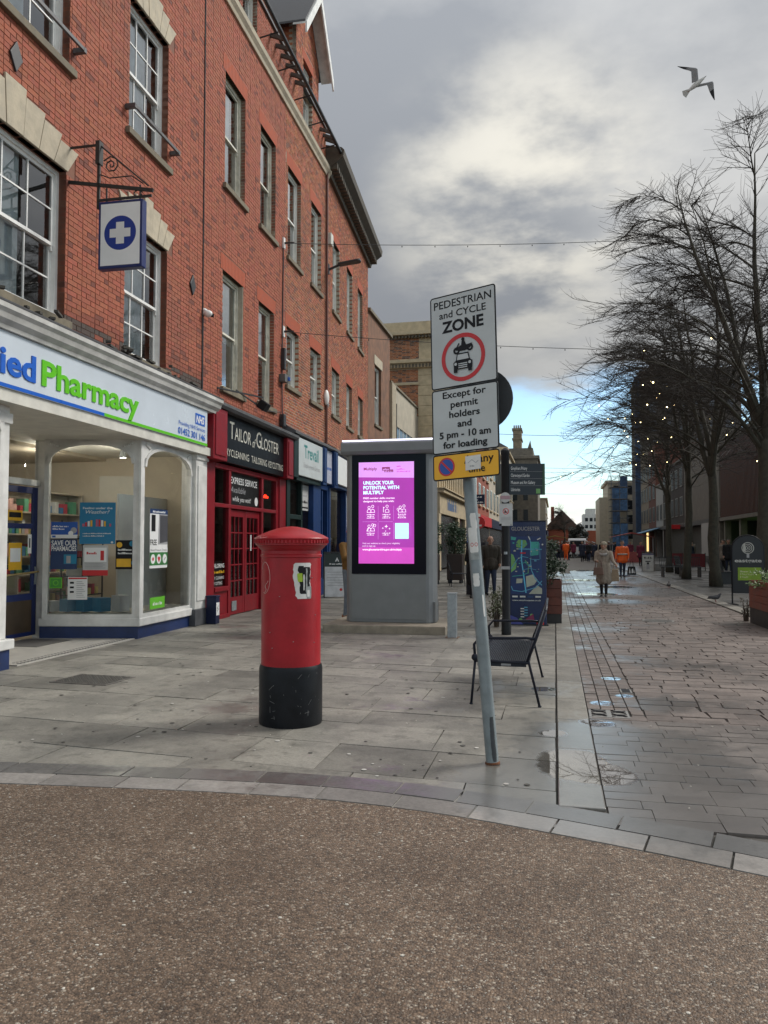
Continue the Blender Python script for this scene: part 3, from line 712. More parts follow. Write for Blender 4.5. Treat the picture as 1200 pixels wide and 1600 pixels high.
# ---------------------------------------------------------------- pharmacy stock and window posters
def wA(x, s, z=0.): return Matrix.Translation(AL) @ Matrix.Rotation(ARZ, 4, 'Z') @ Vector((x, s, z))
rotA = Matrix.Rotation(ARZ, 3, 'Z')
rg = random.Random(21)
pc = [M('pack%d' % i, c, .4, .08) for i, c in enumerate([(.6, .6, .58), (.05, .2, .4), (.5, .05, .08), (.6, .35, .3), (.1, .35, .2), (.65, .55, .2), (.4, .4, .42)])]
def shelf_unit(label, x0, s0, s1, n, top, depth=.32, face=1):
    u = T('shelf_unit', label, 'shelves', wA(x0, (s0+s1)/2), ARZ); h = (s1-s0)/2
    MB().box(-depth, -depth+.02, -h, h, 0, top).build('back_panel', cream_in, u)
    mb = MB()
    for i in range(n+1): zz = .12+(top-.15)*i/n; mb.box(-depth+.02, 0, -h, h, zz, zz+.025)
    for s in (-h, h-.025): mb.box(-depth+.02, .005, s, s+.025, 0, top)
    mb.build('shelf', cream_in, u)
    mb = MB()
    for i in range(n):
        zz = .146+(top-.15)*i/n; s = -h+.05
        while s < h-.12:
            w_, hh = rg.uniform(.05, .12), rg.uniform(.1, .24)
            if rg.random() < .88: mb.box(-.2, -rg.uniform(.02, .06), s, s+w_, zz, zz+hh, rg.randrange(7))
            s += w_+rg.uniform(.005, .03)
    mb.build('products', pc, u, kind='stuff')
shelf_unit('cream shelf unit stacked with boxed medicines deep in the pharmacy', -2.35, -2.2, .35, 6, 2.45)
shelf_unit('low shelf unit of blue and white packs just behind the pharmacy window', -1.95, -2.05, -.4, 3, 1.0)
cn = T('counter_rack', 'dark rack of small packs behind the pharmacy poster window', 'rack', wA(-1.4, -1.1), ARZ)
mb = MB()
for i in range(5): mb.box(-.2, .2, -.3, .3, .3+.32*i, .32+.32*i)
for s in (-.3, .3): mb.bar((-.2, s, 0), (-.2, s, 1.9), .02, .02); mb.bar((.2, s, 0), (.2, s, 1.9), .02, .02)
mb.build('frame', darkmetal, cn)
mb = MB()
for i in range(4):
    for k in range(5): mb.box(-.12, .16, -.28+.11*k, -.2+.11*k, .32+.32*i, .32+.32*i+rg.uniform(.1, .2), rg.randrange(7))
mb.build('products', pc, cn, kind='stuff')
for k, (t, hh, c) in enumerate(((.16, .17, 6), (.42, .2, 1), (.68, .22, 1), (.95, .22, 1), (1.25, .26, 0))):
    p = W1[1](t, 0, 0); q = wA(p.x-.12, p.y+.16, .42)
    o = MB().box(-.1, .1, -.1, .1, 0, hh).build('display_box', [M('display_box%d' % (c,), [(.6, .6, .58), (.05, .25, .42)][c == 1], .4, .1)], None, bevel=.006); o.location = q; o.rotation_euler = (0, 0, ARZ+R(70))
    tag(o, ['clear plastic tub on the pharmacy window ledge, leftmost', 'blue display box second from the left on the pharmacy ledge', 'blue display box in the middle of the pharmacy ledge', 'blue display box fourth from the left on the pharmacy ledge', 'plain white box at the right end of the pharmacy ledge'][k], 'box')
led = MB().prism([(-1.36, -2.18, .36), (.06, -1.88, .36), (.02, .0, .36), (-1.1, .0, .36), (-1.36, -1.7, .36)], (0, 0, .04)).build('window_ledge', offwhite, A)
def poster(label, P, t0, t1, z0, z1, base, draw, cat='poster', off=.012, thin=.002):
    """P = plane function of a shop window; t measured along it"""
    a = P(t0, z0, 0); b = P(t1, z0, 0); d = (b-a); n = Vector((d.y, -d.x, 0)).normalized()
    O = wA(*(a+n*.004)); Rv = rotA @ d
    F = Flat((0, 0, 0), Rv, UP, .0005); w_, h_ = d.length, z1-z0
    F.base(w_, h_, thin, base); draw(F, w_, h_); o = F.build('poster'); o.location = O; return tag(o, label, cat)
P_cyan = M('print_cyan', (.015, .19, .36), .4, .06); P_deep = M('print_deep_blue', (.008, .035, .12), .4, .1); P_pink = M('print_pink', (.5, .12, .2), .4, .1)
P = W1[1]
def d1(F, w_, h_):
    F.text('Feeling under the', w_*.5, h_*.84, .032, P_white, 'c', w=w_*.82, bold=.02); F.text('Weather?', w_*.5, h_*.73, .055, P_white, 'c', w=w_*.66, shear=.3)
    for k in range(11): F.rect(w_*(.08+.075*k), h_*.42, w_*(.135+.075*k), h_*(.47+.12*math.sin(math.pi*(k+.5)/11)), (P_pink, P_red, P_white, P_yellow, P_teal)[k % 5])
    F.text('~', w_*.1, h_*.24, .018, P_white, w=w_*.78); F.text('~', w_*.1, h_*.18, .018, P_white, w=w_*.6)
    F.rect(w_*.88, h_*.03, w_*.95, h_*.05, P_white).rect(w_*.9, h_*.015, w_*.93, h_*.065, P_white)
poster('teal poster headed Feeling under the Weather in the pharmacy window', P, .56, 1.13, 1.50, 2.16, P_cyan, d1)
def d2(F, w_, h_):
    F.text('SAVE OUR', w_*.5, h_*.80, .08, P_white, 'c', w=w_*.94, bold=.02); F.text('PHARMACIES', w_*.5, h_*.62, .075, P_white, 'c', w=w_*.94, bold=.02)
    F.rect(w_*.5, h_*.18, w_*.98, h_*.5, P_teal).rect(w_*.6, h_*.2, w_*.76, h_*.45, P_grey)
poster('dark blue SAVE OUR PHARMACIES poster at the left of the window', P, .11, .53, 1.10, 1.57, P_deep, d2)
def d3(F, w_, h_):
    F.rect(0, 0, w_, h_*.22, P_white); F.text('~', w_*.06, h_*.68, .03, P_white, w=w_*.6); F.text('~', w_*.06, h_*.52, .028, P_white, w=w_*.45)
    F.disc(w_*.86, h_*.48, .05, P_grey).disc(w_*.75, h_*.3, .04, P_white); F.rect(w_*.05, h_*.05, w_*.18, h_*.17, P_blue)
poster('small blue and white health leaflet above the dark blue poster', P, .11, .53, 1.59, 1.85, P_blue, d3)
def d4(F, w_, h_):
    F.rect(0, 0, w_, h_*.18, P_red); F.rect(w_*.06, h_*.45, w_*.94, h_*.92, P_white); F.text('~', w_*.15, h_*.7, .04, P_red, w=w_*.4); F.rect(w_*.7, h_*.5, w_*.84, h_*.82, P_red)
    for k in range(4): F.rect(w_*.1, h_*(.24+.05*k), w_*(.9-.1*(k % 2)), h_*(.26+.05*k), P_grey)
poster('grey and red notice stuck below the teal pharmacy poster', P, .62, 1.02, 1.00, 1.48, M('print_pale', (.5, .5, .49), .5, .06), d4)
def d5(F, w_, h_):
    F.disc(w_*.16, h_*.84, .045, P_yellow).disc(w_*.72, h_*.88, .045, P_teal).disc(w_*.82, h_*.22, .045, P_teal)
    F.text('~', w_*.1, h_*.64, .032, P_white, w=w_*.6, bold=.02); F.text('~', w_*.1, h_*.52, .032, P_white, w=w_*.62, bold=.02)
    F.rect(w_*.04, h_*.08, w_*.68, h_*.36, P_yellow); F.poly([(w_*.8, h_*.72), (w_*.98, h_*.4), (w_*.92, h_*.38)], P_pink)
poster('black poster with coloured discs and a yellow panel beside the corner post', P, 1.14, 1.50, 1.10, 1.56, P_black, d5)
poster('small lime green square sticker low on the left of the pharmacy glass', P, .1, .30, .80, .97, P_green, lambda F, w_, h_: F.rect(.015, .015, w_-.015, h_-.015, M('print_dgreen', (.05, .3, .03), .4)).ring(w_/2, h_/2, .03, .045, P_green))
def d6(F, w_, h_):
    F.rect(.01, h_*.9, w_-.01, h_*.97, P_red)
    for k in range(9): F.rect(w_*.45, h_*(.1+.085*k), w_*(.9-.08*(k % 3)), h_*(.12+.085*k), P_grey)
    for k in range(3): F.rect(w_*.12, h_*(.3+.2*k), w_*.32, h_*(.38+.2*k), P_black)
poster('white opening-times notice with a red heading low in the pharmacy window', P, .39, .70, .62, .98, P_white, d6)
P = W2[1]
def d7(F, w_, h_):
    F.rect(0, h_*.92, w_, h_, P_deep); F.text('~', w_/2, h_*.94, .035, P_white, 'c', w=w_*.7)
    F.poly([(w_*.45, h_*.40), (w_, h_*.40), (w_, h_*.92), (w_*.5, h_*.92)], P_grey); F.poly([(w_*.55, h_*.42), (w_, h_*.45), (w_, h_*.9), (w_*.55, h_*.9)], M('print_charcoal', (.07, .07, .08), .5)); F.rect(w_*.08, h_*.62, w_*.3, h_*.9, P_black)
    F.rect(0, h_*.36, w_*.4, h_*.5, P_white); F.text('FREE', .01, h_*.39, .09, P_black, w=w_*.36, bold=.02)
    F.rect(0, h_*.27, w_, h_*.345, P_white); F.text('Blood Pressure Checks', w_/2, h_*.29, .035, P_black, 'c', w=w_*.92)
    F.rect(0, h_*.05, w_, h_*.265, M('print_dkgreen', (.04, .2, .05), .4))
    for k in range(3): F.disc(w_*(.17+.33*k), h_*.155, .08, P_white)
    F.poly([(w_*.5, h_*.09), (w_*.58, h_*.17), (w_*.54, h_*.20), (w_*.5, h_*.18), (w_*.46, h_*.20), (w_*.42, h_*.17)], P_red)
    F.disc(w_*.17, h_*.155, .03, P_red).line([(w_*.78, h_*.13), (w_*.88, h_*.18)], .02, P_grey)
poster('tall FREE blood pressure checks poster in the narrow pharmacy window', P, .33, .98, 1.10, 2.08, P_white, d7)
poster('bright green advert card at the foot of the narrow pharmacy window', P, .36, .90, .43, .62, P_green, lambda F, w_, h_: F.text('~', w_/2, h_*.3, .06, P_white, 'c', w=w_*.6))
for k, (s0, s1, z0, z1, m_, lb) in enumerate(((-2.84, -2.5, 1.86, 2.02, P_yellow, 'yellow warning sticker at the top of the blue pharmacy door'), (-2.8, -2.5, 1.1, 1.52, P_yellow, 'orange notice on the glass of the blue pharmacy door'), (-2.36, -2.27, 1.35, 1.65, P_white, 'narrow white notice on the blue door beside its lock'))):
    F = Flat((0, 0, 0), rotA @ Vector((0, 1, 0)), UP); F.base(s1-s0, z1-z0, .002, m_)
    F.rect(.03, (z1-z0)*.3, (s1-s0)-.03, (z1-z0)*.8, P_white if k == 1 else P_black); o = F.build('sticker'); o.location = wA(X1-.004, s0, z0); tag(o, lb, 'sticker')
# blue litter cabinet between pharmacy and tailor
bb = T('cable_cabinet', 'small dark blue cabinet with a black-and-white sticker beside the tailor shop', 'cabinet', wA(.3, .52), ARZ)
MB().box(-.1, .1, -.09, .09, 0, .5).build('body', navy, bb, bevel=.01); MB().box(-.11, .11, -.1, .1, .5, .53).build('lid', navy, bb, bevel=.008)
F = Flat((.101, -.07, .16), (0, 1, 0), UP); F.rect(0, 0, .14, .24, P_white).poly([(.03, .04), (.1, .12), (.06, .13), (.11, .2), (.03, .13), (.07, .12)], P_black); F.build('sticker', bb)
# ---------------------------------------------------------------- hanging pharmacy sign on its iron bracket
hs = T('hanging_sign', 'white hanging pharmacy sign with a white cross on a blue disc', 'sign', wA(0, -3.75, 0), ARZ)
iron = M('wrought_iron', (.025, .022, .02), .55, .3, 10)
mb = MB(); mb.bar((0, 0, 6.50), (1.27, 0, 6.27), .03, .045); mb.bar((.46, 0, 6.08), (.46, 0, 7.0), .03, .035); mb.tube([(.46, 0, 6.98), (.6, 0, 6.86), (1.2, 0, 6.34)], .012, 6)
mb.box(.43, .49, -.05, .05, 6.7, 7.02); mb.bar((.46, 0, 6.98), (0, 0, 6.98), .025, .025)
sp_ = [(.64+.13*(1-t/15)*math.cos(2.6-t*.9), 0, 6.68+.13*(1-t/15)*math.sin(2.6-t*.9)) for t in range(15)]; mb.tube(sp_, .01, 5)
mb.tube([(.48, 0, 6.56), (.62, 0, 6.5), (.95, 0, 6.5), (1.12, 0, 6.38)], .009, 5); mb.tube([(1.05+.06*math.cos(t), 0, 6.25+.045*math.sin(t)) for t in [i*.6 for i in range(11)]], .009, 5)
mb.bar((.46, 0, 6.2), (1.25, 0, 6.2), .025, .03)
for x in (.58, 1.08): mb.tube([(x, 0, 6.36), (x, 0, 6.14)], .012, 6)
mb.build('bracket', iron, hs)
sg = MB().box(.5, 1.15, -.06, .06, 5.22, 6.15).build('sign_box', M('sign_navy', (.008, .02, .12), .35, .1), hs, bevel=.012)
for sd in (-1, 1):
    F = Flat((.5 if sd == -1 else 1.15, .0605*sd, 5.22), (1 if sd == -1 else -1, 0, 0), UP)
    F.rect(.035, .04, .615, .89, M('sign_white_lit', (.88, .89, .88), .35, .03)); F.disc(.325, .48, .235, M('sign_blue', (.012, .04, .28), .35, .05), n=40); F.rect(.265, .33, .385, .63, P_white).rect(.172, .42, .478, .54, P_white)  # lit look of the face is put into a brighter white
    F.build('sign_face', sg)
# CCTV camera
cc = T('security_camera', 'small white dome security camera on the brick above the tailor shop', 'camera', wA(0, .62, 5.95), ARZ)
mb = MB(); mb.ball((.1, 0, 0), (.09, .075, .07)); mb.lathe([(.06, 0), (.06, .03)], 14, c=(0.05, 0, .04)); mb.box(-.01, .06, -.05, .05, -.02, .1); mb.build('housing', white, cc, smooth=True)
MB().tube([(.15, .03, -.02), (.2, .05, -.03)], .035, 10).build('lens', black, cc)
MB().tube([(.006, .0, -.08), (.006, .0, -1.45)], .008, 5).build('cable', darkmetal, cc)
# ---------------------------------------------------------------- B: tailor building with attic and gable
B = T('brick_building', 'tall red brick building over the tailor shop with a gabled dormer and gutter', 'building', AL, ARZ)
HB2 = [(1.6, 2.72, 8.98, 11.4), (3.68, 4.74, 8.98, 11.4), (5.7, 6.82, 8.98, 11.4), (7.8, 8.84, 8.98, 11.4)]
HB1 = [(1.55, 2.66, 4.72, 7.16), (3.62, 4.68, 4.8, 7.16), (5.64, 6.68, 5.6, 7.14), (7.76, 8.82, 5.6, 7.14)]
HB3 = [(2.5, 3.4, 13.22, 15.1), (6.98, 7.86, 13.22, 15.1)]
HB = HB2+HB1+HB3; blk = list(HB)
for h in HB2+HB1: blk.append((h[0]-.12, h[1]+.12, h[3], h[3]+.33)); blk.append((h[0]-.08, h[1]+.08, h[2]-.11, h[2]))
blk.append((.5, 9.4, 12.84, 13.17))
ZE = 14.3
wall_face('wall', B, .575, 9.31, 4.1, ZE, [h for h in HB if h[3] < ZE]+[(h[0], h[1], h[2], ZE) for h in HB3], mort_pale)
def colB(s, z, rg): return col_red(s+2, z+2, rg) if s < 5.5 or (z > 12.8 and s < 6) else col_light(s, z, rg)
brick_wall(B, .58, 5.5, 4.15, 12.84, blk, colB, 0, 3); brick_wall(B, 5.5, 9.31, 4.15, 12.84, blk, colB, 0, 5, jt=.019); brick_wall(B, .58, 9.31, 13.17, ZE, blk, colB, 0, 4, jt=.016)
MB().add([(-.0072, .576, 4.72), (-.0072, 1.5, 4.72), (-.0072, 1.5, 12.84), (-.0072, .576, 12.84)], [(0, 1, 2, 3)]).build('washed_mortar', mort_red, B)
for a, b, c, d in ((1.5, 5.5, 11.75, 12.84), (1.5, 5.5, 7.5, 8.86), (2.72, 3.6, 4.72, 11.75), (4.76, 5.5, 4.72, 11.75)): MB().add([(-.0071, a, c), (-.0071, b, c), (-.0071, b, d), (-.0071, a, d)], [(0, 1, 2, 3)]).build('washed_mortar', mort_red, B)
wash = M('colour_washed_mortar', (.25, .11, .07), .95, .2, 6)
MB().add([(-.0068, .576, 4.1), (-.0068, 5.5, 4.1), (-.0068, 5.5, 4.72), (-.0068, .576, 4.72)], [(0, 1, 2, 3)]).build('wall_base', wash, B)
fr = [M('aged_cream_frame', (.70, .67, .57), .6, .25, 5, .2), M('white_frame', (.82, .81, .76), .5, .1, 5, .1)]
for i, h in enumerate(HB2): sash(B, *h, 1, 1, fr[i > 1], seed=i+40)
for i, h in enumerate(HB1): sash(B, *h, 1, 1, fr[i > 1], seed=i+50)
for i, h in enumerate(HB3): sash(B, *h, 1, 1, fr[1], seed=i+60)
for h in HB2+HB1: soldier(B, h[0], h[1], h[3])
MB().prism([(-.05, .575, 12.84), (.05, .575, 12.84), (.07, .575, 12.92), (.13, .575, 13.0), (.14, .575, 13.12), (.05, .575, 13.17), (-.05, .575, 13.17)], (0, 9.0, 0)).build('string_course', stone_m, B, bevel=.01)
# attic: eaves, gutter, slate roof and gable dormer
slate = M('roof_slate', (.085, .085, .09), .6, .3, 6, .3)
body('shell', B, .575, 9.31, ZE, dark, x=-1.4, top=True, z0=3.3)
mb = MB(); mb.prism([(.06, .575, ZE-.06), (.06, .575, ZE), (-3.5, .575, ZE+2.6), (-3.5, .575, ZE+2.45), (.0, .575, ZE-.06)], (0, 8.75, 0)); mb.build('roof', slate, B)
for s in (4.3, 4.7, 5.1, 5.5, 5.9, 6.25, 8.65, 9.0, 9.25): MB().bar((.0, s, 13.95), (.36, s, 13.80), .07, .09).build('rafter_end', M('old_timber', (.09, .08, .07), .8, .3), B)
gut = M('gutter_black', (.018, .018, .02), .4, .3, 8)
gt = MB().tube([(.47, .56, 13.62), (.47, 9.38, 13.53)], .05, 10).build('gutter', gut, B)
for s in (1.0, 2.3, 3.6, 4.9, 6.2, 7.5, 8.8): MB().bar((.0, s, 13.42), (.45, s, 13.50), .02, .03).build('gutter_bracket', gut, gt)
def dormer(W0, W1_, S0, S1, ZG, ZA, seed):
    sc = (S0+S1)/2; gb = MB(); WT = 15.1
    for q in ([(S0, ZE), (W0, ZE), (W0, ZG), (S0, ZG)], [(W1_, ZE), (S1, ZE), (S1, ZG), (W1_, ZG)], [(W0, WT), (W1_, WT), (W1_, ZG), (W0, ZG)], [(S0, ZG), (S1, ZG), (sc, ZA)]): gb.add([(-.008, *p) for p in q], [tuple(range(len(q)))])
    gb.box(-3., -.009, S0, S0+.1, ZE, ZG); gb.box(-3., -.009, S1-.1, S1, ZE, ZG); gb.box(-.5, -.4, S0+.1, S1-.1, ZE, ZG, 1)
    gb.build('gable_wall', [mort_pale, dark], B)
    gl_ = lambda z_: S1 if z_ < ZG else sc+(S1-sc)*(ZA-z_)/(ZA-ZG)
    bl2 = [(W0, W1_, 13, WT), (W0-.12, W1_+.12, WT, WT+.3)]
    z = ZG
    while z < ZA: c_ = sc-(sc-S0)*(ZA-z)/(ZA-ZG); bl2.append((S0-1, c_, z, z+.075)); z += .075
    brick_wall(B, S0, S1, ZE, ZA-.1, bl2, col_light, 0, seed, slope=gl_); soldier(B, W0, W1_, WT, .28)
    ck = MB(); rg = random.Random(seed); z = ZE; row = 0
    while z < ZG:
        x = -.11-(.1 if row % 2 else 0)
        while x > -1.4: ck.cur = col_light(0, 9, rg); ck.box(x-.215, x, S0-.012, S0+.01, z, z+.065); x -= .2265
        z += .075; row += 1
    ck.build('cheek_brickwork', brick_m, B, kind='stuff')
    ov = .35; mb = MB(); m2 = MB()
    for sg_ in (-1, 1):
        e = sc+sg_*(S1-sc+.3); zl = ZG-.3*(ZA-ZG)/(S1-sc)
        mb.prism([(ov, sc, ZA+.1), (ov, e, zl+.1), (ov, e, zl+.16), (ov, sc, ZA+.18)], (-3.6, 0, 0))
        m2.prism([(ov, sc, ZA-.22), (ov, e, zl-.22), (ov, e, zl+.1), (ov, sc, ZA+.1)], (.045, 0, 0))
        m2.prism([(.0, sc, ZA+.04), (.0, e, zl+.04), (.0, e, zl+.09), (.0, sc, ZA+.09)], (ov, 0, 0))
    mb.build('dormer_roof', slate, B)
    m2.build('bargeboard', M('bargeboard_white', (.8, .8, .77), .6, .2, 5, .2, grime=.15), B)
dormer(6.98, 7.86, 6.34, 8.5, 15.75, 17.15, 6); dormer(2.5, 3.4, 1.85, 4.05, 15.75, 17.15, 7)
# ---------------------------------------------------------------- tailor shopfront (part of building B)
tb = M('sign_black', (.008, .008, .010), .35, .1, 3, spec=.2); R_ = M('shop_red', (.24, .008, .016), .4, .18, 6, .06, spec=.35)
for a, b, x in ((.42, 1.08, .33), (4.88, 5.36, .30)): MB().box(.0, x, a, b, 3.12, 4.12).box(x-.002, x+.02, a+.07, b-.07, 3.2, 4.04).build('fascia_pilaster', R_, B, bevel=.012)
fb = MB().box(.02, .2, 1.08, 4.88, 3.15, 4.14).build('fascia_sign', tb, B, bevel=.006)
cream = M('letter_cream', (.62, .60, .52), .4, .05)
F = Flat((.2005, 1.08, 3.15), (0, 1, 0), UP)
F.text('T', .42, .50, .36, cream, w=.24).text('AILOR', .68, .50, .27, cream, w=.92).text('of', 1.68, .47, .2, cream, w=.2, shear=.3).text('G', 1.92, .50, .36, cream, w=.3).text('LOSTER', 2.24, .50, .27, cream, w=1.18)
F.text('DRYCLEANING', .08, .13, .15, cream, w=1.4).text('TAILORING', 1.62, .13, .15, cream, w=.98).text('KEYCUTTING', 2.7, .13, .15, cream, w=1.02)
F.build('lettering', fb)
mb = MB(); mb.prism([(.0, .42, 4.13), (.36, .42, 4.13), (.40, .42, 4.18), (.40, .42, 4.24), (.0, .42, 4.42)], (0, 5.1, 0)); mb.build('fascia_top', lead, B)
X = .05
fr_ = MB(); fr_.box(-.08, .12, .56, .98, 0, 3.12)
for a, b, c, d in ((.98, 1.08, .0, 3.12), (1.80, 1.92, 0, 3.12), (3.72, 3.84, 0, 3.12), (4.72, 4.9, 0, 3.12)): fr_.box(-.06, .07, a, b, c, d)
fr_.box(-.06, .08, 1.08, 4.72, 2.24, 2.32); fr_.box(-.06, .08, 1.08, 4.72, 3.02, 3.12); fr_.box(-.06, .1, 1.08, 1.80, .55, .64); fr_.box(-.06, .1, 3.84, 4.72, .55, .64)
fr_.box(-.03, .05, 1.08, 1.80, 0, .55); fr_.box(-.03, .05, 3.84, 4.72, 0, .55); fr_.box(-.06, .1, 1.08, 1.8, 0, .08); fr_.box(-.06, .1, 4.9, 5.36, 0, 3.12)
sf = fr_.build('shopfront', R_, B, bevel=.008)
MB().box(-.02, .0, 1.92, 3.72, .16, .2).build('threshold', M('doorstep', (.35, .33, .3), .7), B)
for a, b, c, d in ((1.08, 1.8, .64, 2.24), (1.08, 1.8, 2.32, 3.02), (1.92, 3.72, 2.32, 3.02), (3.84, 4.72, 2.32, 3.02), (3.84, 4.72, .64, 2.24)): MB().add([(0., a, c), (0., b, c), (0., b, d), (0., a, d)], [(0, 1, 2, 3)]).build('pane', shopglass, sf)
for k, (a, b) in enumerate(((1.94, 2.81), (2.83, 3.70))):
    d = MB(); d.box(-.04, .02, a, a+.1, .02, 2.22); d.box(-.04, .02, b-.1, b, .02, 2.22); d.box(-.038, .018, a+.1, b-.1, .02, .38); d.box(-.038, .018, a+.1, b-.1, 2.08, 2.22)
    for i in (1, 2): c = a+.1+(b-a-.2)*i/3; d.box(-.03, .01, c-.014, c+.014, .38, 2.08)
    for i in range(1, 5): c = .38+1.7*i/5; d.box(-.029, .009, a+.1, b-.1, c-.014, c+.014)
    o = d.build('door', R_, B); MB().add([(-.012, a+.1, .38), (-.012, b-.1, .38), (-.012, b-.1, 2.08), (-.012, a+.1, 2.08)], [(0, 1, 2, 3)]).build('pane', shopglass, o)
    MB().box(.02, .035, a+.15, a+.4, .1, .3).build('kick_plate', steel, o) if k == 0 else MB().box(.02, .03, a+.3, a+.36, 1.35, 1.7).build('door_notice', P_white, o)
MB().box(-4, -.3, .6, 9.3, 3.14, 3.2).build('shop_ceiling', dark, B); MB().box(-4.1, -4, .6, 9.3, 0, 3.2).build('shop_back_wall', M('tailor_back', (.16, .13, .10), .8, .3, 2), B); MB().box(-4, -.1, .6, 9.3, -.005, .008).build('shop_floor', M('shop_floor', (.12, .1, .08), .6), B)
F = Flat((.003, 1.95, 2.34), (0, 1, 0), UP); pan = M('window_black', (.012, .011, .011), .5, .1, spec=.2)
F.rect(0, 0, 1.75, .66, pan).text('EXPRESS SERVICE', .08, .44, .14, P_white, w=1.55, bold=.01).text('Available', .08, .25, .13, P_grey, w=.85, shear=.3).text('while you wait!', .2, .07, .11, P_white, w=1.05, shear=.25).disc(1.58, .12, .1, P_white)
F.build('window_lettering', sf)
led = M('led_red', (1, .03, .01), .5, 0, emit=3.)
F = Flat((-.03, 3.9, 2.55), (0, 1, 0), UP); F.base(.62, .16, .02, P_black); F.text('~', .05, .04, .085, led, w=.5); F.build('led_sign', sf)
F = Flat((.005, 1.1, .66), (0, 1, 0), UP); F.text('TAILORING', .03, .36, .085, P_white, w=.6, bold=.01).text('~', .03, .25, .06, P_yellow, w=.6).text('DRY CLEANING', .03, .13, .06, P_white, w=.58).text('KEY CUTTING', .03, .02, .06, P_white, w=.5)
F.rect(2.76, .0, 3.5, .45, P_white).text('~', 2.8, .33, .07, P_red, w=.6).text('~', 2.8, .2, .07, P_red, w=.6).text('~', 2.8, .07, .07, P_red, w=.5); F.build('window_lettering', sf)
lm = T('globe_lamp', 'white globe lamp standing inside the tailor shop window', 'lamp', wA(-.35, 1.45, .62), ARZ); MB().ball((0, 0, .3), .13).build('globe', M('opal_globe', (.75, .73, .66), .3), lm, smooth=True); MB().lathe([(.1, 0), (.1, .02), (.02, .04), (.02, .18)], 12).build('base', darkmetal, lm)
wl = T('wall_lamp', 'small lit warm bulb deep inside the tailor shop', 'lamp', wA(-2.2, 3.1, 1.25), ARZ); MB().ball((0, 0, 0), .05, 8, 6).build('bulb', M('warm_bulb', (1, .6, .2), .5, 0, emit=14.), wl); MB().tube([(0, 0, .05), (0, 0, 1.9)], .008, 5).build('flex', darkmetal, wl)
# floodlight, brackets, boxes and cables on the wall over the tailor sign
fl = T('floodlight', 'black floodlight on a bracket arm above the tailor sign', 'floodlight', wA(.15, 1.3, 4.55), ARZ)
mb = MB(); mb.bar((-.15, .0, .1), (.5, .9, .04), .03, .03); mb.bar((-.15, 1.0, .25), (.1, 1.7, .02), .025, .025); mb.build('arm', darkmetal, fl)
MB().obox((.2, 1.75, .03), (.2, .26, .2), Matrix.Rotation(R(35), 3, 'Y')).build('housing', black, fl, bevel=.02)
jb = T('junction_box', 'grey electrical box with cables on the brick between the shop windows', 'electrical box', wA(.0, 5.2, 5.2), ARZ)
MB().box(.0, .16, -.12, .12, .36, .56).build('box', M('box_grey', (.12, .12, .115), .6, .2), jb, bevel=.01); MB().box(.0, .1, .02, .14, .7, 1.25).build('upper_box', darkmetal, jb, bevel=.01); MB().box(0, .12, -.08, .1, -.75, -.45).build('lower_box', darkmetal, jb, bevel=.01)
mb = MB(); mb.tube([(.02, .06, .56), (.02, .06, 1.6), (.02, .1, 3.9)], .014, 6); mb.tube([(.03, .02, .36), (.04, .02, -.5), (.05, .05, -.95)], .016, 6); mb.tube([(.03, .0, -.6), (.1, .4, -.72), (.06, 1.2, -.78), (.06, 4., -.82)], .013, 6); mb.tube([(.03, -.05, -.6), (.2, -.6, -.5), (.1, -1.6, -.62)], .011, 6); mb.build('cables', darkmetal, jb)
MB().lathe([(.05, 0), (.05, .08), (.02, .1)], 10, c=(.17, .12, .42)).build('connector', P_blue, jb)
al = T('alarm_box', 'cream burglar alarm box high on the brick wall under the cornice', 'alarm', wA(0, 9.62, 10.75), ARZ); MB().box(.0, .14, -.14, .14, 0, .38).build('cover', offwhite, al, bevel=.03)
a2 = T('alarm_bell', 'white oval alarm bell box between first floor windows', 'alarm', wA(0, 9.3, 5.95), ARZ); MB().ball((.05, 0, 0), (.08, .14, .24)).build('cover', white, a2, smooth=True); MB().ball((.06, .06, -.2), (.05, .08, .12)).build('strobe', M('strobe_grey', (.3, .31, .32), .3), a2, smooth=True)
lt = T('street_lamp', 'dark wall-mounted LED street lamp arm reaching out over the pavement', 'street lamp', wA(0, 9.55, 10.0), ARZ)
mb = MB(); mb.box(0, .06, -.07, .07, -.15, .15); mb.tube([(.03, 0, -.02), (.25, 0, .06), (.42, 0, .12)], .04, 8); mb.build('arm', darkmetal, lt, auto=True)
mb = MB(); mb.prism([(.36, -.12, .08), (1.0, -.14, .15), (1.06, -.08, .17), (1.06, .08, .17), (1.0, .14, .15), (.36, .12, .08)], (-.01, 0, .07)); mb.build('head', darkmetal, lt, bevel=.02)
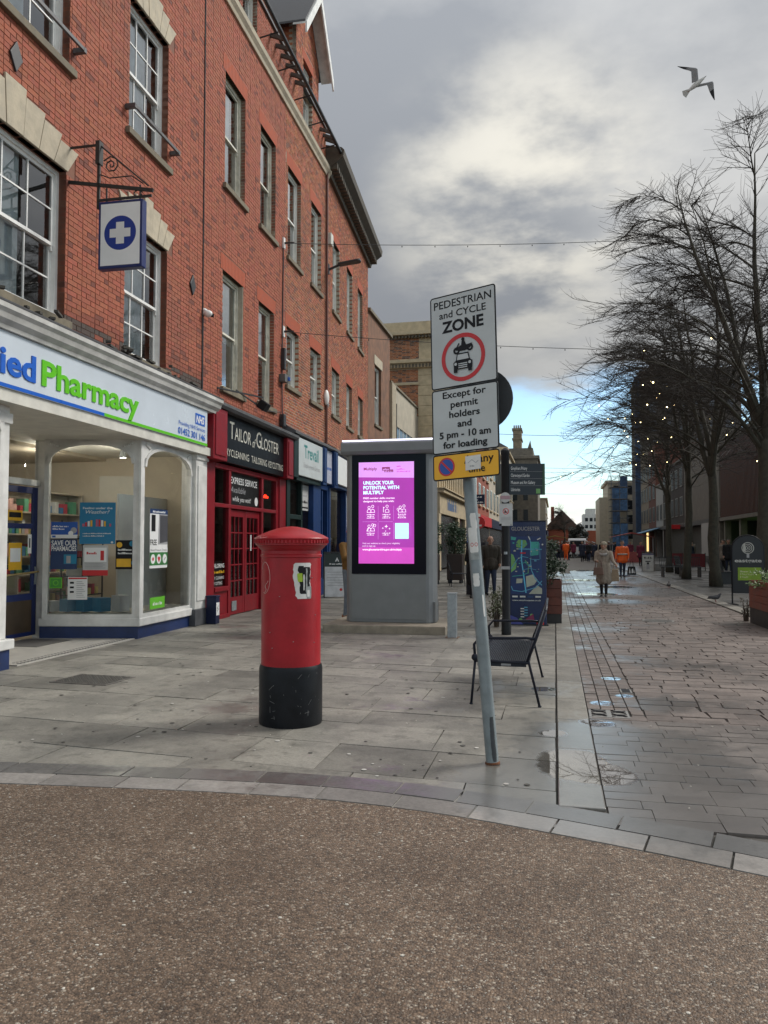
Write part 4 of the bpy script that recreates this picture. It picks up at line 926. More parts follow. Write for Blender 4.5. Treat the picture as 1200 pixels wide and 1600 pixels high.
# festoon cables over the street
def cable(label, pts, r, bulbs=0, bm=None):
    P_ = [Vector(p) for p in pts]; a, b = P_; o = MB(); n = 24; path = []
    for i in range(n+1):
        t = i/n; p = a.lerp(b, t); p.z -= .35*4*t*(1-t)*(b-a).length/18; path.append(p)
    o.tube(path, r, 5)
    for i in range(bulbs):
        t = (i+.5)/bulbs; p = a.lerp(b, t); p.z -= .35*4*t*(1-t)*(b-a).length/18+.04; o.ball(p, (.014, .014, .024), 6, 4)
    return tag(o.build('overhead_cable', darkmetal), label, 'cable', 'cables strung across the street')
for z, ze, lb in ((9.17, 10.9, 'upper near festoon cable strung from the brick wall over the street'), (6.89, 7.2, 'lower near festoon cable strung from the brick wall over the street')):
    p0 = wA(.03, 5.32, z); cable(lb, [p0, (11.4, 24.4, ze)], .008, 22)
    an = T('cable_anchor', 'white %s wall bracket anchoring a festoon cable' % ('upper' if z > 8 else 'lower'), 'bracket', p0, ARZ); MB().box(-.03, .02, -.06, .06, -.14, .14).build('plate', white, an, bevel=.01); MB().tube([(.0, 0, 0), (.28, .0, .0)], [.03, .012], 8).build('eye_bolt', darkmetal, an)
for i, (y, z) in enumerate(((48, 8.3), (72, 8.6), (84, 9.3), (100, 8.0))): cable(['third', 'fourth', 'fifth', 'farthest'][i]+' thin festoon cable crossing far down the street', [(-6.4, y, z+.3), (11.4, y+1, z)], .014)
# ---------------------------------------------------------------- Trevail shop and blue shops (ground floors of B and C)
gr = M('dark_green_paint', (.008, .022, .020), .45, .2, 5, spec=.3); bl = M('blue_paint', (.008, .035, .13), .45, .2, 5, spec=.3)
mb = MB(); mb.box(.0, .30, 5.42, 5.8, 3.2, 4.3); mb.box(.0, .12, 5.40, 5.62, 0, 3.2); mb.box(-.05, .1, 5.62, 5.72, 0, 3.2); mb.box(-.04, .09, 5.72, 6.76, 2.15, 2.27); mb.box(-.05, .09, 6.68, 6.8, 0, 3.2); mb.box(-.05, .05, 5.72, 6.68, 0, .5); mb.box(0, .1, 6.8, 7.6, 0, .5)
mb.box(.0, .24, 5.8, 8.05, 3.15, 3.27)
gs = mb.build('green_shopfront', gr, B, bevel=.01)
for a, b, c, d in ((5.72, 6.68, .5, 2.15), (5.72, 6.68, 2.27, 3.15), (6.8, 7.6, .5, 2.6)): MB().add([(0, a, c), (0, b, c), (0, b, d), (0, a, d)], [(0, 1, 2, 3)]).build('pane', shopglass, gs)
ts = MB().box(.05, .30, 5.8, 8.02, 3.28, 4.26).build('fascia_sign', M('sign_box_white', (.62, .66, .66), .2, .05, 2), B, bevel=.015)
tl_ = M('letter_teal', (.02, .22, .20), .35, .05)
F = Flat((.3005, 5.8, 3.28), (0, 1, 0), UP); F.text('Trevail', .45, .50, .34, tl_, w=1.35, bold=.02).text('Employment Group', .42, .24, .13, P_grey, w=1.5); F.build('lettering', ts)
F = Flat((.02, 6.82, 2.42), (0, 1, 0), UP); F.base(.75, .7, .01, M('print_pale', (.5, .5, .49))); F.text('~', .1, .38, .07, P_grey, w=.5).text('~', .08, .2, .08, P_black, w=.6).rect(.04, .06, .7, .1, P_black); F.build('window_board', gs)
mb = MB()
for a, b in ((8.1, 8.5), (9.35, 9.75)): mb.box(.0, .3, a, b, 3.2, 4.35); mb.box(.3, .32, a+.06, b-.06, 3.28, 4.27)
mb.box(.0, .16, 7.6, 8.35, 0, 3.2); mb.box(.0, .12, 8.5, 9.35, 3.1, 3.25); mb.box(-.05, .1, 8.35, 8.75, 0, .5); mb.box(-.05, .08, 8.75, 8.85, 0, 3.2); mb.box(-.05, .12, 9.2, 9.4, 0, 3.2); mb.box(-.05, .06, 8.85, 9.2, 0, .45); mb.box(-.05, .06, 8.35, 8.75, 2.2, 2.3)
bs = mb.build('blue_shopfront', bl, B, bevel=.012)
for a, b, c, d in ((8.35, 8.75, .5, 3.1), (8.85, 9.2, .45, 3.1)): MB().add([(0, a, c), (0, b, c), (0, b, d), (0, a, d)], [(0, 1, 2, 3)]).build('pane', shopglass, bs)
s2 = MB().box(.05, .22, 8.5, 9.35, 3.3, 4.28).build('fascia_sign', M('sign_pale_lilac', (.5, .52, .62), .25, .05, 2), B, bevel=.01)
F = Flat((.2205, 8.5, 3.3), (0, 1, 0), UP); F.text('~', .1, .4, .12, P_blue, w=.65); F.build('lettering', s2)
MB().prism([(0, 5.42, 4.3), (.34, 5.42, 4.32), (.34, 5.42, 4.38), (.0, 5.42, 4.56)], (0, 3.9, 0)).build('fascia_top', lead, B)
# ---------------------------------------------------------------- C: long brick building with dark cornice
CL = (-6.795, 22.308, 0); CRZ = R(4.5)
Cb = T('brick_building', 'orange brick building with a heavy dark cornice beyond the gabled house', 'building', CL, CRZ)
HC2 = [(1.08, 2.2, 8.98, 11.3), (3.52, 4.58, 8.98, 11.3), (5.76, 6.82, 8.98, 11.3)]; HC1 = [(1.0, 2.2, 5.62, 7.14), (3.5, 4.55, 5.62, 7.14), (5.8, 6.9, 5.62, 7.14)]
blk = HC2+HC1
for h in HC2+HC1: blk = blk+[(h[0]-.12, h[1]+.12, h[3], h[3]+.33), (h[0]-.08, h[1]+.08, h[2]-.11, h[2])]
wall_face('wall', Cb, .0, 8.15, 4.1, 13.3, HC2+HC1, mort_pale); body('shell', Cb, 0, 8.15, 13.3, M('gable_end', (.2, .1, .07), .9, .3), x=-.6)
brick_wall(Cb, .02, 8.15, 4.15, 13.0, blk, col_light, 0, 12, jt=.019)
for i, h in enumerate(HC2+HC1): sash(Cb, *h, 1, 1, fr[1], seed=i+70); soldier(Cb, h[0], h[1], h[3])
cm = M('dark_cornice', (.085, .07, .052), .7, .35, 5, .3)
MB().prism([(-.02, .0, 12.95), (.1, .0, 12.95), (.14, .0, 13.1), (.42, .0, 13.32), (.55, .0, 13.42), (.58, .0, 13.62), (.5, .0, 13.7), (-.2, .0, 13.85)], (0, 8.35, 0)).build('cornice', cm, Cb)
mb = MB()
for i in range(34): s = .05+.245*i; mb.box(.1, .36, s, s+.12, 13.06, 13.24)
mb.build('modillions', M('modillion', (.10, .085, .065), .8, .3), Cb)
MB().tube([(.05, .0, 4.2), (.05, .0, 13)], .04, 8).build('downpipe', M('pipe_brown', (.14, .05, .035), .6), Cb)
MB().prism([(0, .0, 4.3), (.34, .0, 4.32), (.34, .0, 4.4), (.0, .0, 4.6)], (0, 8.2, 0)).build('fascia_top', lead, Cb)
mb = MB(); mb.box(.0, .25, 0., 8.15, 3.25, 4.3)
for s in (0, 2.6, 5.3, 8.0): mb.box(-.05, .15, s, s+.18, 0, 3.25)
mb.box(-.05, .1, .18, 8., 0, .45)
o = mb.build('blue_shopfront', bl, Cb, bevel=.01)
MB().add([(0, .18, .45), (0, 8., .45), (0, 8., 3.25), (0, .18, 3.25)], [(0, 1, 2, 3)]).build('pane', shopglass, o)
for k, (a, b, m_) in enumerate(((.3, 2.4, P_white), (2.8, 5.1, M('sign_mint', (.25, .6, .42), .3)), (5.5, 7.8, M('sign_olive', (.42, .48, .25), .3)))): MB().box(.2, .33, a, b, 3.35, 4.22).build('fascia_sign', m_, Cb, bevel=.01)
# ---------------------------------------------------------------- D: brown rendered house and E: low cream building
D = T('rendered_house', 'narrow brown rendered house with one sash window beside the brick row', 'building', (-7.43, 30.43, 0))
ren = M('brown_render', (.23, .12, .075), .9, .35, 2.5, .4, 30, grime=.4)
wall_face('wall', D, 0, 4.27, 0, 11.1, [(1.2, 2.45, 6.6, 9.15)], ren, x=0); body('shell', D, 0.0, 4.27, 11.1, ren, x=-.5)
sash(D, 1.2, 2.45, 6.6, 9.15, 1, 1, fr[1], curtain=False); MB().box(-.02, .03, 1.05, 2.6, 9.15, 9.55).build('lintel', stone_m, D)
MB().box(-7, .12, -.05, 4.35, 11.1, 11.22).build('coping', sill_m, D); MB().box(.0, .25, 0, 4.27, 3.2, 4.2).build('fascia_sign', M('sign_olive', (.42, .48, .25)), D); MB().box(.0, .02, .3, 3.9, .3, 3.1).build('shop_pane', M('dark_pane', (.02, .025, .03), .25, spec=.3), D)
E_ = T('rendered_building', 'low cream rendered building with a strip window between the brown house and stone bank', 'building', (-7.43, 34.7, 0))
cr = M('cream_render', (.47, .42, .33), .85, .15, 2, .1, grime=.15)
wall_face('wall', E_, .0, 7.3, 0, 9.0, [(1.4, 6.9, 6.6, 7.2)], cr, x=0); body('shell', E_, 0, 7.3, 9.0, cr, x=-.5); MB().box(-6, .08, -.02, 7.3, 9.0, 9.1).build('coping', sill_m, E_)
MB().box(.0, .12, .0, .9, 0, 9.0).build('pilaster', M('cream_pilaster', (.42, .36, .26), .85, .15), E_)
wn = MB()
for i in range(6): wn.box(-.1, -.02, 1.4+.95*i, 1.46+.95*i, 6.6, 7.2)
wf = wn.build('strip_window', white, E_)
for i in range(5): MB().add([(-.06, 1.46+.95*i, 6.6), (-.06, 2.35+.95*i, 6.6), (-.06, 2.35+.95*i, 7.2), (-.06, 1.46+.95*i, 7.2)], [(0, 1, 2, 3)]).build('pane', M('blue_glass', (.25, .4, .55), .1), wf)
MB().box(0, .2, 1.0, 7.2, 3.2, 4.2).build('fascia_sign', M('sign_lilac', (.28, .3, .6), .4), E_); MB().box(0, .02, 1.2, 7.0, .4, 3.1).build('shop_pane', M('dark_pane', (.02, .025, .03), .25, spec=.3), E_)
MB().tube([(.08, 1.1, 4.3), (.08, 1.1, 8.2)], .04, 6).build('downpipe', darkmetal, E_)
# ---------------------------------------------------------------- F: classical bank-like building, end wall towards us
Fb = T('stone_building', 'classical brick and stone building with quoins, cornices and a shop below', 'building', (-6.4, 42.0, 0))
mb = MB(); mb.add([(-3.6, -.01, 0), (-.85, -.01, 0), (-.85, -.01, 13.3), (-3.6, -.01, 13.3)], [(0, 1, 2, 3)]); mb.build('end_wall', mort_pale, Fb)
bk = MB(); rg = random.Random(31); z = 8.6; row = 0
while z < 13.2:
    x = -3.6-(.1 if row % 2 else 0)
    while x < -.9:
        L = .215 if (row+int(x*9)) % 2 else .105; k = rg.uniform(.6, 1.15); bk.cur = (.42*k, .15*k, .06*k) if rg.random() > .2 else (.12, .06, .045)
        if not (10.35 < z < 10.5 or 11.2 < z < 11.75 or z > 13.0): bk.box(x, min(x+L, -.86), -.02, 0.06, z, z+.062, skip='kb')
        x += L+.012
    z += .078; row += 1
bk.build('brickwork', brick_m, Fb, kind='stuff')
st = M('bath_stone', (.50, .41, .27), .8, .2, 3, .25, 30, grime=.25)
qn = MB(); z = 4.6
while z < 11.1: qn.box(-.97, .04, -.05, .5, z+.02, z+.55); z += .57
qn.box(-.93, .02, -.03, .5, 11.75, 13.0); qn.build('quoin', st, Fb, bevel=.02)
MB().box(-.96, .02, -.03, 13.4, 4.6, 11.2).build('stone_wall', st, Fb)
dkst = M('dark_stone', (.12, .10, .075), .85, .35, 6, .3); c1 = MB(); c1.box(-3.6, .35, -.4, 13.4, 11.55, 11.75); c1.box(-3.6, .2, -.25, 13.4, 11.3, 11.55); c1.box(-3.6, .1, -.15, 13.4, 13.0, 13.12); c1.box(-3.6, .4, -.45, 13.4, 13.12, 13.32); c1.box(-3.6, -.9, -.1, -.02, 10.36, 10.5)  # dentils take a darker tone than the cornice stone
c1.build('cornice', st, Fb, bevel=.02); c2 = MB()
for i in range(20): c2.box(-3.55+.19*i, -3.45+.19*i, -.3, -.1, 11.32, 11.5); c2.box(-3.55+.19*i, -3.45+.19*i, -.36, -.1, 12.96, 13.1)
for i in range(60): c2.box(.1, .28, .1+.22*i, .2+.22*i, 11.32, 11.5)
c2.build('dentils', dkst, Fb); MB().box(-3.6, .02, -.02, 13.4, 13.32, 13.95).build('parapet', st, Fb); body('shell', Fb, .5, 13.4, 13.3, st, x=-.2)
mb = MB(); mb.box(-.1, .2, .2, 13.3, 3.2, 4.35); mb.box(-.1, .45, .0, 13.4, 4.35, 4.55); mb.box(-.1, .55, -.1, 13.5, 4.55, 4.62)
for s in (.0, 8.6, 12.6): mb.box(-.1, .18, s, s+.8, 0, 3.2)
mb.build('shop_surround', st, Fb, bevel=.02)
MB().box(-.1, .0, .8, 12.6, .1, 3.2).build('shop_pane', M('dark_pane', (.02, .025, .03), .25, spec=.3), Fb)
F = Flat((.2, 3.0, 3.4), (0, 1, 0), UP, .004); F.text('~', .3, .1, .75, M('letter_denim', (.02, .10, .28), .4), w=4.6, bold=.03); F.build('lettering', Fb)
mb = MB()
for i in range(14): mb.box(.02, .12, .6+.9*i, 1.0+.9*i, 4.7, 11.2)
mb.build('pilaster', st, Fb); mb = MB()
for i in range(13): mb.box(.02, .03, 1.05+.9*i, 1.45+.9*i, 5.2, 7.6); mb.box(.02, .03, 1.05+.9*i, 1.45+.9*i, 8.3, 10.6)
mb.build('window', M('dark_pane', (.02, .025, .03), .25, spec=.3), Fb)
# ---------------------------------------------------------------- far left row, each building its own
def far_house(name, label, y0, y1, x, h, mat, wins, roof=None, depth=8, fascia=None, cat='building', cornice=None):
    o = T(name, label, cat, (x, y0, 0)); L = y1-y0
    MB().box(-depth, 0, 0, L, 0, h).build('wall', mat, o)
    MB().box(-depth-.1, .35, -.1, L+.1, h, h+.25).build('cornice', cornice or st, o)
    n, rows, wh = wins
    for r_ in range(rows):
        for i in range(n):
            a = L*(i+.28)/n; b = L*(i+.72)/n; z0 = 5.0+r_*(h-5.2)/max(rows, 1)
            f = MB(); f.box(.0, .06, a-.08, b+.08, z0-.1, z0+wh+.1); ff = f.build('window', fr[1], o)
            MB().box(.06, .065, a, b, z0, z0+wh).build('pane', M('dark_pane', (.02, .025, .03), .25, spec=.3), ff)
            if h > 6: MB().box(.0, .16, a-.15, b+.15, z0-.25, z0-.1).build('sill', st, ff)
    MB().box(.0, .3, .1, L-.1, 3.1, 4.0).build('fascia_sign', fascia or navy, o); MB().box(.0, .04, .3, L-.3, .3, 3.0).build('shop_pane', M('dark_pane', (.02, .025, .03), .25, spec=.3), o)
    if roof: MB().prism([(.3, -.1, h+.25), (-depth/2, -.1, h+.25+roof), (-depth, -.1, h+.25)], (0, L+.2, 0)).build('roof', slate, o)
    return o
wh_ = M('white_render', (.56, .55, .52), .8, .15, 2, .1, grime=.15); rb = M('far_red_brick', (.30, .09, .055), .85, .2, 8); gy = M('grey_stone', (.20, .175, .14), .85, .3, 2, .2, grime=.35); crm = M('cream_far', (.50, .44, .34), .8, .12, 2)
far_house('terraced_house', 'white rendered shop building past the stone classical building', 55.6, 65, -6.4, 8.6, wh_, (2, 1, 1.9), None, fascia=M('sign_dull', (.4, .38, .34)))
far_house('terraced_house', 'red brick gabled shop building in the far left row', 65.2, 77, -6.4, 10.5, rb, (3, 2, 1.7), 2., fascia=P_red)
far_house('terraced_house', 'cream far shop building with dark cornice next to the grey tower', 77.2, 100, -6.4, 11.8, crm, (5, 2, 1.9), None)
far_house('terraced_house', 'tall cream building stepping down to the street, far left', 100.2, 119.5, -6.2, 13.8, crm, (4, 3, 1.6), 2.5)
tw = T('stone_tower_building', 'grey stone building with a square chimney tower far down the street', 'building', (-6.4, 120, 0))
MB().box(-6, 3.9, 0, 18, 0, 14.6).build('wall', gy, tw); MB().box(-6.2, 4.2, -.3, 18.2, 14.6, 15.1).build('cornice', gy, tw, bevel=.05); MB().box(-5.5, 3.2, 1, 17, 15.1, 16.4).build('parapet', gy, tw)
mb = MB(); mb.box(.1, 1.35, 2, 6, 14, 19.4); mb.box(-.05, 1.5, 1.9, 6.1, 17.9, 18.15); mb.box(-.05, 1.5, 1.9, 6.1, 19.4, 19.7)
for i in range(4): mb.lathe([(.13, 0), (.1, .6)], 8, c=(.25+.32*i, 3, 19.7))
mb.build('chimney', M('old_stone', (.24, .195, .13), .85, .3, 2, .2), tw); MB().prism([(2.4, .9, 16.4), (3.0, .9, 16.4), (2.8, .9, 17.6)], (0, 1, 0)).build('finial', gy, tw)
mb = MB()
for r_ in range(3):
    for i in range(3): mb.box(-1.5+1.6*i, -.8+1.6*i, -.03, -.01, 5+3.2*r_, 6.8+3.2*r_)
mb.build('window', M('dark_pane', (.02, .025, .03), .25, spec=.3), tw); MB().box(-1, 4.3, -2.2, -.2, 3.0, 3.6).build('shop_canopy', navy, tw); MB().box(-.8, 4.0, -2.0, -.1, 0, 3.0).build('shop_pane', M('dark_pane', (.02, .025, .03), .25, spec=.3), tw)
far_house('stone_corner_building', 'pale stone building closing the left side in the distance', 142, 175, -1.6, 9.6, crm, (6, 2, 1.6), None)
# street clutter hanging on the far left row
bsn = MB().box(0, .9, -.04, .04, 0, .75).build('projecting_sign', [navy]); bsn.location = (-6.2, 60, 4.6); tag(bsn, 'dark blue projecting shop sign on the white building', 'sign')
F = Flat((0, -.041, 0), (1, 0, 0), UP); F.text('~', .08, .5, .1, P_white, w=.6).text('~', .08, .3, .1, P_white, w=.3).text('~', .08, .1, .1, P_white, w=.7); F.build('lettering', bsn)
lsn = T('round_sign', 'round red L sign projecting over a red shopfront', 'sign', (-6.1, 58., 3.1)); MB().tube([(.55, -.05, 0), (.55, .05, 0)], .45, 24).build('disc', M('sign_red', (.55, .015, .02), .35, .05), lsn)
F = Flat((.1, -.052, -.45), (1, 0, 0), UP); F.text('L', .45, .2, .55, P_white, 'c', bold=.04, shear=.2); F.build('letter', lsn); MB().bar((-.3, 0, .2), (.15, 0, .2), .04, .04).build('bracket', darkmetal, lsn)
ban = MB().box(-.02, .02, 0, 3.0, 1.0, 4.4).build('banner', M('banner_blue', (.02, .05, .22), .5, .25, 2)); ban.location = (-6.3, 55.9, 0); tag(ban, 'tall blue banner hanging on the white shop front', 'banner')
# ================================================================ STREET FURNITURE
# ---------------- pillar box
pb_red = M('pillar_box_red', (.36, .010, .018), .36, .2, 5, .1, 50, spec=.4, grime=.28); pb_black = M('pillar_box_black', (.008, .009, .012), .42, .35, 9, .1, spec=.25)
pb = T('post_box', 'red cylindrical pillar post box with black base and torn sticker', 'post box', (-2.19, 6.23, 0))
MB().lathe([(.262, 0), (.266, .02), (.266, .455), (.262, .475), (.254, .492), (.25, .492)], 48).build('base', pb_black, pb, auto=True)
MB().lathe([(.25, .485), (.25, 1.385), (.258, 1.392), (.258, 1.408), (.25, 1.416), (.25, 1.445), (.262, 1.455), (.285, 1.48), (.292, 1.49)], 48).build('body', pb_red, pb, auto=True)
cp = MB().lathe([(.285, 1.484), (.303, 1.492), (.303, 1.502), (.307, 1.506), (.309, 1.538), (.315, 1.545), (.312, 1.552), (.27, 1.576), (.2, 1.605), (.12, 1.632), (.05, 1.646), (.005, 1.65)], 56).build('cap', pb_red, pb, auto=True)
mb = MB()
for i in range(64):
    t = 2*math.pi*i/64; mb.obox((.309*math.cos(t), .309*math.sin(t), 1.52), (.012, .014, .026), Matrix.Rotation(t, 3, 'Z'))
mb.build('dentils', pb_red, cp)
def cyl_patch(mb, r, a0, aw, z0, z1, edge, mi=0, seed=0, n=6, rows=22):
    rg = random.Random(seed); prev = None
    l = r_ = 0
    for k in range(rows+1):
        z = z0+(z1-z0)*k/rows; l += rg.uniform(-edge, edge); r_ += rg.uniform(-edge, edge); l = max(-.25, min(.25, l)); r_ = max(-.25, min(.25, r_))
        tp = .5*max(0, 1-k/2)+.4*max(0, (k-rows+2)/2)*rg.random()
        a = a0-aw/2*(1+l-tp*.5); b = a0+aw/2*(1+r_-tp*.3)
        ring = [(r*math.cos(a+(b-a)*i/n), r*math.sin(a+(b-a)*i/n), z) for i in range(n+1)]
        if prev: mb.add(prev+ring, [(i, i+1, n+2+i, n+1+i) for i in range(n)], mi)
        prev = ring
fa = math.atan2(-6.23, 2.19)                       # direction from the box to the camera
mb = MB(); S = fa+.42
cyl_patch(mb, .2515, S, .60, 1.05, 1.345, .07, 0, 4); cyl_patch(mb, .2522, S+.03, .34, 1.09, 1.31, .12, 1, 5); cyl_patch(mb, .2528, S-.13, .17, 1.19, 1.26, .1, 2, 6, rows=8); cyl_patch(mb, .2529, S-.10, .2, 1.26, 1.32, .15, 1, 8, rows=6); cyl_patch(mb, .2533, S+.1, .06, 1.1, 1.3, .3, 3, 9); cyl_patch(mb, .2533, S+.0, .04, 1.12, 1.25, .3, 0, 11); cyl_patch(mb, .2524, S+.19, .2, 1.05, 1.15, .01, 3, 12, rows=6); cyl_patch(mb, .2529, S+.17, .11, 1.065, 1.12, .01, 0, 13, rows=6)
mb.build('torn_sticker', [M('paper_white', (.72, .71, .68), .7, .08, 20), P_black, M('sticker_lime', (.35, .5, .04), .5), M('sticker_grey', (.3, .32, .31), .5, .3, 30)], pb)
mb = MB(); G0 = fa-1.05
mb.tube([(.2512*math.cos(G0+.28*math.cos(t)), .2512*math.sin(G0+.28*math.cos(t)), 1.22+.13*math.sin(t)) for t in [i*.3-1.9 for i in range(16)]], .0022, 4)
mb.tube([(.2512*math.cos(G0+.05*math.sin(3*t)+.05*t), .2512*math.sin(G0+.05*math.sin(3*t)+.05*t), 1.10+.035*t) for t in [i*.25 for i in range(12)]], .0028, 4)
mb.build('scratched_graffiti', M('scratch_white', (.6, .45, .42), .6), pb)
rg = random.Random(3); mb = MB()
for i in range(26):
    a = fa+rg.uniform(-1.3, 1.3); z = rg.uniform(.06, .44); L = rg.uniform(.01, .05); mb.tube([(.267*math.cos(a), .267*math.sin(a), z), (.267*math.cos(a+L*rg.uniform(-1, 1)*4), .267*math.sin(a+L*rg.uniform(-1, 1)*4), z+L*rg.uniform(-1, 1))], .0011, 4)
for i in range(7): a = fa+rg.uniform(-1.2, 1.2); z = rg.uniform(.55, 1.35); mb.ball((.2505*math.cos(a), .2505*math.sin(a), z), (.006, .006, .004), 6, 4)
mb.build('scuffs', M('scuff_grey', (.22, .22, .22), .7), pb)
# ---------------- advertising kiosk
ki = T('advertising_kiosk', 'tall grey digital advertising kiosk showing a purple screen', 'kiosk', (-2.82, 13.35, 0))
kg = M('kiosk_grey', (.205, .215, .225), .45, .08, 4); kd = M('kiosk_panel_grey', (.20, .21, .215), .5, .08, 4)
MB().box(-1.06, 1.05, -.72, .72, -.02, .14).build('plinth', M('concrete_plinth', (.30, .26, .205), .8, .25, 6, .3), ki, bevel=.02)
mb = MB()
for s in (-1, 1):
    pts = []
    for i in range(9): a = math.pi*i/8-math.pi/2; pts.append((s*(.64+.17*math.cos(a)), .28*math.sin(a), .14))
    mb.prism(pts, (0, 0, 3.0))
mb.box(-.66, .66, -.27, .27, .14, 3.14); mb.build('body', kg, ki, bevel=.015)
MB().prism([(-.85, -.33, 3.06), (-.85, -.38, 3.12), (-.85, -.38, 3.26), (-.85, -.34, 3.30), (-.85, .34, 3.30), (-.85, .38, 3.12), (-.85, .33, 3.06)], (1.70, 0, 0)).build('canopy', kg, ki, bevel=.03)
MB().box(-.82, .82, -.36, -.30, 3.302, 3.318).build('light_strip', M('strip_glow', (.8, .78, .95), .4, 0, emit=1.3), ki)
MB().box(-.66, .66, -.285, -.271, .98, 3.06).build('screen_bezel', M('bezel_black', (.003, .003, .010), .2, .1, spec=.12), ki)
mb = MB(); mb.box(-.655, .655, -.283, -.271, .20, .965)
for x in (-.6, .6):
    for z in (.28, .88): mb.tube([(x, -.283, z), (x, -.287, z)], .012, 8)
mb.box(.42, .5, -.286, -.284, .26, .31); lp = mb.build('lower_panel', kd, ki, bevel=.006)
MB().box(.66, .80, -.2, .2, .16, .5).build('side_hatch', M('hatch_dark', (.14, .145, .15), .5), ki)
E1 = dict(rough=.4, var=.04, emit=.6)
m_pu = M('screen_purple', (.33, .035, .33), **E1); m_li = M('screen_lilac', (.62, .28, .74), **E1); m_wh = M('screen_white', (.92, .85, .95), **E1); m_cy = M('screen_cyan', (.6, .95, .98), **E1); m_dp = M('screen_plum', (.22, .02, .12), **E1); m_mg = M('screen_magenta', (.50, .06, .42), **E1)
sc_ = Flat((-.535, -.2865, 1.16), (1, 0, 0), UP); W_, H_ = .985, 1.77
sc_.rect(0, 0, W_, H_, m_pu).rect(0, 0, W_, .28, m_mg); sc_.poly([(0, H_-.26), (W_, H_-.285), (W_, H_), (0, H_)], m_li)
sc_.text('Multiply', .09, H_-.14, .05, m_dp, w=.24, bold=.02).rect(.42, H_-.15, .56, H_-.09, m_dp).rect(.46, H_-.18, .62, H_-.135, m_dp).text('~', .435, H_-.14, .03, m_li, w=.11).text('~', .47, H_-.172, .025, m_li, w=.14).text('~', .68, H_-.09, .025, m_mg).text('~', .68, H_-.14, .022, m_mg, w=.14).text('~', .68, H_-.18, .02, m_mg, w=.24)
for k, t in enumerate(('UNLOCK YOUR', 'POTENTIAL WITH', 'MULTIPLY')): sc_.text(t, .085, H_-.39-.085*k, .058, m_cy, w=(.55, .64, .37)[k], bold=.035)
sc_.text('FREE number skills courses', .085, H_-.645, .03, m_wh, w=.56, bold=.015).text('designed to help you with:', .085, H_-.70, .03, m_wh, w=.55, bold=.015)
for c in range(3):
    for r_ in range(2):
        cx, cy = .22+.28*c, H_-.83-.325*r_
        if c == 2 and r_ == 1: continue
        if r_ == 1 and c == 1:
            for dx, dy, s in ((0, .03, .035), (-.06, 0, .02), (.06, -.01, .02), (-.01, -.05, .015)): sc_.poly([(cx+dx-s, cy+dy), (cx+dx, cy+dy-s*.25), (cx+dx+s, cy+dy), (cx+dx, cy+dy+s*.25)], m_wh).poly([(cx+dx, cy+dy-s), (cx+dx+s*.25, cy+dy), (cx+dx, cy+dy+s), (cx+dx-s*.25, cy+dy)], m_wh)
        else:
            for dx in ((-.03, .035) if c != 1 else (.015,)):
                sc_.ring(cx+dx, cy+.035+(.02 if dx > 0 else 0), .018, .025, m_wh, 14); sc_.line([(cx+dx-.035, cy-.05), (cx+dx-.03, cy-.01), (cx+dx, cy+.01), (cx+dx+.03, cy-.01), (cx+dx+.035, cy-.05), (cx+dx-.035, cy-.05)], .007, m_wh)
            if c == 2: sc_.ring(cx-.07, cy, .014, .02, m_wh, 12)
            if r_ == 1: sc_.ring(cx+.07, cy+.045, .02, .027, m_wh, 12); sc_.line([(cx-.07, cy-.055), (cx-.03, cy+.0)], .008, m_wh)
            if c == 1: sc_.line([(cx-.05, cy-.05), (cx-.05, cy+.04), (cx-.03, cy+.03)], .008, m_wh)
        tl = [['~', '~', '~'], ['~', '~', '~'], ['~', '~', '~'], ['~', '~'], ['~', '~']][c+3*r_]
        for k, t in enumerate(tl): sc_.text(t, cx, cy-.095-.03*k, .019, m_wh, 'c', w=.14-.02*(k % 2), bold=.03)
for x in (.36, .635): sc_.rect(x-.002, H_-1.02, x+.002, H_-.77, m_li).rect(x-.002, H_-1.35, x+.002, H_-1.06, m_li)
sc_.rect(.08, H_-1.045, .34, H_-1.041, m_li).rect(.37, H_-1.045, .62, H_-1.041, m_li)
sc_.rect(.66, H_-1.34, .9, H_-1.07, M('screen_mint', (.5, .85, .78), **E1))
sc_.text('Visit our website to check your eligibility', .08, H_-1.43, .024, m_wh, w=.67).text('and to sign up.', .08, H_-1.475, .024, m_wh, w=.24).text('www.gloucestershire.gov.uk/multiply', .08, H_-1.54, .028, m_wh, w=.7, bold=.03)
sc_.build('screen', ki)
# ---------------- leaning sign post
lat, fwd = Vector((.976, .2168, 0)), Vector((-.2168, .976, 0))
pdir = (Vector((0, 0, 1))-lat*.073+fwd*.045).normalized(); PROT = pdir.to_track_quat('Z', 'Y').to_matrix()
PROT = Vector((0, 0, 1)).rotation_difference(pdir).to_euler()
sp = T('sign_post', 'leaning grey pole carrying a pedestrian and cycle zone sign', 'sign post', (-.43, 5.36, 0))
pole = M('pole_grey', (.22, .25, .26), .5, .22, 9, .12, metal=.25)
def onpole(o): o.rotation_euler = PROT; return o
onpole(MB().lathe([(.044, -.03), (.044, 3.1), (.04, 3.12), (.001, 3.125)], 24).build('pole', pole, sp, auto=True))
onpole(MB().lathe([(.052, -.001), (.05, .012), (.0445, .014)], 20).build('rust_collar', M('rust', (.14, .055, .025), .9, .4, 30), sp))
ca = math.atan2(-5.36, .43); stm = [M('paper_white', (.72, .71, .68), .7), M('sticker_grey', (.3, .32, .31)), P_red]
mb = MB(); cyl_patch(mb, .0447, ca-.1, 1.5, 1.44, 1.62, .02, 0, 31); cyl_patch(mb, .0447, ca+.25, 1.0, 1.61, 1.72, .16, 0, 33, rows=10); cyl_patch(mb, .0449, ca-.1, 1.5, 1.395, 1.445, .01, 1, 32)
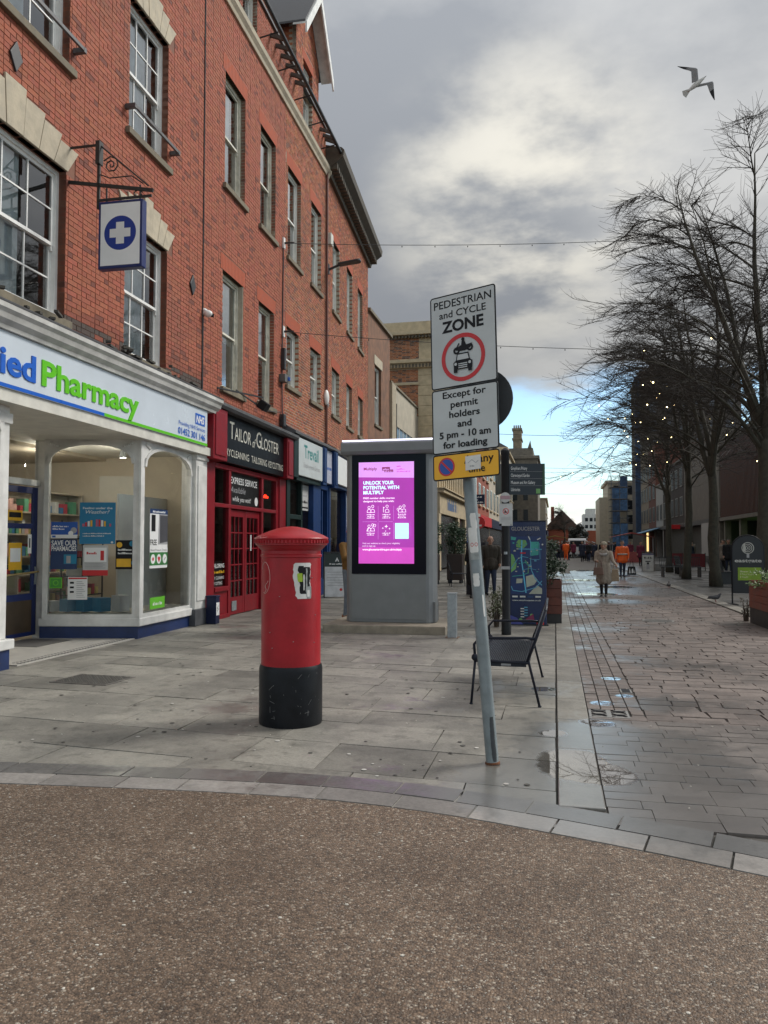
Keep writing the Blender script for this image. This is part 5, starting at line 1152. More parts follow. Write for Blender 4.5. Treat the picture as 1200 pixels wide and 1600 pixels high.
for k in (-.35, .3):
    mb.add([(.0452*math.cos(ca+k+.26*math.cos(t)*q), .0452*math.sin(ca+k+.26*math.cos(t)*q), 1.50+.0135*math.sin(t)*q) for q in (1, .72) for t in [i*math.pi/8 for i in range(16)]], [(i, (i+1) % 16, 16+(i+1) % 16, 16+i) for i in range(16)], 2)
onpole(mb.build('notice', stm, sp)); mb = MB(); cyl_patch(mb, .0446, ca-.15, .9, 1.21, 1.30, .2, 0, 34, rows=10); onpole(mb.build('torn_sticker', stm, sp)); mb = MB(); cyl_patch(mb, .0446, ca+.75, .3, 1.0, 1.15, .25, 0, 35, rows=8); onpole(mb.build('torn_sticker', stm, sp))
mb = MB(); cyl_patch(mb, .0445, ca+.45, .7, .02, .32, .15, 0, 41); onpole(mb.build('dark_stain', M('pole_stain', (.05, .055, .06), .6, .3, 20), sp))
SW = .52; tdir = (lat*.83-fwd*.558+Vector((0, 0, .040))).normalized(); udir = (Vector((0, 0, 1))-lat*.012+fwd*.054).normalized(); nrm = tdir.cross(udir)
sback = M('sign_back', (.05, .055, .06), .5, .15)
sg_w = M('sign_reflective_white', (.52, .54, .54), .4, .10, 3)
PO = (-lat*.073+fwd*.045)*1.915+Vector((0, 0, 1.915))-tdir*.225+nrm*.118+Vector((0, 0, .03))
def plate(y0, h, face, border):
    F = Flat(PO+udir*y0, tdir, udir, .0006); r = .022
    def rr_(i):
        pts = []
        for cx, cy, a0 in ((SW-r, r, -90), (SW-r, h-r, 0), (r, h-r, 90), (r, r, 180)):
            for k in range(5): q = r-i; a = R(a0+22.5*k); pts.append((cx+q*math.cos(a), cy+q*math.sin(a)))
        return pts
    F.mb.prism([F.P(x, y, -.004) for x, y in rr_(0)], F.N*.004, F.mi(sback)); F.poly(rr_(.0015), border); F.poly(rr_(.010), face); return F
F = plate(.655, .68, sg_w, P_black)
F.text('PEDESTRIAN', SW/2, .585, .056, P_black, 'c', w=.455, bold=.012).text('and CYCLE', SW/2, .51, .05, P_black, 'c', w=.37, bold=.012).text('ZONE', SW/2, .405, .078, P_black, 'c', w=.33, bold=.035)
cx, cy = SW/2, .205
F.ring(cx, cy, .142, .172, P_red, 48)
F.ring(cx-.05, cy+.052, .012, .026, P_black, 18).ring(cx+.055, cy+.062, .012, .026, P_black, 18)
F.poly([(cx-.06, cy+.055), (cx-.03, cy+.08), (cx-.005, cy+.09), (cx+.03, cy+.085), (cx+.075, cy+.09), (cx+.06, cy+.06), (cx+.02, cy+.045), (cx-.02, cy+.045)], P_black)
F.poly([(cx-.012, cy+.08), (cx+.03, cy+.08), (cx+.014, cy+.116), (cx-.008, cy+.116)], P_black).disc(cx+.003, cy+.127, .013, P_black, n=14).line([(cx-.055, cy+.055), (cx-.028, cy+.102)], .009, P_black)
F.poly([(cx-.072, cy-.085), (cx+.072, cy-.085), (cx+.075, cy-.035), (cx+.055, cy-.02), (cx+.045, cy+.03), (cx-.045, cy+.03), (cx-.055, cy-.02), (cx-.075, cy-.035)], P_black)
F.poly([(cx-.047, cy-.018), (cx+.047, cy-.018), (cx+.038, cy+.02), (cx-.038, cy+.02)], sg_w)
for k in range(3): F.rect(cx-.035, cy-.05-.014*k, cx+.035, cy-.043-.014*k, sg_w)
for s in (-1, 1): F.disc(cx+s*.056, cy-.046, .011, sg_w, n=12); F.rect(cx+s*.057-.014, cy-.108, cx+s*.057+.014, cy-.08, P_black)
F.build('zone_plate', sp)
F = plate(.188, .464, sg_w, P_black)
for k, (t, w_) in enumerate((('Except for', .34), ('permit', .215), ('holders', .24), ('and', .11), ('5 pm - 10 am', .40), ('for loading', .345))): F.text(t, SW/2, .395-.0715*k, .046, P_black, 'c', w=w_, bold=.024)
F.build('exception_plate', sp)
ysign = M('sign_yellow', (.85, .43, .008), .4, .08, 3)
F = plate(.0, .185, ysign, P_black)
F.disc(.11, .095, .066, P_red, n=36).disc(.11, .095, .054, M('sign_royal', (.015, .07, .36), .4, .05), n=36).line([(.07, .135), (.15, .055)], .014, P_red)
F.text('At any', .25, .105, .055, P_black, w=.225, bold=.012).text('time', .28, .04, .05, P_black, w=.13, bold=.012)
F.build('loading_plate', sp)
F = Flat(PO+tdir*.262+udir*.055+nrm*.006, (tdir+udir*.03), udir, .0006); F.rect(0, 0, .118, .098, M('paper_white', (.72, .71, .68), .7)).line([(.02, .05), (.05, .07), (.08, .045), (.1, .06)], .004, P_grey).text('~', .035, .02, .012, P_grey); F.build('sticker', sp)
# dark back of a round sign on the same pole
rc = PO+tdir*.31-nrm*.17+udir*.58; rn = (fwd*.92+lat*.38).normalized(); mb = MB(); mb.tube([rc, rc+rn*.012], .225, 36)
mb.bar(rc+Vector((0, 0, .1))+nrm*.11, rc+lat*.08+Vector((0, 0, .1)), .03, .03); mb.bar(rc+Vector((0, 0, -.1))+nrm*.11, rc+lat*.08+Vector((0, 0, -.1)), .03, .03)
mb.build('round_plate', sback, sp)
mb = MB()
for k in (.15, .6, 1.1):
    c_ = PO+tdir*.225+udir*k; mb.bar(c_-nrm*.004, c_-nrm*.12, .04, .03)
mb.build('clamp', steel, sp, kind='stuff')

# ---------------- metal bench facing the shops
bn = T('metal_bench', 'dark blue metal mesh bench with thin legs beside the kerb', 'bench', (-.45, 8.1, 0))
bm = M('bench_metal', (.010, .013, .024), .45, .2, 10, spec=.3); Y0, Y1 = -.82, .82
mb = MB()
for y in (Y0, Y1):
    mb.tube([(-.33, y, 0), (-.29, y, .42)], .012, 8); mb.tube([(.30, y, 0), (.20, y, .42), (.19, y, .44)], .012, 8)
    mb.tube([(-.29, y, .41), (.2, y, .40)], .015, 8); mb.tube([(-.29, y, .42), (-.30, y, .56), (-.25, y, .62), (.18, y, .63), (.27, y, .62)], .013, 8)
    mb.tube([(.19, y, .41), (.27, y, .62), (.36, y, .88)], .014, 8); mb.ball((-.29, y-.01, .44), (.035, .02, .035), 10, 6); mb.ball((-.33, y, .008), (.018, .018, .012), 8, 4); mb.ball((.30, y, .008), (.018, .018, .012), 8, 4)
mb.tube([(.36, Y0, .88), (.36, Y1, .88)], .015, 8); mb.tube([(-.29, Y0, .415), (-.29, Y1, .415)], .015, 8); mb.tube([(.2, Y0, .405), (.2, Y1, .405)], .014, 8)
mb.build('frame', bm, bn, smooth=True)
mesh_m = M('bench_mesh', (.012, .016, .028), .4, .15, 30, spec=.35)
mb = MB()
for i in range(66): y = Y0+.025*i; mb.box(-.285, .195, y, y+.012, .405, .409)
for i in range(26): x = -.28+.018*i; mb.box(x, x+.008, Y0, Y1, .409, .412)
mb.box(-.27, .18, Y0+.01, Y0+.016, .36, .40); mb.box(-.05, .04, Y0+.004, Y0+.0065, .37, .392, 1)
mb.build('seat', [mesh_m, P_grey], bn)
mb = MB()
for i in range(66): y = Y0+.025*i; mb.bar((.21, y, .45), (.352, y, .86), .010, .004)
for i in range(20): t = i/19; x = .21+.142*t; z = .45+.41*t; mb.box(x-.002, x+.003, Y0, Y1, z, z+.012)
mb.build('backrest', mesh_m, bn)
# ---------------- bollard
bo = T('bollard', 'short square grey steel bollard beside the kiosk plinth', 'bollard', (-1.62, 12.36, 0))
MB().box(-.072, .072, -.072, .072, -.02, .70).build('post', steel, bo, bevel=.008); MB().box(-.078, .078, -.078, .078, .70, .718).build('cap', M('bollard_cap', (.4, .43, .45), .4, .15, metal=.4), bo, bevel=.006); MB().box(-.11, .11, -.11, .11, -.02, .006).build('base_plate', M('rusty_plate', (.2, .13, .09), .8, .3), bo)
# ---------------- city map panel
mp = T('map_panel', 'dark blue free-standing GLOUCESTER city map panel', 'map sign', (-.53, 14.55, 0)); mpn = M('map_navy', (.010, .022, .085), .3, .12, 4)
MB().box(-.37, .37, -.05, .05, .02, 1.92).build('panel', mpn, mp, bevel=.012); MB().box(-.38, .38, -.06, .06, 1.92, 1.935).build('top_cap', darkmetal, mp); MB().box(-.4, .4, -.09, .09, -.02, .02).build('foot', darkmetal, mp)
F = Flat((-.37, -.0505, .02), (1, 0, 0), UP, .0005); mw = M('map_white', (.6, .62, .6), .4); mr = M('map_road', (.10, .35, .52), .4); mg_ = M('map_green', (.16, .38, .12), .4); ml = M('map_sand', (.42, .44, .36), .4); mt = M('map_teal', (.05, .36, .32), .4); mblk = M('map_block', (.015, .05, .16), .4)
F.text('GLOUCESTER', .37, 1.73, .07, M('letter_bronze', (.35, .33, .32), .4), 'c', w=.52, bold=.01)
F.rect(.1, .56, .66, 1.62, M('map_base', (.012, .035, .14), .4))
F.poly([(.2, 1.42), (.33, 1.40), (.4, 1.47), (.37, 1.55), (.24, 1.56), (.19, 1.5)], mg_).poly([(.1, .95), (.19, 1.02), (.2, 1.12), (.14, 1.28), (.1, 1.30)], mg_).poly([(.1, 1.56), (.18, 1.55), (.2, 1.6), (.1, 1.62)], mt)
F.poly([(.38, .68), (.52, .73), (.58, .82), (.5, .92), (.37, .88)], ml).poly([(.42, .56), (.66, .56), (.66, .66), (.57, .72)], ml).poly([(.19, .75), (.3, .76), (.31, .84), (.2, .84)], ml).poly([(.47, 1.26), (.6, 1.28), (.61, 1.52), (.46, 1.52)], mt)
F.line([(.2, 1.39), (.4, 1.385), (.66, 1.38)], .018, mr).line([(.44, 1.6), (.46, 1.5), (.455, 1.2), (.47, 1.0), (.54, .84), (.66, .72)], .016, mr).line([(.3, 1.55), (.29, 1.2), (.33, .9), (.37, .58)], .022, M('map_water', (.12, .5, .75), .4)).line([(.1, 1.02), (.22, 1.2), (.3, 1.25), (.45, 1.22)], .012, mr).line([(.1, .7), (.13, .62), (.3, .6), (.55, .68), (.66, .8)], .014, mr).line([(.12, .88), (.3, .9), (.42, .95)], .012, mt).line([(.46, 1.2), (.62, 1.19)], .01, mr).line([(.36, 1.18), (.42, 1.1), (.41, .94)], .012, mg_).line([(.3, 1.12), (.36, 1.14), (.44, 1.05)], .01, mt).line([(.3, 1.0), (.44, 1.03), (.56, 1.0)], .008, mr).line([(.62, 1.5), (.63, 1.2)], .008, mr).line([(.42, 1.62), (.45, 1.56)], .018, mw).line([(.58, 1.56), (.64, 1.59)], .018, mw)
rg = random.Random(2)
for i in range(46): x, y = rg.uniform(.13, .58), rg.uniform(.95, 1.52); F.rect(x, y, x+rg.uniform(.012, .045), y+rg.uniform(.01, .03), rg.choice((mblk, mblk, mt, mr, ml)))
F.rect(.27, 1.30, .37, 1.325, P_red).disc(.675, 1.47, .016, mw, n=14).disc(.17, 1.36, .01, mw, n=10)
for k in range(4): F.rect(.12+.14*k, .495, .22+.14*k, .525, mw if k != 2 else mblk)
F.text('www.visitgloucester.co.uk', .38, .43, .028, mw, 'c', w=.52, bold=.02)
F.poly([(.0, .20), (.2, .12), (.32, .0), (0, 0)], M('map_violet', (.07, .08, .33), .4)).disc(.03, .245, .05, M('map_pink', (.5, .05, .2), .4)).poly([(0, .0), (.1, .0), (.06, .08), (0, .1)], mt).disc(.47, .17, .03, mg_).poly([(.36, .1), (.5, .2), (.52, .08), (.42, .04)], M('map_wine', (.22, .02, .08), .4)).disc(.27, .08, .035, mg_)
for k in range(4): F.rect(.27, .13+.05*k, .335, .15+.05*k, mw).rect(.335, .155+.05*k, .4, .175+.05*k, mr)
F.text('~', .56, .0, .08, P_red, w=.13); F.build('map_print', mp)
# ---------------- finger post
fp = T('finger_post', 'black pedestrian finger post with a dark direction sign', 'finger post', (-.80, 12.95, 0))
MB().lathe([(.08, 0), (.08, .25), (.068, .27), (.066, 2.98), (.075, 3.0), (.075, 3.06), (.03, 3.1), (.001, 3.11)], 18).build('post', black, fp, auto=True)
fd = Vector((.90, .20, 0)).normalized()
O = Vector((.06, -.01, 2.32)); F = Flat(O, fd, UP, .0008); F.base(.60, .52, .035, M('finger_navy', (.008, .014, .024), .35, .15))
for k, t in enumerate(('Greyfriars Priory', 'Clarenceyard Garden', 'Museum and Art Gallery', 'Libraries')): F.text(t, .035, .415-.118*k, .055, P_white, w=(.27, .31, .40, .15)[k])
for k in range(3): F.rect(.02, .385-.118*k, .58, .388-.118*k, P_grey)
F.rect(.45, .02, .52, .1, mg_).poly([(.55, 0), (.60, 0), (.60, .52), (.565, .52)], M('finger_green', (.02, .07, .03), .4)); F.build('direction_plate', fp)
F = Flat((-.04, .05, 2.35), (-.25, .95, 0), UP); F.base(.55, .5, .03, M('finger_navy', (.008, .014, .024))); F.build('direction_plate', fp)
F = Flat((-.10, -.075, 1.80), (1, 0, 0), UP); F.base(.22, .37, .004, M('notice_white', (.55, .56, .56), .5)); F.ring(.11, .24, .04, .052, P_red, 24).poly([(.08, .22), (.1, .27), (.12, .23), (.14, .26), (.13, .215)], P_black).line([(.08, .27), (.14, .21)], .008, P_red)
for k in range(3): F.rect(.03, .14-.02*k, .19, .145-.02*k, P_grey)
F.rect(.0, .0, .04, .035, P_black).rect(.18, .0, .21, .03, P_grey); F.build('notice', fp)
mb = MB(); mb.tube([(0, -.07, 2.27), (0, -.085, 2.27)], .085, 24); o = mb.build('round_plate', M('notice_white', (.55, .56, .56)), fp); F = Flat((-.08, -.0855, 2.24), (1, 0, 0), UP); F.rect(.0, .0, .16, .06, M('faded_pink', (.42, .27, .31), .5)); F.build('band', o)
MB().tube([(.0, -.068, 1.33), (.0, -.07, 1.37)], .03, 10).build('clip', steel, fp); MB().box(-.07, .07, -.069, -.066, 1.08, 1.13).build('tape', P_grey, fp)
# ---------------- planters, shrubs
leaf_d = M('leaf_dark', (.018, .042, .016), .5, .4, 8); leaf_l = M('leaf_light', (.10, .16, .04), .55, .35, 8)
def shrub(label, loc, rx, ry, z0, z1, n, mat, seed, size=.05, parent=None, group=None, stem=True, lean=0.):
    rg = random.Random(seed); t = T('shrub', label, 'shrub', loc, 0, group); mb = MB(); zc = (z0+z1)/2; rz_ = (z1-z0)/2
    cl = [(Vector((rg.gauss(0, .5)*rx, rg.gauss(0, .5)*ry, zc+rg.uniform(-.85, .85)*rz_)), rg.uniform(.25, .5)) for _ in range(26)]
    for i in range(n):
        c, r = rg.choice(cl); d = Vector((rg.gauss(0, 1), rg.gauss(0, 1), rg.gauss(0, 1))).normalized(); p = c+Vector((d.x*rx, d.y*ry, d.z*rz_))*r*rg.uniform(.5, 1.)
        a = Vector((rg.gauss(0, 1), rg.gauss(0, 1), rg.gauss(0, .6))).normalized(); b = a.orthogonal().normalized(); s = size*rg.uniform(.6, 1.3)
        mb.add([p, p+a*s*.5+b*s*.32, p+a*s*1.1, p+a*s*.5-b*s*.32], [(0, 1, 2, 3)])
    mb.build('foliage', mat, t)
    if stem:
        m2 = MB()
        for c, r in cl[:14]: m2.tube([(c.x*.2, c.y*.2, z0-.3), (c.x*.6, c.y*.6, (z0+c.z)/2), c], [.014, .010, .005], 5)
        m2.build('stem', M('stem_brown', (.07, .05, .035), .8), t)
    return t
wood = M('planter_wood', (.13, .035, .02), .5, .3, 5, .25); woodd = M('planter_base', (.03, .028, .027), .6, .3)
def planter(label, loc, wx, wy, h, mat=wood, rz=0., base=.18):
    p = T('planter', label, 'planter', loc, rz); k = 4
    for i in range(k):
        z0 = base+(h-base)*i/k; z1 = base+(h-base)*(i+1)/k-.006
        MB().box(-wx, wx, -wy, -wy+.03, z0, z1).build('board', mat, p, bevel=.004); MB().box(-wx, wx, wy-.03, wy, z0, z1).build('board', mat, p, bevel=.004); MB().box(-wx, -wx+.03, -wy+.03, wy-.03, z0, z1).build('board', mat, p); MB().box(wx-.03, wx, -wy+.03, wy-.03, z0, z1).build('board', mat, p)
    MB().box(-wx+.01, wx-.01, -wy+.01, wy-.01, 0, base).build('base', woodd, p); MB().box(-wx+.03, wx-.03, -wy+.03, wy-.03, base, h-.08).build('soil', M('soil', (.03, .022, .016), .9, .3), p)
    return p
planter('dark red wooden planter behind the city map panel', (-.28, 15.35, 0), .40, .42, .82)
shrub('dense dark green shrub growing in the planter behind the map panel', (-.33, 15.35, 0), .42, .42, .75, 1.62, 5200, leaf_d, 5)
shrub('sparse wispy shrub at the foot of the finger post', (-1.05, 14.1, 0), .13, .16, .08, .7, 420, M('leaf_olive', (.09, .10, .05), .6, .3), 6, .045)
planter('red brown wooden planter at the right edge of the street', (4.35, 15.1, 0), .72, .85, .82, M('planter_red', (.20, .045, .022), .5, .3, 5, .25), R(1), .30)
shrub('low pale green bedding plant in the right-hand planter', (4.3, 15.0, 0), .75, .85, .72, 1.0, 2600, leaf_l, 7, .05)
shrub('small grey leafless bush standing left of the right-hand planter', (3.62, 16.2, 0), .1, .12, .08, .45, 160, M('leaf_grey', (.12, .11, .085), .7, .3), 8, .04)
for k, (x, y) in enumerate(((-4.55, 28.6), (-3.75, 29.6))):
    p = T('plant_pot', ['tall dark square plant pot, nearer of two by the stone shop', 'tall dark square plant pot, farther of two by the stone shop'][k], 'plant pot', (x, y, 0))
    MB().prism([(-.3, -.3, .12), (.3, -.3, .12), (.3, .3, .12), (-.3, .3, .12)], (0, 0, 1.0)).build('pot', M('pot_brown', (.035, .022, .018), .6, .25), p, bevel=.03); mb = MB()
    for a in (-.22, .22):
        for b in (-.22, .22): mb.lathe([(.05, 0), (.06, .06), (.05, .12)], 8, c=(a, b, 0))
    mb.build('castor', darkmetal, p)
    shrub(['dark rounded bay tree in the nearer plant pot', 'dark rounded bay tree in the farther plant pot'][k], (x, y, 0), .42, .42, 1.15, 2.25, 3200, M('leaf_bay', (.022, .055, .022), .5, .4, 8), 20+k, .07)
# ---------------- cafe chair, A-boards
ch = T('cafe_chair', 'dark metal cafe chair on the pavement outside the stone shop', 'chair', (-3.35, 27.2, 0), R(15)); mb = MB()
for x, y in ((-.24, -.24), (-.24, .24), (.24, -.24), (.24, .24)): MB().tube([(x*1.15, y, 0), (x, y*.95, .45)], .014, 6).build('leg', bm, ch)
mb.tube([(-.24, -.23, .45), (-.38, -.22, .92), (-.38, .22, .92), (-.24, .23, .45)], .014, 6); mb.build('frame', bm, ch); MB().box(-.26, .26, -.24, .24, .44, .47).build('seat', bm, ch, bevel=.01)
MB().prism([(-.27, -.2, .55), (-.37, -.2, .90), (-.37, .2, .90), (-.27, .2, .55)], (.012, 0, 0)).build('backrest', M('chair_silver', (.5, .52, .53), .3, .1, metal=.4), ch)
def aboard(name, label, loc, rz, w_, h_, fm, draw=None, cat='sign board', lean=.16, head=None):
    o = T(name, label, cat, loc, rz)
    for sd in (-1, 1):
        a = math.atan2(lean, h_); up = Vector((0, -sd*math.sin(a), math.cos(a))); Rv = Vector((1 if sd == -1 else -1, 0, 0))
        F = Flat(Vector((-w_/2 if sd == -1 else w_/2, sd*lean, .03)), Rv, up); F.base(w_, h_, .02, fm)
        if draw: draw(F, w_, h_)
        F.build('panel', o)
    MB().box(-w_/2, w_/2, -.03, .03, h_*.99, h_+.03).build('hinge', darkmetal, o)
    mb = MB()
    for x in (-w_/2, w_/2-.03):
        for sd in (-1, 1): mb.bar((x+.015, sd*(lean+.02), 0), (x+.015, 0, h_), .03, .03)
    mb.build('leg', darkmetal, o); return o
def dA(F, w_, h_):
    F.rect(0, h_*.68, w_, h_, M('board_green', (.006, .02, .018), .4)).rect(.03, .03, w_-.03, h_*.66, M('board_white', (.62, .63, .64), .5)); F.poly([(w_*.4, h_*.8), (w_*.47, h_*.9), (w_*.54, h_*.8), (w_*.5, h_*.8), (w_*.47, h_*.85), (w_*.44, h_*.8)], P_white).text('~', w_/2, h_*.73, .04, P_white, 'c', w=w_*.6)
    for k in range(6): F.rect(.1, h_*(.25+.06*k), w_-.12, h_*(.26+.06*k), P_grey)
    F.disc(w_*.6, h_*.16, .04, P_red)
aboard('pavement_board', 'pavement board with a dark green header between post box and kiosk', (-6.0, 21.0, 0), R(18), .8, 1.25, M('board_white', (.62, .63, .64), .5), dA, lean=.28)
# ================================================================ RIGHT SIDE BUILDINGS
dp = M('dull_pane', (.018, .02, .024), .5, spec=.15)
brown_c = M('brown_cladding', (.085, .036, .024), .6, .3, 3, .1); conc = M('concrete_panel', (.15, .135, .112), .85, .25, 2, .3, 30, grime=.2)
mk = T('market_hall', 'market hall with brown ribbed cladding over a glazed green-lit shop front', 'building', (11.5, 30, 0))
MB().box(.12, 12, 0, 28.7, 3.35, 8.4).build('wall', brown_c, mk)
mb = MB()
for i in range(95): mb.box(-.0, .13, .1+.3*i, .22+.3*i, 3.4, 8.35)
mb.build('cladding_rib', brown_c, mk, kind='stuff'); MB().box(-.1, 12, -.1, 28.8, 8.4, 8.7).build('parapet', conc, mk); MB().box(-.05, 12, 0, 28.7, 3.12, 3.36).build('soffit', conc, mk)
for i in range(7): MB().box(.15, .55, .2+4.6*i, .6+4.6*i, 0, 3.13).build('column', conc, mk)
MB().box(2.6, 2.7, 0, 28.7, 0, 3.13).build('shop_back', M('shop_dim', (.05, .05, .045), .6), mk)
mb = MB()
for i in range(14): mb.box(2.4, 2.5, 2.0*i, 2.0*i+.08, 0, 3.1)
mb.build('mullion', darkmetal, mk)
gl = M('sign_green_lit', (.08, .75, .05), .4, 0, emit=1.6); F = Flat((2.38, 24.6, 2.35), (0, -1, 0), UP, .01); F.base(4.2, .65, .05, M('sign_green_dark', (.01, .12, .02), .4, .1, emit=.15)); F.ring(.6, .32, .16, .27, gl).text('opp', 1.0, .16, .34, gl, w=1.1, bold=.03); F.build('lit_sign', mk)
MB().box(2.2, 2.3, 18.8, 26.5, 3.03, 3.08).build('strip_light', gl, mk); MB().box(2.38, 2.42, 22.0, 23.2, .2, 2.2).build('lit_doorway', M('door_lime', (.25, .3, .03), .5, .1, emit=.35), mk)
def rhouse(label, y0, y1, h, mat, z0=0., x=11.5, nwin=0, rows=1, roof=None, name='shop_building'):  # backlit row: its shade is put into darker wall and frame colours
    o = T(name, label, 'building', (x, y0, 0)); L = y1-y0
    MB().box(0, 9, .02, L-.02, 3.4, h).build('wall', mat, o); MB().box(.5, 9, .05, L-.05, 0, 3.4).build('shop_recess', M('shop_dim', (.05, .05, .045)), o); MB().box(-.12, 9.1, 0, L, h, h+.2).build('parapet', conc, o)
    MB().box(-.1, .5, .02, L-.02, 3.05, 3.42).build('fascia_sign', M('fascia_dull', (.05, .045, .045), .5), o)
    for a in (.1, L-.5): MB().box(0, .5, a, a+.4, 0, 3.05).build('pier', mat, o)
    for r_ in range(rows):
        for i in range(nwin):
            a = L*(i+.25)/nwin; b = L*(i+.75)/nwin; z = 4.2+r_*2.7
            f = MB().box(-.06, 0, a-.08, b+.08, z-.08, z+1.68).build('window', M('shaded_frame', (.2, .19, .175), .6), o); MB().box(-.065, -.06, a, b, z, z+1.6).build('pane', dp, o if False else f)
    return o
rhouse('grey concrete panelled building next to the brown market hall', 58.75, 74, 9.6, conc)
wp = MB().box(0, .1, 0, 4.6, .6, 3.1).build('hoarding', M('hoarding_white', (.34, .33, .31), .6, .1)); wp.location = (11.3, 60.2, 0); tag(wp, 'plain white hoarding panel under the concrete building', 'hoarding')
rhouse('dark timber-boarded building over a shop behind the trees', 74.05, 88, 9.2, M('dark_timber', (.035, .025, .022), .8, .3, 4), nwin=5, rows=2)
rhouse('small white painted building with a blue awning', 88.05, 94, 8.0, M('shaded_white', (.32, .32, .31), .8, .15), nwin=2, rows=1)
rhouse('narrow red brick building beside the small white building', 94.05, 101, 13.2, M('shaded_brick', (.13, .05, .035), .85, .25, 6), nwin=2, rows=3)
rhouse('cream stone building at the far end of the right row', 101.05, 109.5, 13.4, M('shaded_stone', (.24, .2, .15), .85, .2, 2), nwin=3, rows=3)
aw = MB().prism([(0, 0, 3.35), (-2.0, 0, 2.75), (-2.0, 0, 2.70), (0, 0, 3.3)], (0, 9, 0)).build('awning', M('awning_blue', (.12, .25, .38), .7, .1)); aw.location = (11.5, 90, 0); tag(aw, 'pale blue sloping shop awning on the right side', 'awning')
sg = MB().box(-.9, 0, -.05, .05, 2.9, 3.3).build('projecting_sign', M('sign_red', (.55, .015, .02))); sg.location = (11.4, 76, 0); tag(sg, 'small red projecting sign among the trees', 'sign')
lw = MB().box(0, .05, 0, 1.6, .3, 2.9).build('lit_window', M('warm_window', (.9, .62, .25), .5, .1, emit=.8)); lw.location = (11.42, 101.5, 0); tag(lw, 'warm lit yellow shop window beneath the blue awning', 'window')
tk = T('tower_block', 'tall dark brown slab tower block behind the bare trees', 'building', (11.9, 112, 0)); tbm = M('tower_brown', (.075, .062, .055), .8, .2, .5, .1)
MB().box(0, 13, 0, 14, 0, 25.2).build('wall', tbm, tk); MB().box(-.2, 13.2, -.2, 14.2, 25.2, 25.7).build('parapet', tbm, tk); MB().lathe([(1.9, 25.7), (1.9, 27.0), (1.5, 27.4), (.1, 27.5)], 20, c=(3.3, 3, 0)).build('plant_room', tbm, tk)
for r_ in range(8):
    for i in range(6): f = MB().box(1.0+2*i, 2.2+2*i, -.04, .0, 4.2+2.6*r_, 5.6+2.6*r_).build('window', M('tower_window', (.12, .13, .15), .5, spec=.2), tk)
bnt = M('net_blue', (.04, .075, .145), .8, .4, 1.5); nb = MB().box(-.9, -.25, -.6, 0, 3, 24.8).build('scaffold_net', bnt, tk)
# cream building with scaffold in blue netting
cs = T('stone_building', 'cream stone building behind the blue netted scaffold', 'building', (9.2, 141.5, 0)); MB().box(0, 8, 0, 14, 0, 12.2).build('wall', crm, cs); MB().box(-.4, 8.2, -.3, 14.2, 12.2, 12.7).build('cornice', crm, cs); MB().box(-1.4, 0, .5, 14, 0, 9.8).build('wing', crm, cs)
for i in range(3):
    for r_ in range(4): MB().box(1.0+2.2*i, 2.0+2.2*i, -.05, 0, 2.4+2.6*r_, 4.+2.6*r_).build('window', dp, cs)
def scaffold(label, x0, x1, y0, y1, h, lifts, seed):
    s = T('scaffold', label, 'scaffold', (x0, y0, 0)); W, Dp = x1-x0, y1-y0; pm = M('scaffold_tube', (.14, .15, .17), .5, .2, metal=.4); rg = random.Random(seed); mb = MB(); nx = 3
    for i in range(nx):
        for y in (0, Dp): mb.tube([(W*i/(nx-1), y, 0), (W*i/(nx-1), y, h+rg.uniform(.6, 1.8))], .045, 6)
    for k in range(lifts+1):
        z = 1+h*k/lifts
        for y in (0, Dp): mb.tube([(-.5, y, z), (W+.5, y, z)], .04, 6); mb.tube([(-.4, y, z+.9), (W+.4, y, z+.9)], .035, 6)
        if k < lifts: mb.tube([(0, 0, z), (W, 0, z+h/lifts)] if k % 2 else [(W, 0, z), (0, 0, z+h/lifts)], .035, 6)
    mb.build('tubes', pm, s)
    for k in range(lifts): MB().box(-.3, W+.3, -.1, Dp, 1+h*k/lifts, 1.08+h*k/lifts).build('platform', M('scaffold_board', (.10, .09, .08), .8, .3), s)
    for k in range(lifts):
        for i in range(nx-1):
            if rg.random() < .18 and k > 1: continue
            a, b = W*i/(nx-1)+.06, W*(i+1)/(nx-1)-.06; z = 1.12+h*k/lifts; q = h/lifts*.9; n = 5; vs = [(a+(b-a)*u/n, -.07-.06*rg.random(), z+q*v/n) for v in range(n+1) for u in range(n+1)]
            MB().add(vs, [(v*(n+1)+u, v*(n+1)+u+1, (v+1)*(n+1)+u+1, (v+1)*(n+1)+u) for v in range(n) for u in range(n)]).build('debris_net', M('net_bright', (.06, .13, .25), .8, .45, 1.5) if rg.random() > .3 else bnt, s)
    return s
scaffold('tall scaffold tower wrapped in blue netting at the street end', 9.7, 12.3, 138.5, 140.5, 12.3, 6, 1); scaffold('narrow blue netted scaffold to the right of the tall one', 13.6, 14.9, 139, 140.6, 10.6, 5, 2)
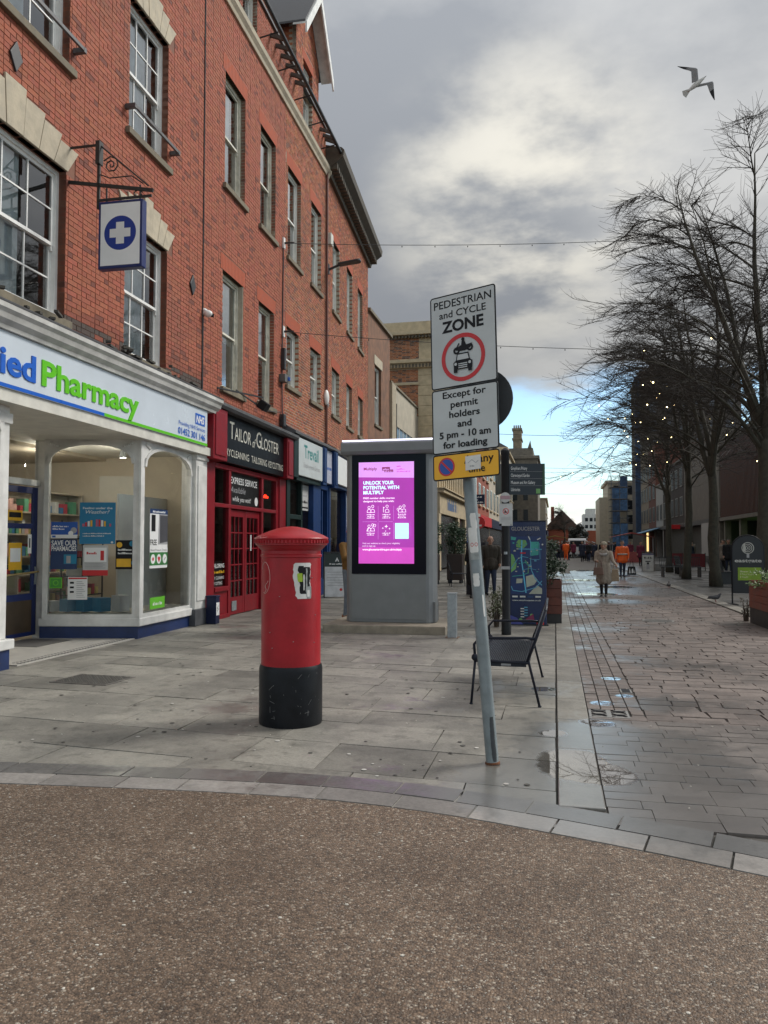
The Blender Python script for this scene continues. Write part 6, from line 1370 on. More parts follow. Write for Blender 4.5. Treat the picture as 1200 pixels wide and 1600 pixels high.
# distant apartments, brick wall, house
ap = T('apartment_block', 'white apartment block with rows of dark windows at the far horizon', 'building', (4.5, 250, 0)); MB().box(4.2, 10.8, 0, 12, 0, 10.9).build('tower_wing', wh_, ap); MB().box(0, 4.2, 1, 12, 0, 7.2).build('low_wing', M('far_grey', (.36, .37, .37), .8, .1), ap); MB().box(5.2, 8, .5, 10, 10.9, 12.6).build('lift_house', wh_, ap); MB().box(9.1, 10.3, -.05, 0, 2, 9.2).build('red_panel', rb, ap)
for r_ in range(4):
    for i in range(3): MB().box(4.8+1.4*i, 5.7+1.4*i, -.05, 0, 2.0+2.2*r_, 3.1+2.2*r_).build('window', dp, ap)
bw = MB().box(0, 6.2, 0, 1, 0, 4.2).build('brick_wall', rb); bw.location = (6.4, 160, 0); tag(bw, 'low red brick wall at the far end of the street', 'wall')
hh = T('far_house', 'brown gabled house roof beyond the crowd at left', 'building', (-2.0, 165, 0)); MB().box(0, 7, 0, 8, 0, 4.5).build('wall', rb, hh); MB().prism([(-.4, -.3, 4.5), (3.5, -.3, 8.6), (7.4, -.3, 4.5)], (0, 8.6, 0)).build('roof', M('far_roof', (.09, .06, .05), .8, .2), hh); MB().box(1.2, 1.9, 2, 2.8, 6, 9.4).build('chimney', rb, hh)
# ================================================================ TREES
bark = M('bark', (.055, .05, .036), .9, .4, 10, .5, 40); twig_m = M('twig', (.036, .029, .023), .85, .3, 6)
def tree(label, loc, H, spread, seed, h0=3.0, nl=26, tr=.17, dense=1., tr_n=10, fork=4.6, lights=0):
    rg = random.Random(seed); t = T('bare_tree', label, 'tree', loc, 0, 'bare street trees' if H > 9 else None)
    tb_, tw_ = MB(), MB(); tips = []; fork = min(fork, H*.42)
    def arc(p, d, L, k, droop, wob):
        out = [p.copy()]; d = d.normalized()
        for i in range(k):
            d = (d+Vector((rg.uniform(-wob, wob), rg.uniform(-wob, wob), rg.uniform(-wob, wob)+droop[0]+(droop[1]-droop[0])*i/k))).normalized(); out.append(out[-1]+d*L/k)
        return out
    def side(d, lo=-.2, up=.5):
        s = d.cross(Vector((0, 0, 1))); s = s.normalized() if s.length > .01 else Vector((1, 0, 0)); return (d*rg.uniform(.6, 1.)+s*rg.choice((-1, 1))*rg.uniform(.4, .95)+Vector((0, 0, rg.uniform(lo, up)))).normalized()
    n = 8; pts = [Vector((0, 0, -.05))]
    for i in range(1, n+1): pts.append(Vector((pts[-1].x+rg.uniform(-.04, .04), pts[-1].y+rg.uniform(-.04, .04), fork*i/n)))
    tb_.tube(pts, [tr*1.3]+[tr*(1-.25*i/n) for i in range(1, n+1)], tr_n); leads = []
    nld = 4 if H > 9 else 3
    for l in range(nld):                                     # ascending leaders from the fork
        az = l*2*math.pi/nld+rg.uniform(-.4, .4); el = R(rg.uniform(66, 78)) if l else R(86); d = Vector((math.cos(az)*math.cos(el), math.sin(az)*math.cos(el), math.sin(el)))
        L = (H-fork)*rg.uniform(.85, 1.02); lp = arc(pts[-1]-Vector((0, 0, rg.uniform(0, .9))), d, L, 14, (.03, .05), .07); r0 = tr*(.62 if l == 0 else .5)
        tb_.tube(lp, [r0*(1-.93*j/14)+.006 for j in range(15)], 7); leads.append((lp, r0))
    for lp, r0 in leads:
        for j in range(6, 15):
            for w2 in range(2):
                sp2 = arc(lp[j], side((lp[j]-lp[j-1]).normalized(), .0, .5), rg.uniform(.6, 1.5)*(1.35-j/20), 6, (-.03, .05), .09); tw_.tube(sp2, [.011*(1-.7*u/6)+.0025 for u in range(7)], 3, cap=False)
                for u in range(1, 7): sp3 = arc(sp2[u], side((sp2[u]-sp2[u-1]).normalized(), -.2, .5), rg.uniform(.25, .6), 4, (-.02, .16), .12); tw_.tube(sp3, [.0055, .005, .0045, .004, .0032], 3, cap=False)
    def twigs(sp2, lo, hi, p_):
        for u in range(1, len(sp2)):
            for w3 in range(2 if rg.random() < p_ else 1):
                sp3 = arc(sp2[u], side((sp2[u]-sp2[u-1]).normalized(), -.35, .5), rg.uniform(lo, hi), 4, (-.02, .16), .12); tw_.tube(sp3, [.0055, .005, .0045, .004, .0032], 3, cap=False)
                if rg.random() < .03: tips.append(sp3[1])
    per = max(3, nl//nld)
    for lp, r0 in leads:
        for q in range(per):
            f = (q+rg.random()*.8)/per; j = min(12, int(f*13)); p = lp[j].lerp(lp[j+1], rg.random()); out = Vector((p.x, p.y, 0)); az = rg.uniform(0, 6.28)
            od = (out.normalized() if out.length > .15 else Vector((math.cos(az), math.sin(az), 0))); od = (od+Vector((math.cos(az), math.sin(az), 0))*.9).normalized()
            el = R(rg.uniform(30, 58)); d = od*math.cos(el)+Vector((0, 0, math.sin(el))); L = spread*(1.1-.68*f)*rg.uniform(.7, 1.1)
            k = 13; bp = arc(p, d, L, k, (-.03, -.17), .07); rb_ = max(.016, r0*.42*(1-.6*f))
            tb_.tube(bp, [rb_*(1-.85*i/k) for i in range(k+1)], 5, cap=False)
            for i in range(2, k+1):
                for w2 in range(2 if rg.random() < .5*dense else 1):
                    sp2 = arc(bp[i].lerp(bp[i-1], rg.random()), side((bp[i]-bp[i-1]).normalized(), -.35, .55), L*rg.uniform(.22, .5)*(1.2-.65*i/k), 7, (-.10, .07), .09)
                    tw_.tube(sp2, [.0125*(1-.7*u/7)+.0025 for u in range(8)], 3, cap=False); twigs(sp2, .25, .75, .5*dense)
            tips += [bp[i] for i in range(3, k, 4)]
    tb_.build('trunk', bark, t, smooth=True); tw_.build('crown', twig_m, t)
    if lights:
        lg = T('fairy_lights', 'warm white fairy lights strung through '+lights[1], 'string lights', loc); mb = MB(); rg2 = random.Random(seed+5); c = [p for p in tips if 3.2 < p.z < H*.68]
        for p in rg2.sample(c, min(lights[0], len(c))): mb.ball(p+Vector((0, 0, -.05)), .02, 6, 4)
        mb.build('bulbs', M('fairy_glow', (1, .82, .38), .5, 0, emit=7.), lg, kind='stuff')
    return t
tree('bare tree with a thick mossy trunk at the right edge', (5.55, 22.4, 0), 13.0, 5.2, 4, 3.4, 40, .22, .85, lights=(8, 'the nearest tree'))
tree('bare tree standing behind the arched market sign', (5.5, 28.9, 0), 12.6, 5.6, 8, 3.0, 36, .19, .9, lights=(16, 'the tree behind the arched sign'))
tree('bare tree second from the arched market sign', (5.45, 34.9, 0), 12.2, 5.6, 15, 2.9, 34, .17, .9, lights=(20, 'the second tree from the arched sign'))
tree('bare leaning tree next to the white pavement board', (5.9, 43., 0), 11.6, 5.5, 21, 2.8, 32, .17, .9, lights=(20, 'the tree by the white pavement board'))
tree('small bare tree far away beyond the crowd', (1.5, 130, 0), 8.2, 2.8, 33, 2.5, 22, .14, .6)
shrub('dark evergreen tree mass beyond the far crowd', (3.6, 135, 0), 1.7, 1.6, .8, 4.6, 2600, M('leaf_far', (.03, .032, .022), .7, .3), 44, .35)
for k, y in enumerate((28.9, 34.9)):
    tg = MB().box(-.55, .55, -.55, .55, -.02, .012).build('tree_grille', M('grille_iron', (.035, .033, .03), .6, .3)); tg.location = (5.5, y, 0); tag(tg, ['iron tree grille under the tree behind the arched sign', 'iron tree grille under the second tree from the arched sign'][k], 'tree grille')
# ================================================================ RIGHT SIDE FURNITURE
es = T('arched_sign', 'black arched free-standing market sign with a round emblem', 'sign', (4.66, 20.6, 0)); W2_, HT = .36, 1.70
pts = [(-W2_, -.03, .28), (W2_, -.03, .28)]+[(W2_*math.cos(R(a)), -.03, HT-W2_*.9+W2_*.9*math.sin(R(a))) for a in range(0, 181, 15)]
MB().prism(pts, (0, .06, 0)).build('board', M('board_black', (.008, .009, .012), .4, .1), es)
mb = MB(); mb.tube([(-W2_-.01, 0, 0)]+[(-W2_-.01, 0, 1.3)]+[((W2_+.01)*math.cos(R(a)), 0, HT-W2_*.9+(W2_*.9+.012)*math.sin(R(a))) for a in range(180, -1, -15)]+[(W2_+.01, 0, 0)], .02, 8); mb.box(-W2_-.1, -W2_+.08, -.25, .25, 0, .02); mb.box(W2_-.08, W2_+.1, -.25, .25, 0, .02); mb.build('frame', black, es)
F = Flat((-W2_, -.0305, 0), (1, 0, 0), UP); ewh = M('emblem_white', (.42, .42, .38), .5)
for r0, r1 in ((.125, .145), (.085, .1), (.045, .06)): F.ring(W2_, 1.40, r0, r1, ewh)
F.poly([(W2_-.12, 1.33), (W2_-.05, 1.3), (W2_-.06, 1.52), (W2_-.1, 1.5)], ewh).disc(W2_, 1.40, .02, ewh).rect(W2_-.03, 1.16, W2_+.03, 1.255, P_grey); F.text('eastgate', W2_, 1.05, .085, M('emblem_letter', (.5, .5, .47), .5), 'c', w=.62, bold=.02)
F.rect(.12, .60, .66, .92, M('panel_lime', (.20, .32, .02), .5)).text('~', .17, .80, .045, M('panel_pale', (.5, .55, .3), .5), w=.2).text('Market', .17, .73, .05, M('panel_pale', (.5, .55, .3)), w=.32).text('Hall', .17, .66, .05, M('panel_pale', (.5, .55, .3)), w=.18); F.build('lettering', es)
def slat_bench(label, loc, rz):
    b = T('slatted_bench', label, 'bench', loc, rz, 'slatted benches under the trees'); im = M('bench_iron', (.02, .021, .023), .5, .2)
    for i in range(5): MB().box(-.9, .9, -.22+.09*i, -.15+.09*i, .44, .465).build('slat', im, b)
    mb = MB()
    for i in range(24): x = -.88+.0765*i; mb.bar((x, .24, .50), (x, .32, .88), .02, .012)
    mb.box(-.9, .9, .31, .335, .88, .91); mb.box(-.9, .9, .22, .25, .48, .51); mb.build('backrest', im, b)
    for x in (-.8, 0, .8): MB().box(x-.02, x+.02, -.22, .3, 0, .44).build('leg', im, b)
slat_bench('black slatted bench between the first two trees', (6.3, 31.8, 0), R(95)); slat_bench('black slatted bench behind the second tree', (5.6, 37.2, 0), R(5)); slat_bench('black slatted bench beside the leaning far tree', (6.2, 40.5, 0), R(90))
def dB(F, w_, h_): F.rect(.0, h_*.88, w_, h_, M('board_violet', (.12, .10, .2), .5)).text('~', w_/2, h_*.68, .1, P_black, 'c', w=w_*.6).rect(w_*.3, h_*.5, w_*.7, h_*.55, P_black).rect(w_*.38, h_*.1, w_*.62, h_*.38, P_grey).disc(w_/2, h_*.42, .06, P_black)
aboard('pavement_board', 'white pavement board with dark print by the far kerb', (4.95, 44.2, 0), R(-8), .65, 1.0, M('board_cream', (.5, .5, .47), .5), dB)
wl_ = MB().box(-.5, .5, -.2, .2, 0, .42).build('low_block', M('block_pale', (.3, .29, .27), .7, .15), None, bevel=.03); wl_.location = (5.9, 45.2, 0); tag(wl_, 'pale low stone block beside the white pavement board', 'block')
for k, (x, y) in enumerate(((7.0, 48), (7.6, 46.))):
    cb = T('cafe_barrier', ['dark red cafe barrier farther from the trees', 'dark red cafe barrier nearer to the trees'][k], 'barrier', (x, y, 0)); MB().box(-.6, .6, -.02, .02, .2, .95).build('panel', M('barrier_red', (.13, .01, .015), .6, .15), cb)
    for s in (-.6, .6): MB().tube([(s, 0, 0), (s, 0, 1.0)], .025, 8).build('post', darkmetal, cb)
# van, stalls at the far end
vn = T('parked_van', 'white van parked among the distant market crowd', 'van', (2.35, 86, 0)); vw = M('van_white', (.6, .61, .62), .3, .05)
mb = MB(); mb.prism([(-.95, 0, .35), (-.95, 4.6, .35), (-.95, 4.9, 1.0), (-.95, 4.0, 1.25), (-.95, 3.4, 2.05), (-.95, .15, 2.1), (-.95, 0, 1.9)], (1.9, 0, 0)); mb.build('body', vw, vn, bevel=.08); MB().box(-.75, .75, -.02, .01, 1.2, 1.85).build('rear_window', dp, vn, bevel=.01)
for x in (-.8, .8):
    MB().box(x-.08, x+.08, -.03, .02, .8, 1.2).build('tail_light', M('tail_red', (.5, .02, .02), .3), vn)
    for y in (.9, 3.8): MB().tube([(x-.12, y, .33), (x+.12, y, .33)], .33, 16).build('wheel', black, vn)
def stall(label, x, y, w_, d, mat, tbl):
    s = T('market_stall', label, 'stall', (x, y, 0)); mb = MB()
    for a in (-w_/2, w_/2):
        for b in (0, d): mb.tube([(a, b, 0), (a, b, 2.1)], .03, 6)
    mb.build('pole', steel, s); MB().prism([(-w_/2-.2, -.2, 2.05), (0, -.2, 2.45), (w_/2+.2, -.2, 2.05), (0, -.2, 2.38)], (0, d+.4, 0)).build('canopy', mat, s); MB().box(-w_/2, w_/2, .1, .9, 0, .85).build('counter', tbl, s)
stall('market stall with a yellow canopy left of the white van', .0, 88, 3.2, 2.4, M('canopy_yellow', (.42, .33, .08), .7, .1), M('cloth_dark', (.05, .05, .06), .8)); stall('market stall with a faded red canopy behind the walking woman', 6.2, 66, 3.2, 2.4, M('canopy_red', (.33, .06, .05), .7, .15), M('cloth_red', (.30, .07, .07), .8, .2))
# ================================================================ PEOPLE
def cap_geo(mb, p, q, r1, r2):
    p, q = Vector(p), Vector(q); d = q-p; mb.ball(p, r1, 10, 8); mb.ball(q, r2, 10, 8)
    if d.length > 1e-4: mb.tube([p, q], [r1*.995, r2*.995], 10)
SK = (.42, .24, .17)
def person_mesh(name, cols, pose, voxel=.014, coat=0., bulk=1., hood=False, skirt=None):
    """cols: skin, top, legs, shoes -> one continuous remeshed body facing +y"""
    S = []; B_ = bulk
    L = pose.get('legs', ((-.09, .0), (.09, .0))); hipz, kz = .90, .49
    for (fx, fy), sg in zip(L, (-1, 1)):
        hip = Vector((sg*.085, 0, hipz)); ank = Vector((fx, fy, .085)); kn = hip.lerp(ank, .5)+Vector((0, .03+abs(fy)*.12, .0))
        S += [(hip, kn, .088*B_, .062*B_, 2), (kn, ank, .06*B_, .044, 2), (ank+Vector((0, -.05, -.035)), ank+Vector((0, .13, -.05)), .042, .034, 3)]
    for sg in (-1, 1):
        S += [((sg*.06, 0, .93), (sg*.075*B_, 0, 1.12), .105*B_, .10*B_, 1), ((sg*.075*B_, 0, 1.12), (sg*.10*B_, .0, 1.33), .105*B_, .105*B_, 1), ((sg*.08, 0, 1.36), (sg*.175*B_, 0, 1.385), .07, .062*B_, 1)]
    S += [((0, 0, .95), (0, .0, 1.35), .115*B_, .115*B_, 1)]
    lean = pose.get('head', (0, .02)); hx, hy = lean
    S += [((0, 0, 1.38), (hx*.6, hy*.6, 1.50), .058, .052, 0), ((hx, hy, 1.585), (hx, hy+.012, 1.635), .078, .086, 0), ((hx, hy+.03, 1.55), (hx, hy+.04, 1.535), .055, .045, 0), ((hx, hy+.098, 1.595), (hx, hy+.108, 1.575), .012, .015, 0)]
    for sg in (-1, 1): S.append(((hx+sg*.085, hy, 1.60), (hx+sg*.088, hy-.005, 1.575), .018, .014, 0))
    arms = pose.get('arms', (((-.24, 0, 1.13), (-.25, .07, .90)), ((.24, 0, 1.13), (.25, .07, .90))))
    for (el, wr), sg in zip(arms, (-1, 1)):
        sh = Vector((sg*.19*B_, 0, 1.375)); el, wr = Vector(el), Vector(wr); d = (wr-el).normalized()
        S += [(sh, el, .062*B_, .050*B_, 1), (el, wr, .049*B_, .036*B_, 1), (wr, wr+d*.075, .030, .034, 0)]
        pa = wr+d*.07; sd = d.cross(Vector((sg, 0, 0))); sd = sd.normalized() if sd.length > .1 else Vector((0, 1, 0))
        for k, ln in enumerate((.066, .075, .07, .055)):
            b0 = pa+sd*(.026-.0175*k); m_ = b0+d*ln*.6; S += [(b0, m_, .0105, .010, 0), (m_, m_+(d*.8+Vector((-sg*.6, 0, 0))).normalized()*ln*.5, .010, .009, 0)]
        S.append((wr+d*.03+sd*.02, wr+d*.075+sd*.055, .0125, .0105, 0))
    if coat:
        for sg in (-1, 0, 1): S.append(((sg*.06, 0, 1.0), (sg*.10, 0, coat), .125*B_, .135*B_, 1))
        S.append(((0, .05, 1.0), (0, .06, coat), .11*B_, .12*B_, 1)); S.append(((0, -.05, 1.0), (0, -.06, coat), .11*B_, .12*B_, 1))
    if hood:
        S += [((0, -.05, 1.44), (0, -.1, 1.40), .11, .09, 1), ((-.08, .03, 1.42), (.08, .03, 1.42), .075, .075, 1)]
    mb = MB()
    for p, q, a, b, m_ in S: cap_geo(mb, p, q, a, b)
    me = mb.mesh(name, [M('pl', (1, 1, 1))]); ob = bpy.data.objects.new('tmp', me); COL.objects.link(ob)
    md = ob.modifiers.new('r', 'REMESH'); md.mode = 'VOXEL'; md.voxel_size = voxel
    sm = ob.modifiers.new('s', 'SMOOTH'); sm.iterations = 2; sm.factor = .4
    dg = bpy.context.evaluated_depsgraph_get(); out = bpy.data.meshes.new_from_object(ob.evaluated_get(dg)); bpy.data.objects.remove(ob); bpy.data.meshes.remove(me)
    out.name = name; out.materials.clear()
    for c in cols: out.materials.append(c)
    segs = [(Vector(p), Vector(q), a, b, m_) for p, q, a, b, m_ in S]; idx = []
    for pl in out.polygons:
        c = pl.center; best = 9; bi = 1
        for p, q, a, b, m_ in segs:
            d = q-p; l2 = d.length_squared; t = max(0, min(1, (c-p).dot(d)/l2)) if l2 > 1e-9 else 0; ds = (c-p-d*t).length-(a+(b-a)*t)
            if ds < best: best = ds; bi = m_
        idx.append(bi)
    out.polygons.foreach_set('material_index', idx); out.polygons.foreach_set('use_smooth', [True]*len(idx)); out.update(); return out
def cloth(name, c, r=.85, var=.2): return M(name, c, r, var, 14, .15, 60)
skin = M('skin', SK, .5, .08, 10)
def person(label, loc, rz, h, me, hair=None, group=None, hx=0., hy=.02, long_hair=False, hat=None, eyes=True, cat='person'):
    o = bpy.data.objects.new('person', me); COL.objects.link(o); o.location = loc; o.rotation_euler = (0, 0, rz); k = h/1.73; o.scale = (k, k, k); tag(o, label, cat, group)
    m_ = hat or hair
    if m_:
        mb = MB(); rg = random.Random(int(h*1000)); cx, cy, cz = hx, hy, 1.63; n, v = 16, 9
        rows = []
        for i in range(v+1):
            a = math.pi/2*(1-i/v)-(.0 if hat else .25)*i/v; ring = []
            for j in range(n):
                t = 2*math.pi*j/n; fr_ = max(0, math.sin(t)); dz = .055*fr_*(i/v)**2 if not hat else 0
                rr2 = .096+.004*rg.uniform(-1, 1); ring.append((cx+rr2*.92*math.cos(a)*math.cos(t), cy-.008+rr2*1.08*math.cos(a)*math.sin(t)-.012*fr_*(i/v), cz+.096*math.sin(a)-(.06 if long_hair and fr_ < .3 else 0)*(i/v)**2+dz))
            rows.append(ring)
        vs = [p for r_ in rows for p in r_]; fs = [(i*n+j, i*n+(j+1) % n, (i+1)*n+(j+1) % n, (i+1)*n+j) for i in range(v) for j in range(n)]
        mb.add(vs, [tuple(reversed(f)) for f in fs])
        if long_hair: mb.ball((cx, cy-.07, 1.53), (.085, .05, .12), 10, 8)
        mb.build('hat' if hat else 'hair', m_, o, smooth=True)
    if eyes:
        mb = MB()
        for sg in (-1, 1): mb.ball((hx+sg*.032, hy+.083, 1.612), (.011, .007, .008), 8, 6)
        mb.build('eyes', P_black, o, smooth=True); MB().box(hx-.024, hx+.024, hy+.083, hy+.089, 1.545, 1.552).build('mouth', M('lip', (.28, .08, .07), .5), o)
    return o
dk_hair = M('hair_dark', (.02, .015, .012), .6, .3, 30); grey_hair = M('hair_grey', (.3, .29, .28), .6, .3, 30); blond = M('hair_ash', (.30, .24, .16), .6, .3, 30)
jean = cloth('jeans', (.02, .03, .06)); blk_c = cloth('black_cloth', (.008, .008, .01)); shoe = M('shoe_black', (.01, .01, .01), .4, .1); beige = cloth('beige_coat', (.30, .255, .205)); hv = M('hi_vis_orange', (.85, .13, .015), .6, .08)
# woman in beige coat walking towards us, looking to her right
P1 = person_mesh('woman_coat', [skin, beige, blk_c, shoe], dict(legs=((-.07, .05), (.08, -.04)), arms=(((-.29, .10, 1.14), (-.40, .26, 1.02)), ((.25, .05, 1.13), (.17, .26, 1.12))), head=(-.01, .03)), .012, coat=.52, bulk=1.13, hood=True)
p = person('woman in a long beige hooded coat walking with a handbag', (1.36, 22.95, 0), R(180-12), 1.56, P1, blond, hy=.03, hx=-.01, long_hair=True)
MB().ball((-.01, .02, 1.665), (.1, .112, .085), 14, 8).build('woollen_hat', cloth('wool_cream', (.36, .32, .24)), p, smooth=True)
mb = MB(); mb.tube([(-.11, .06, 1.36), (-.06, .13, 1.33), (.05, .13, 1.32), (.11, .06, 1.36), (.1, -.06, 1.42), (-.1, -.06, 1.42), (-.11, .06, 1.36)], .045, 8); mb.build('scarf', cloth('scarf_grey', (.36, .34, .32)), p, smooth=True)
bg_ = T('handbag', 'brown and cream handbag hanging from the arm of the woman in beige', 'bag', (1.20, 22.70, .62), R(-12)); MB().prism([(-.15, -.05, 0), (.15, -.05, 0), (.12, -.05, .22), (-.12, -.05, .22)], (0, .1, 0)).build('body', M('bag_brown', (.16, .10, .075), .6, .2), bg_, bevel=.02); MB().tube([(-.09, 0, .21), (-.07, 0, .40), (.07, 0, .40), (.09, 0, .21)], .012, 8).build('strap', M('bag_strap', (.12, .06, .05), .6), bg_)
sb_ = T('shopping_bag', 'beige cloth shopping bag held at the side of the woman in beige', 'bag', (1.66, 22.95, .42), R(-5)); MB().prism([(-.13, -.06, 0), (.13, -.06, .02), (.1, -.05, .36), (-.08, -.05, .36)], (0, .12, 0)).build('body', cloth('bag_cloth', (.32, .25, .17)), sb_, bevel=.03); MB().tube([(-.05, 0, .35), (-.02, 0, .50), (.05, 0, .50), (.07, 0, .35)], .012, 6).build('handle', cloth('bag_cloth', (.32, .25, .17)), sb_)
# man in orange hi-vis jacket with a bag
P2 = person_mesh('hivis', [skin, hv, jean, shoe], dict(legs=((-.08, -.06), (.09, .08)), arms=(((-.27, .03, 1.13), (-.26, .10, .90)), ((.27, .02, 1.13), (.30, .06, .88)))), .014, coat=.80, bulk=1.14)
p = person('man in an orange high-visibility jacket walking with a shopping bag', (2.95, 36.2, 0), R(180+6), 1.66, P2, dk_hair)
MB().box(-.2, .2, -.19, .2, 1.02, 1.07).build('reflective_band', M('reflective', (.5, .5, .45), .3, .1), p) if False else None
mb = MB(); mb.lathe([(.232, 1.06), (.232, 1.115)], 20); o = mb.build('reflective_band', M('reflective', (.5, .5, .45), .35, .1), p, smooth=True); o.scale = (1.05, .9, 1)
bz = T('shopping_bag', 'black and white patterned bag carried by the hi-vis man', 'bag', (3.33, 36.0, .12), R(8)); MB().prism([(-.2, -.07, 0), (.2, -.07, 0), (.15, -.06, .38), (-.15, -.06, .38)], (0, .13, 0)).build('body', blk_c, bz, bevel=.03); F = Flat((-.16, -.072, .06), (1, 0, 0), UP); F.poly([(.02, .02), (.1, .02), (.06, .26)], P_white).poly([(.14, .02), (.24, .04), (.2, .24), (.15, .2)], P_white).poly([(.26, .03), (.3, .02), (.28, .2)], P_white); F.build('pattern', bz); MB().tube([(-.08, 0, .37), (-.05, 0, .62), (.05, 0, .62), (.08, 0, .37)], .012, 6).build('handle', blk_c, bz)
# pair beside the leaning pole
P3 = person_mesh('gilet_man', [skin, cloth('olive_jacket', (.032, .026, .018)), jean, shoe], dict(legs=((-.1, .05), (.1, -.05)), arms=(((-.28, .0, 1.13), (-.25, .12, .93)), ((.28, .0, 1.13), (.27, .12, .92)))), .012, coat=.86, bulk=1.2)
person('bald man in a dark padded jacket and jeans behind the pole', (-1.86, 22.8, 0), R(180+18), 1.74, P3, None)
P4 = person_mesh('black_coat', [skin, blk_c, blk_c, shoe], dict(legs=((-.06, -.05), (.07, .08)), arms=(((-.25, .0, 1.13), (-.2, .16, .98)), ((.25, .0, 1.13), (.2, .16, .98)))), .012, coat=.50, bulk=1.05)
person('woman in a long black coat walking past the dark sign board', (-2.2, 21.4, 0), R(-20), 1.62, P4, dk_hair, long_hair=True, eyes=False)
bbd = MB().box(-.28, .28, -.04, .04, .0, 1.55).build('notice_board', M('notice_dark', (.006, .008, .016), .4, .15)); bbd.location = (-2.3, 22.9, 0); bbd.rotation_euler = (0, 0, R(-8)); tag(bbd, 'dark blue-black free-standing notice board beside the woman in black', 'notice board')
# man leaning on the far side of the kiosk, mostly hidden by it
P5 = person_mesh('ochre_man', [skin, cloth('ochre_jacket', (.22, .11, .025)), cloth('pale_jeans', (.20, .24, .29)), M('tan_shoe', (.26, .12, .05), .5)], dict(legs=((-.09, .02), (.09, -.04)), arms=(((-.25, .06, 1.15), (-.14, .30, 1.12)), ((.24, .10, 1.15), (.10, .30, 1.16)))), .012, bulk=1.08)
person('man in an ochre jacket standing half hidden behind the kiosk', (-4.02, 15.0, 0), R(-125), 1.84, P5, None, hat=cloth('pink_cap', (.42, .17, .19)))
# distant walkers: a few body variants copied, each its own object
P6 = person_mesh('walker', [skin, blk_c, jean, shoe], dict(legs=((-.07, .12), (.08, -.12))), .022, coat=.8, bulk=1.08)
P7 = person_mesh('walker2', [skin, cloth('navy_coat', (.015, .02, .04)), blk_c, shoe], dict(legs=((-.08, -.1), (.08, .1))), .022, coat=.55, bulk=1.1)
P8 = person_mesh('walker3', [skin, cloth('maroon_coat', (.13, .015, .04)), blk_c, shoe], dict(legs=((-.08, -.05), (.08, .06))), .022, coat=.7, bulk=1.08)
P9 = person_mesh('worker', [skin, hv, hv, shoe], dict(legs=((-.09, .1), (.09, -.1))), .022, bulk=1.18)
person('street worker in a full orange high-visibility suit', (.97, 72, 0), R(10), 1.78, P9, dk_hair, eyes=False)
person('person in a dark coat walking between worker and crowd', (2.2, 66.0, 0), R(185), 1.76, P7, dk_hair, eyes=False); person('person in black walking just right of the dark-coated walker', (2.75, 67, 0), R(170), 1.72, P6, dk_hair, eyes=False)
person('person in a long black coat with a trolley in mid street', (3.3, 69, 0), R(0), 1.68, P7, grey_hair, eyes=False)
pk = person('person in a maroon coat pushing a pram', (5.6, 54.2, 0), R(190), 1.68, P8, dk_hair, eyes=False)
pr = T('pram', 'black pram pushed by the person in maroon', 'pram', (6.0, 53.2, 0), R(10)); mb = MB(); mb.prism([(-.25, -.35, .45), (-.25, .35, .45), (-.25, .42, .75), (-.25, .1, 1.0), (-.25, -.3, .75)], (.5, 0, 0)); mb.build('seat', blk_c, pr, bevel=.05); mb = MB()
for s in (-.25, .25): mb.tube([(s, -.35, .1), (s, .3, .6), (s, .6, 1.0)], .015, 6)
mb.tube([(-.25, .6, 1.0), (.25, .6, 1.0)], .015, 6); mb.build('frame', darkmetal, pr)
for s in (-.26, .26):
    for y in (-.36, .36): MB().tube([(s-.02, y, .12), (s+.02, y, .12)], .12, 12).build('wheel', black, pr)
person('person in dark clothes walking under the market hall', (8.5, 41.5, 0), R(180), 1.76, P6, dk_hair, eyes=False); person('second person in dark clothes nearer the market hall doors', (10.0, 44.5, 0), R(160), 1.74, P7, dk_hair, eyes=False)
# seated person
P10 = person_mesh('seated', [skin, cloth('fawn_jacket', (.22, .19, .16)), blk_c, shoe], dict(legs=((-.1, .02), (.1, .0))), .02, bulk=1.15, coat=.75)
person('person in a pale fawn jacket standing by the benches', (6.95, 36.6, 0), R(100), 1.6, P10, dk_hair, eyes=False); person('grey-haired person in black by the benches', (7.5, 35.0, 0), R(80), 1.55, P6, M('hair_white', (.6, .58, .55), .6), eyes=False)
rg = random.Random(41)
for i in range(9): person('dark-clothed person among the benches and shop fronts under the trees', (rg.uniform(6.6, 10.6), 38+i*3.1, 0), rg.uniform(0, 6.28), rg.uniform(1.58, 1.8), (P6, P7, P10, P6, P8)[i % 5] if i % 5 != 4 else P7, dk_hair if i % 3 else grey_hair, 'people under the trees', eyes=False)
rg = random.Random(77); lab = 'dark-clothed person in the distant market crowd'
for i in range(44):
    x = rg.uniform(-1.2, 6.8); y = rg.uniform(70, 98); person(lab, (x, y, 0), rg.uniform(0, 6.28), rg.uniform(1.58, 1.82), (P6, P7, P6, P8)[i % 4] if i % 7 else P7, dk_hair if i % 3 else grey_hair, 'people in the distant crowd', eyes=False)
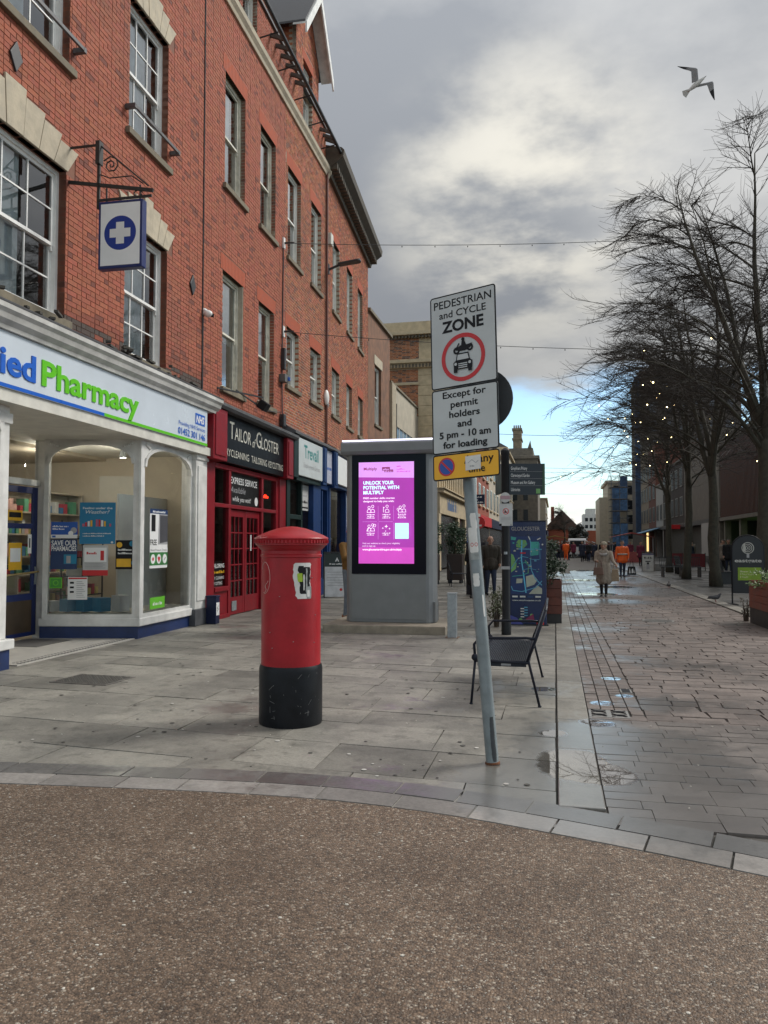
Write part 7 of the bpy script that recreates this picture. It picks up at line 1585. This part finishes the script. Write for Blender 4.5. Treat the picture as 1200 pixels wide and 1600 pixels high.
# ================================================================ BIRDS
def feather_wing(mb, root, mid, tip, c0, c1, up, mi, mt):
    r_, m_, t_ = Vector(root), Vector(mid), Vector(tip); n = 12; prev = None
    for i in range(n+1):
        t = i/n; p = r_.lerp(m_, t/.45) if t < .45 else m_.lerp(t_, (t-.45)/.55); ch = c0*(1-.15*t) if t < .45 else c0*.93*(1-((t-.45)/.55)**1.5)+.012; back = up*ch
        th = .012*(1-t)+.002; nn = (m_-r_).cross(up).normalized()*th
        ring = [p+nn*.3, p+back*.25+nn, p+back, p+back*.25-nn]
        if prev: mb.add(prev+ring, [(j, (j+1) % 4, 4+(j+1) % 4, 4+j) for j in range(4)], mt if t > .72 else mi)
        prev = ring
gp = Vector((3.66, 20.6, 1.5+12.0*.985)); gu = T('seagull', 'white and grey seagull gliding with black wing tips above the street', 'bird', gp); gw = M('gull_white', (.62, .61, .58), .7, .1); gg = M('gull_grey', (.34, .34, .35), .7, .15); gk = M('gull_black', (.03, .03, .032), .7)
camr = Vector((.976, .2168, 0)); camu = Vector((.12, -.5, .86)).normalized()                       # local axes roughly across and up the view
hd = (camr*.72+camu*.62).normalized(); tl = -hd; pp = camr*.62-camu*.72
mb = MB(); mb.tube([tl*.27, tl*.2, tl*.08, Vector(), hd*.10, hd*.17, hd*.21, hd*.235], [.012, .035, .06, .066, .052, .036, .03, .008], 12); mb.tube([hd*.225, hd*.29], [.014, .003], 6, 1)
mb.build('body', [gw, gk], gu, smooth=True)
mb = MB(); pv_ = pp.normalized(); mb.prism([tl*.2+pv_*.03, tl*.36+pv_*.10, tl*.39, tl*.36-pv_*.10, tl*.2-pv_*.03], hd.cross(pv_)*.008); mb.build('tail', gw, gu)
mb = MB(); feather_wing(mb, hd*.08-pv_*.04, camu*.36-camr*.05, camu*.40-camr*.56, .17, .1, (tl*.75-pv_*.25).normalized(), 0, 1); mb.build('wing', [gg, gk], gu)
mb = MB(); feather_wing(mb, hd*.06+pv_*.05, camr*.42+camu*.07, camr*.55-camu*.36, .16, .1, (tl*.8+pv_*.1-camr*.3).normalized(), 0, 1); mb.build('wing', [gg, gk], gu)
def pigeon(label, loc, rz, ms):
    p = T('pigeon', label, 'bird', loc, rz); mb = MB(); mb.tube([(-.20, 0, .10), (-.12, 0, .115), (-.04, 0, .12), (.04, 0, .13), (.09, 0, .16), (.11, 0, .20), (.135, 0, .215), (.155, 0, .21)], [.012, .03, .055, .06, .045, .026, .025, .008], 10); mb.build('body', ms, p, smooth=True)
    MB().tube([(.155, 0, .21), (.18, 0, .203)], [.008, .002], 6).build('beak', black, p); mb = MB()
    for s in (-.02, .02): mb.tube([(.0, s, .08), (.01, s, .005)], .006, 5); mb.box(-.005, .035, s-.012, s+.012, 0, .006)
    mb.build('legs', M('pigeon_pink', (.3, .08, .07), .6), p)
    for s in (-1, 1): MB().ball((-.05, s*.045, .125), (.12, .02, .042), 10, 6).build('wing', M('pigeon_wing', (.05, .052, .06), .6, .3), p, smooth=True)
    return p
pigeon('dark pigeon with a white tail walking on the right kerb', (3.98, 21.05, .015), R(10), M('pigeon_dark', (.04, .04, .048), .5, .3, 20)); p2 = pigeon('small dark pigeon standing near the benches', (3.75, 27.6, 0), R(80), M('pigeon_brown', (.05, .042, .038), .5, .3, 20))
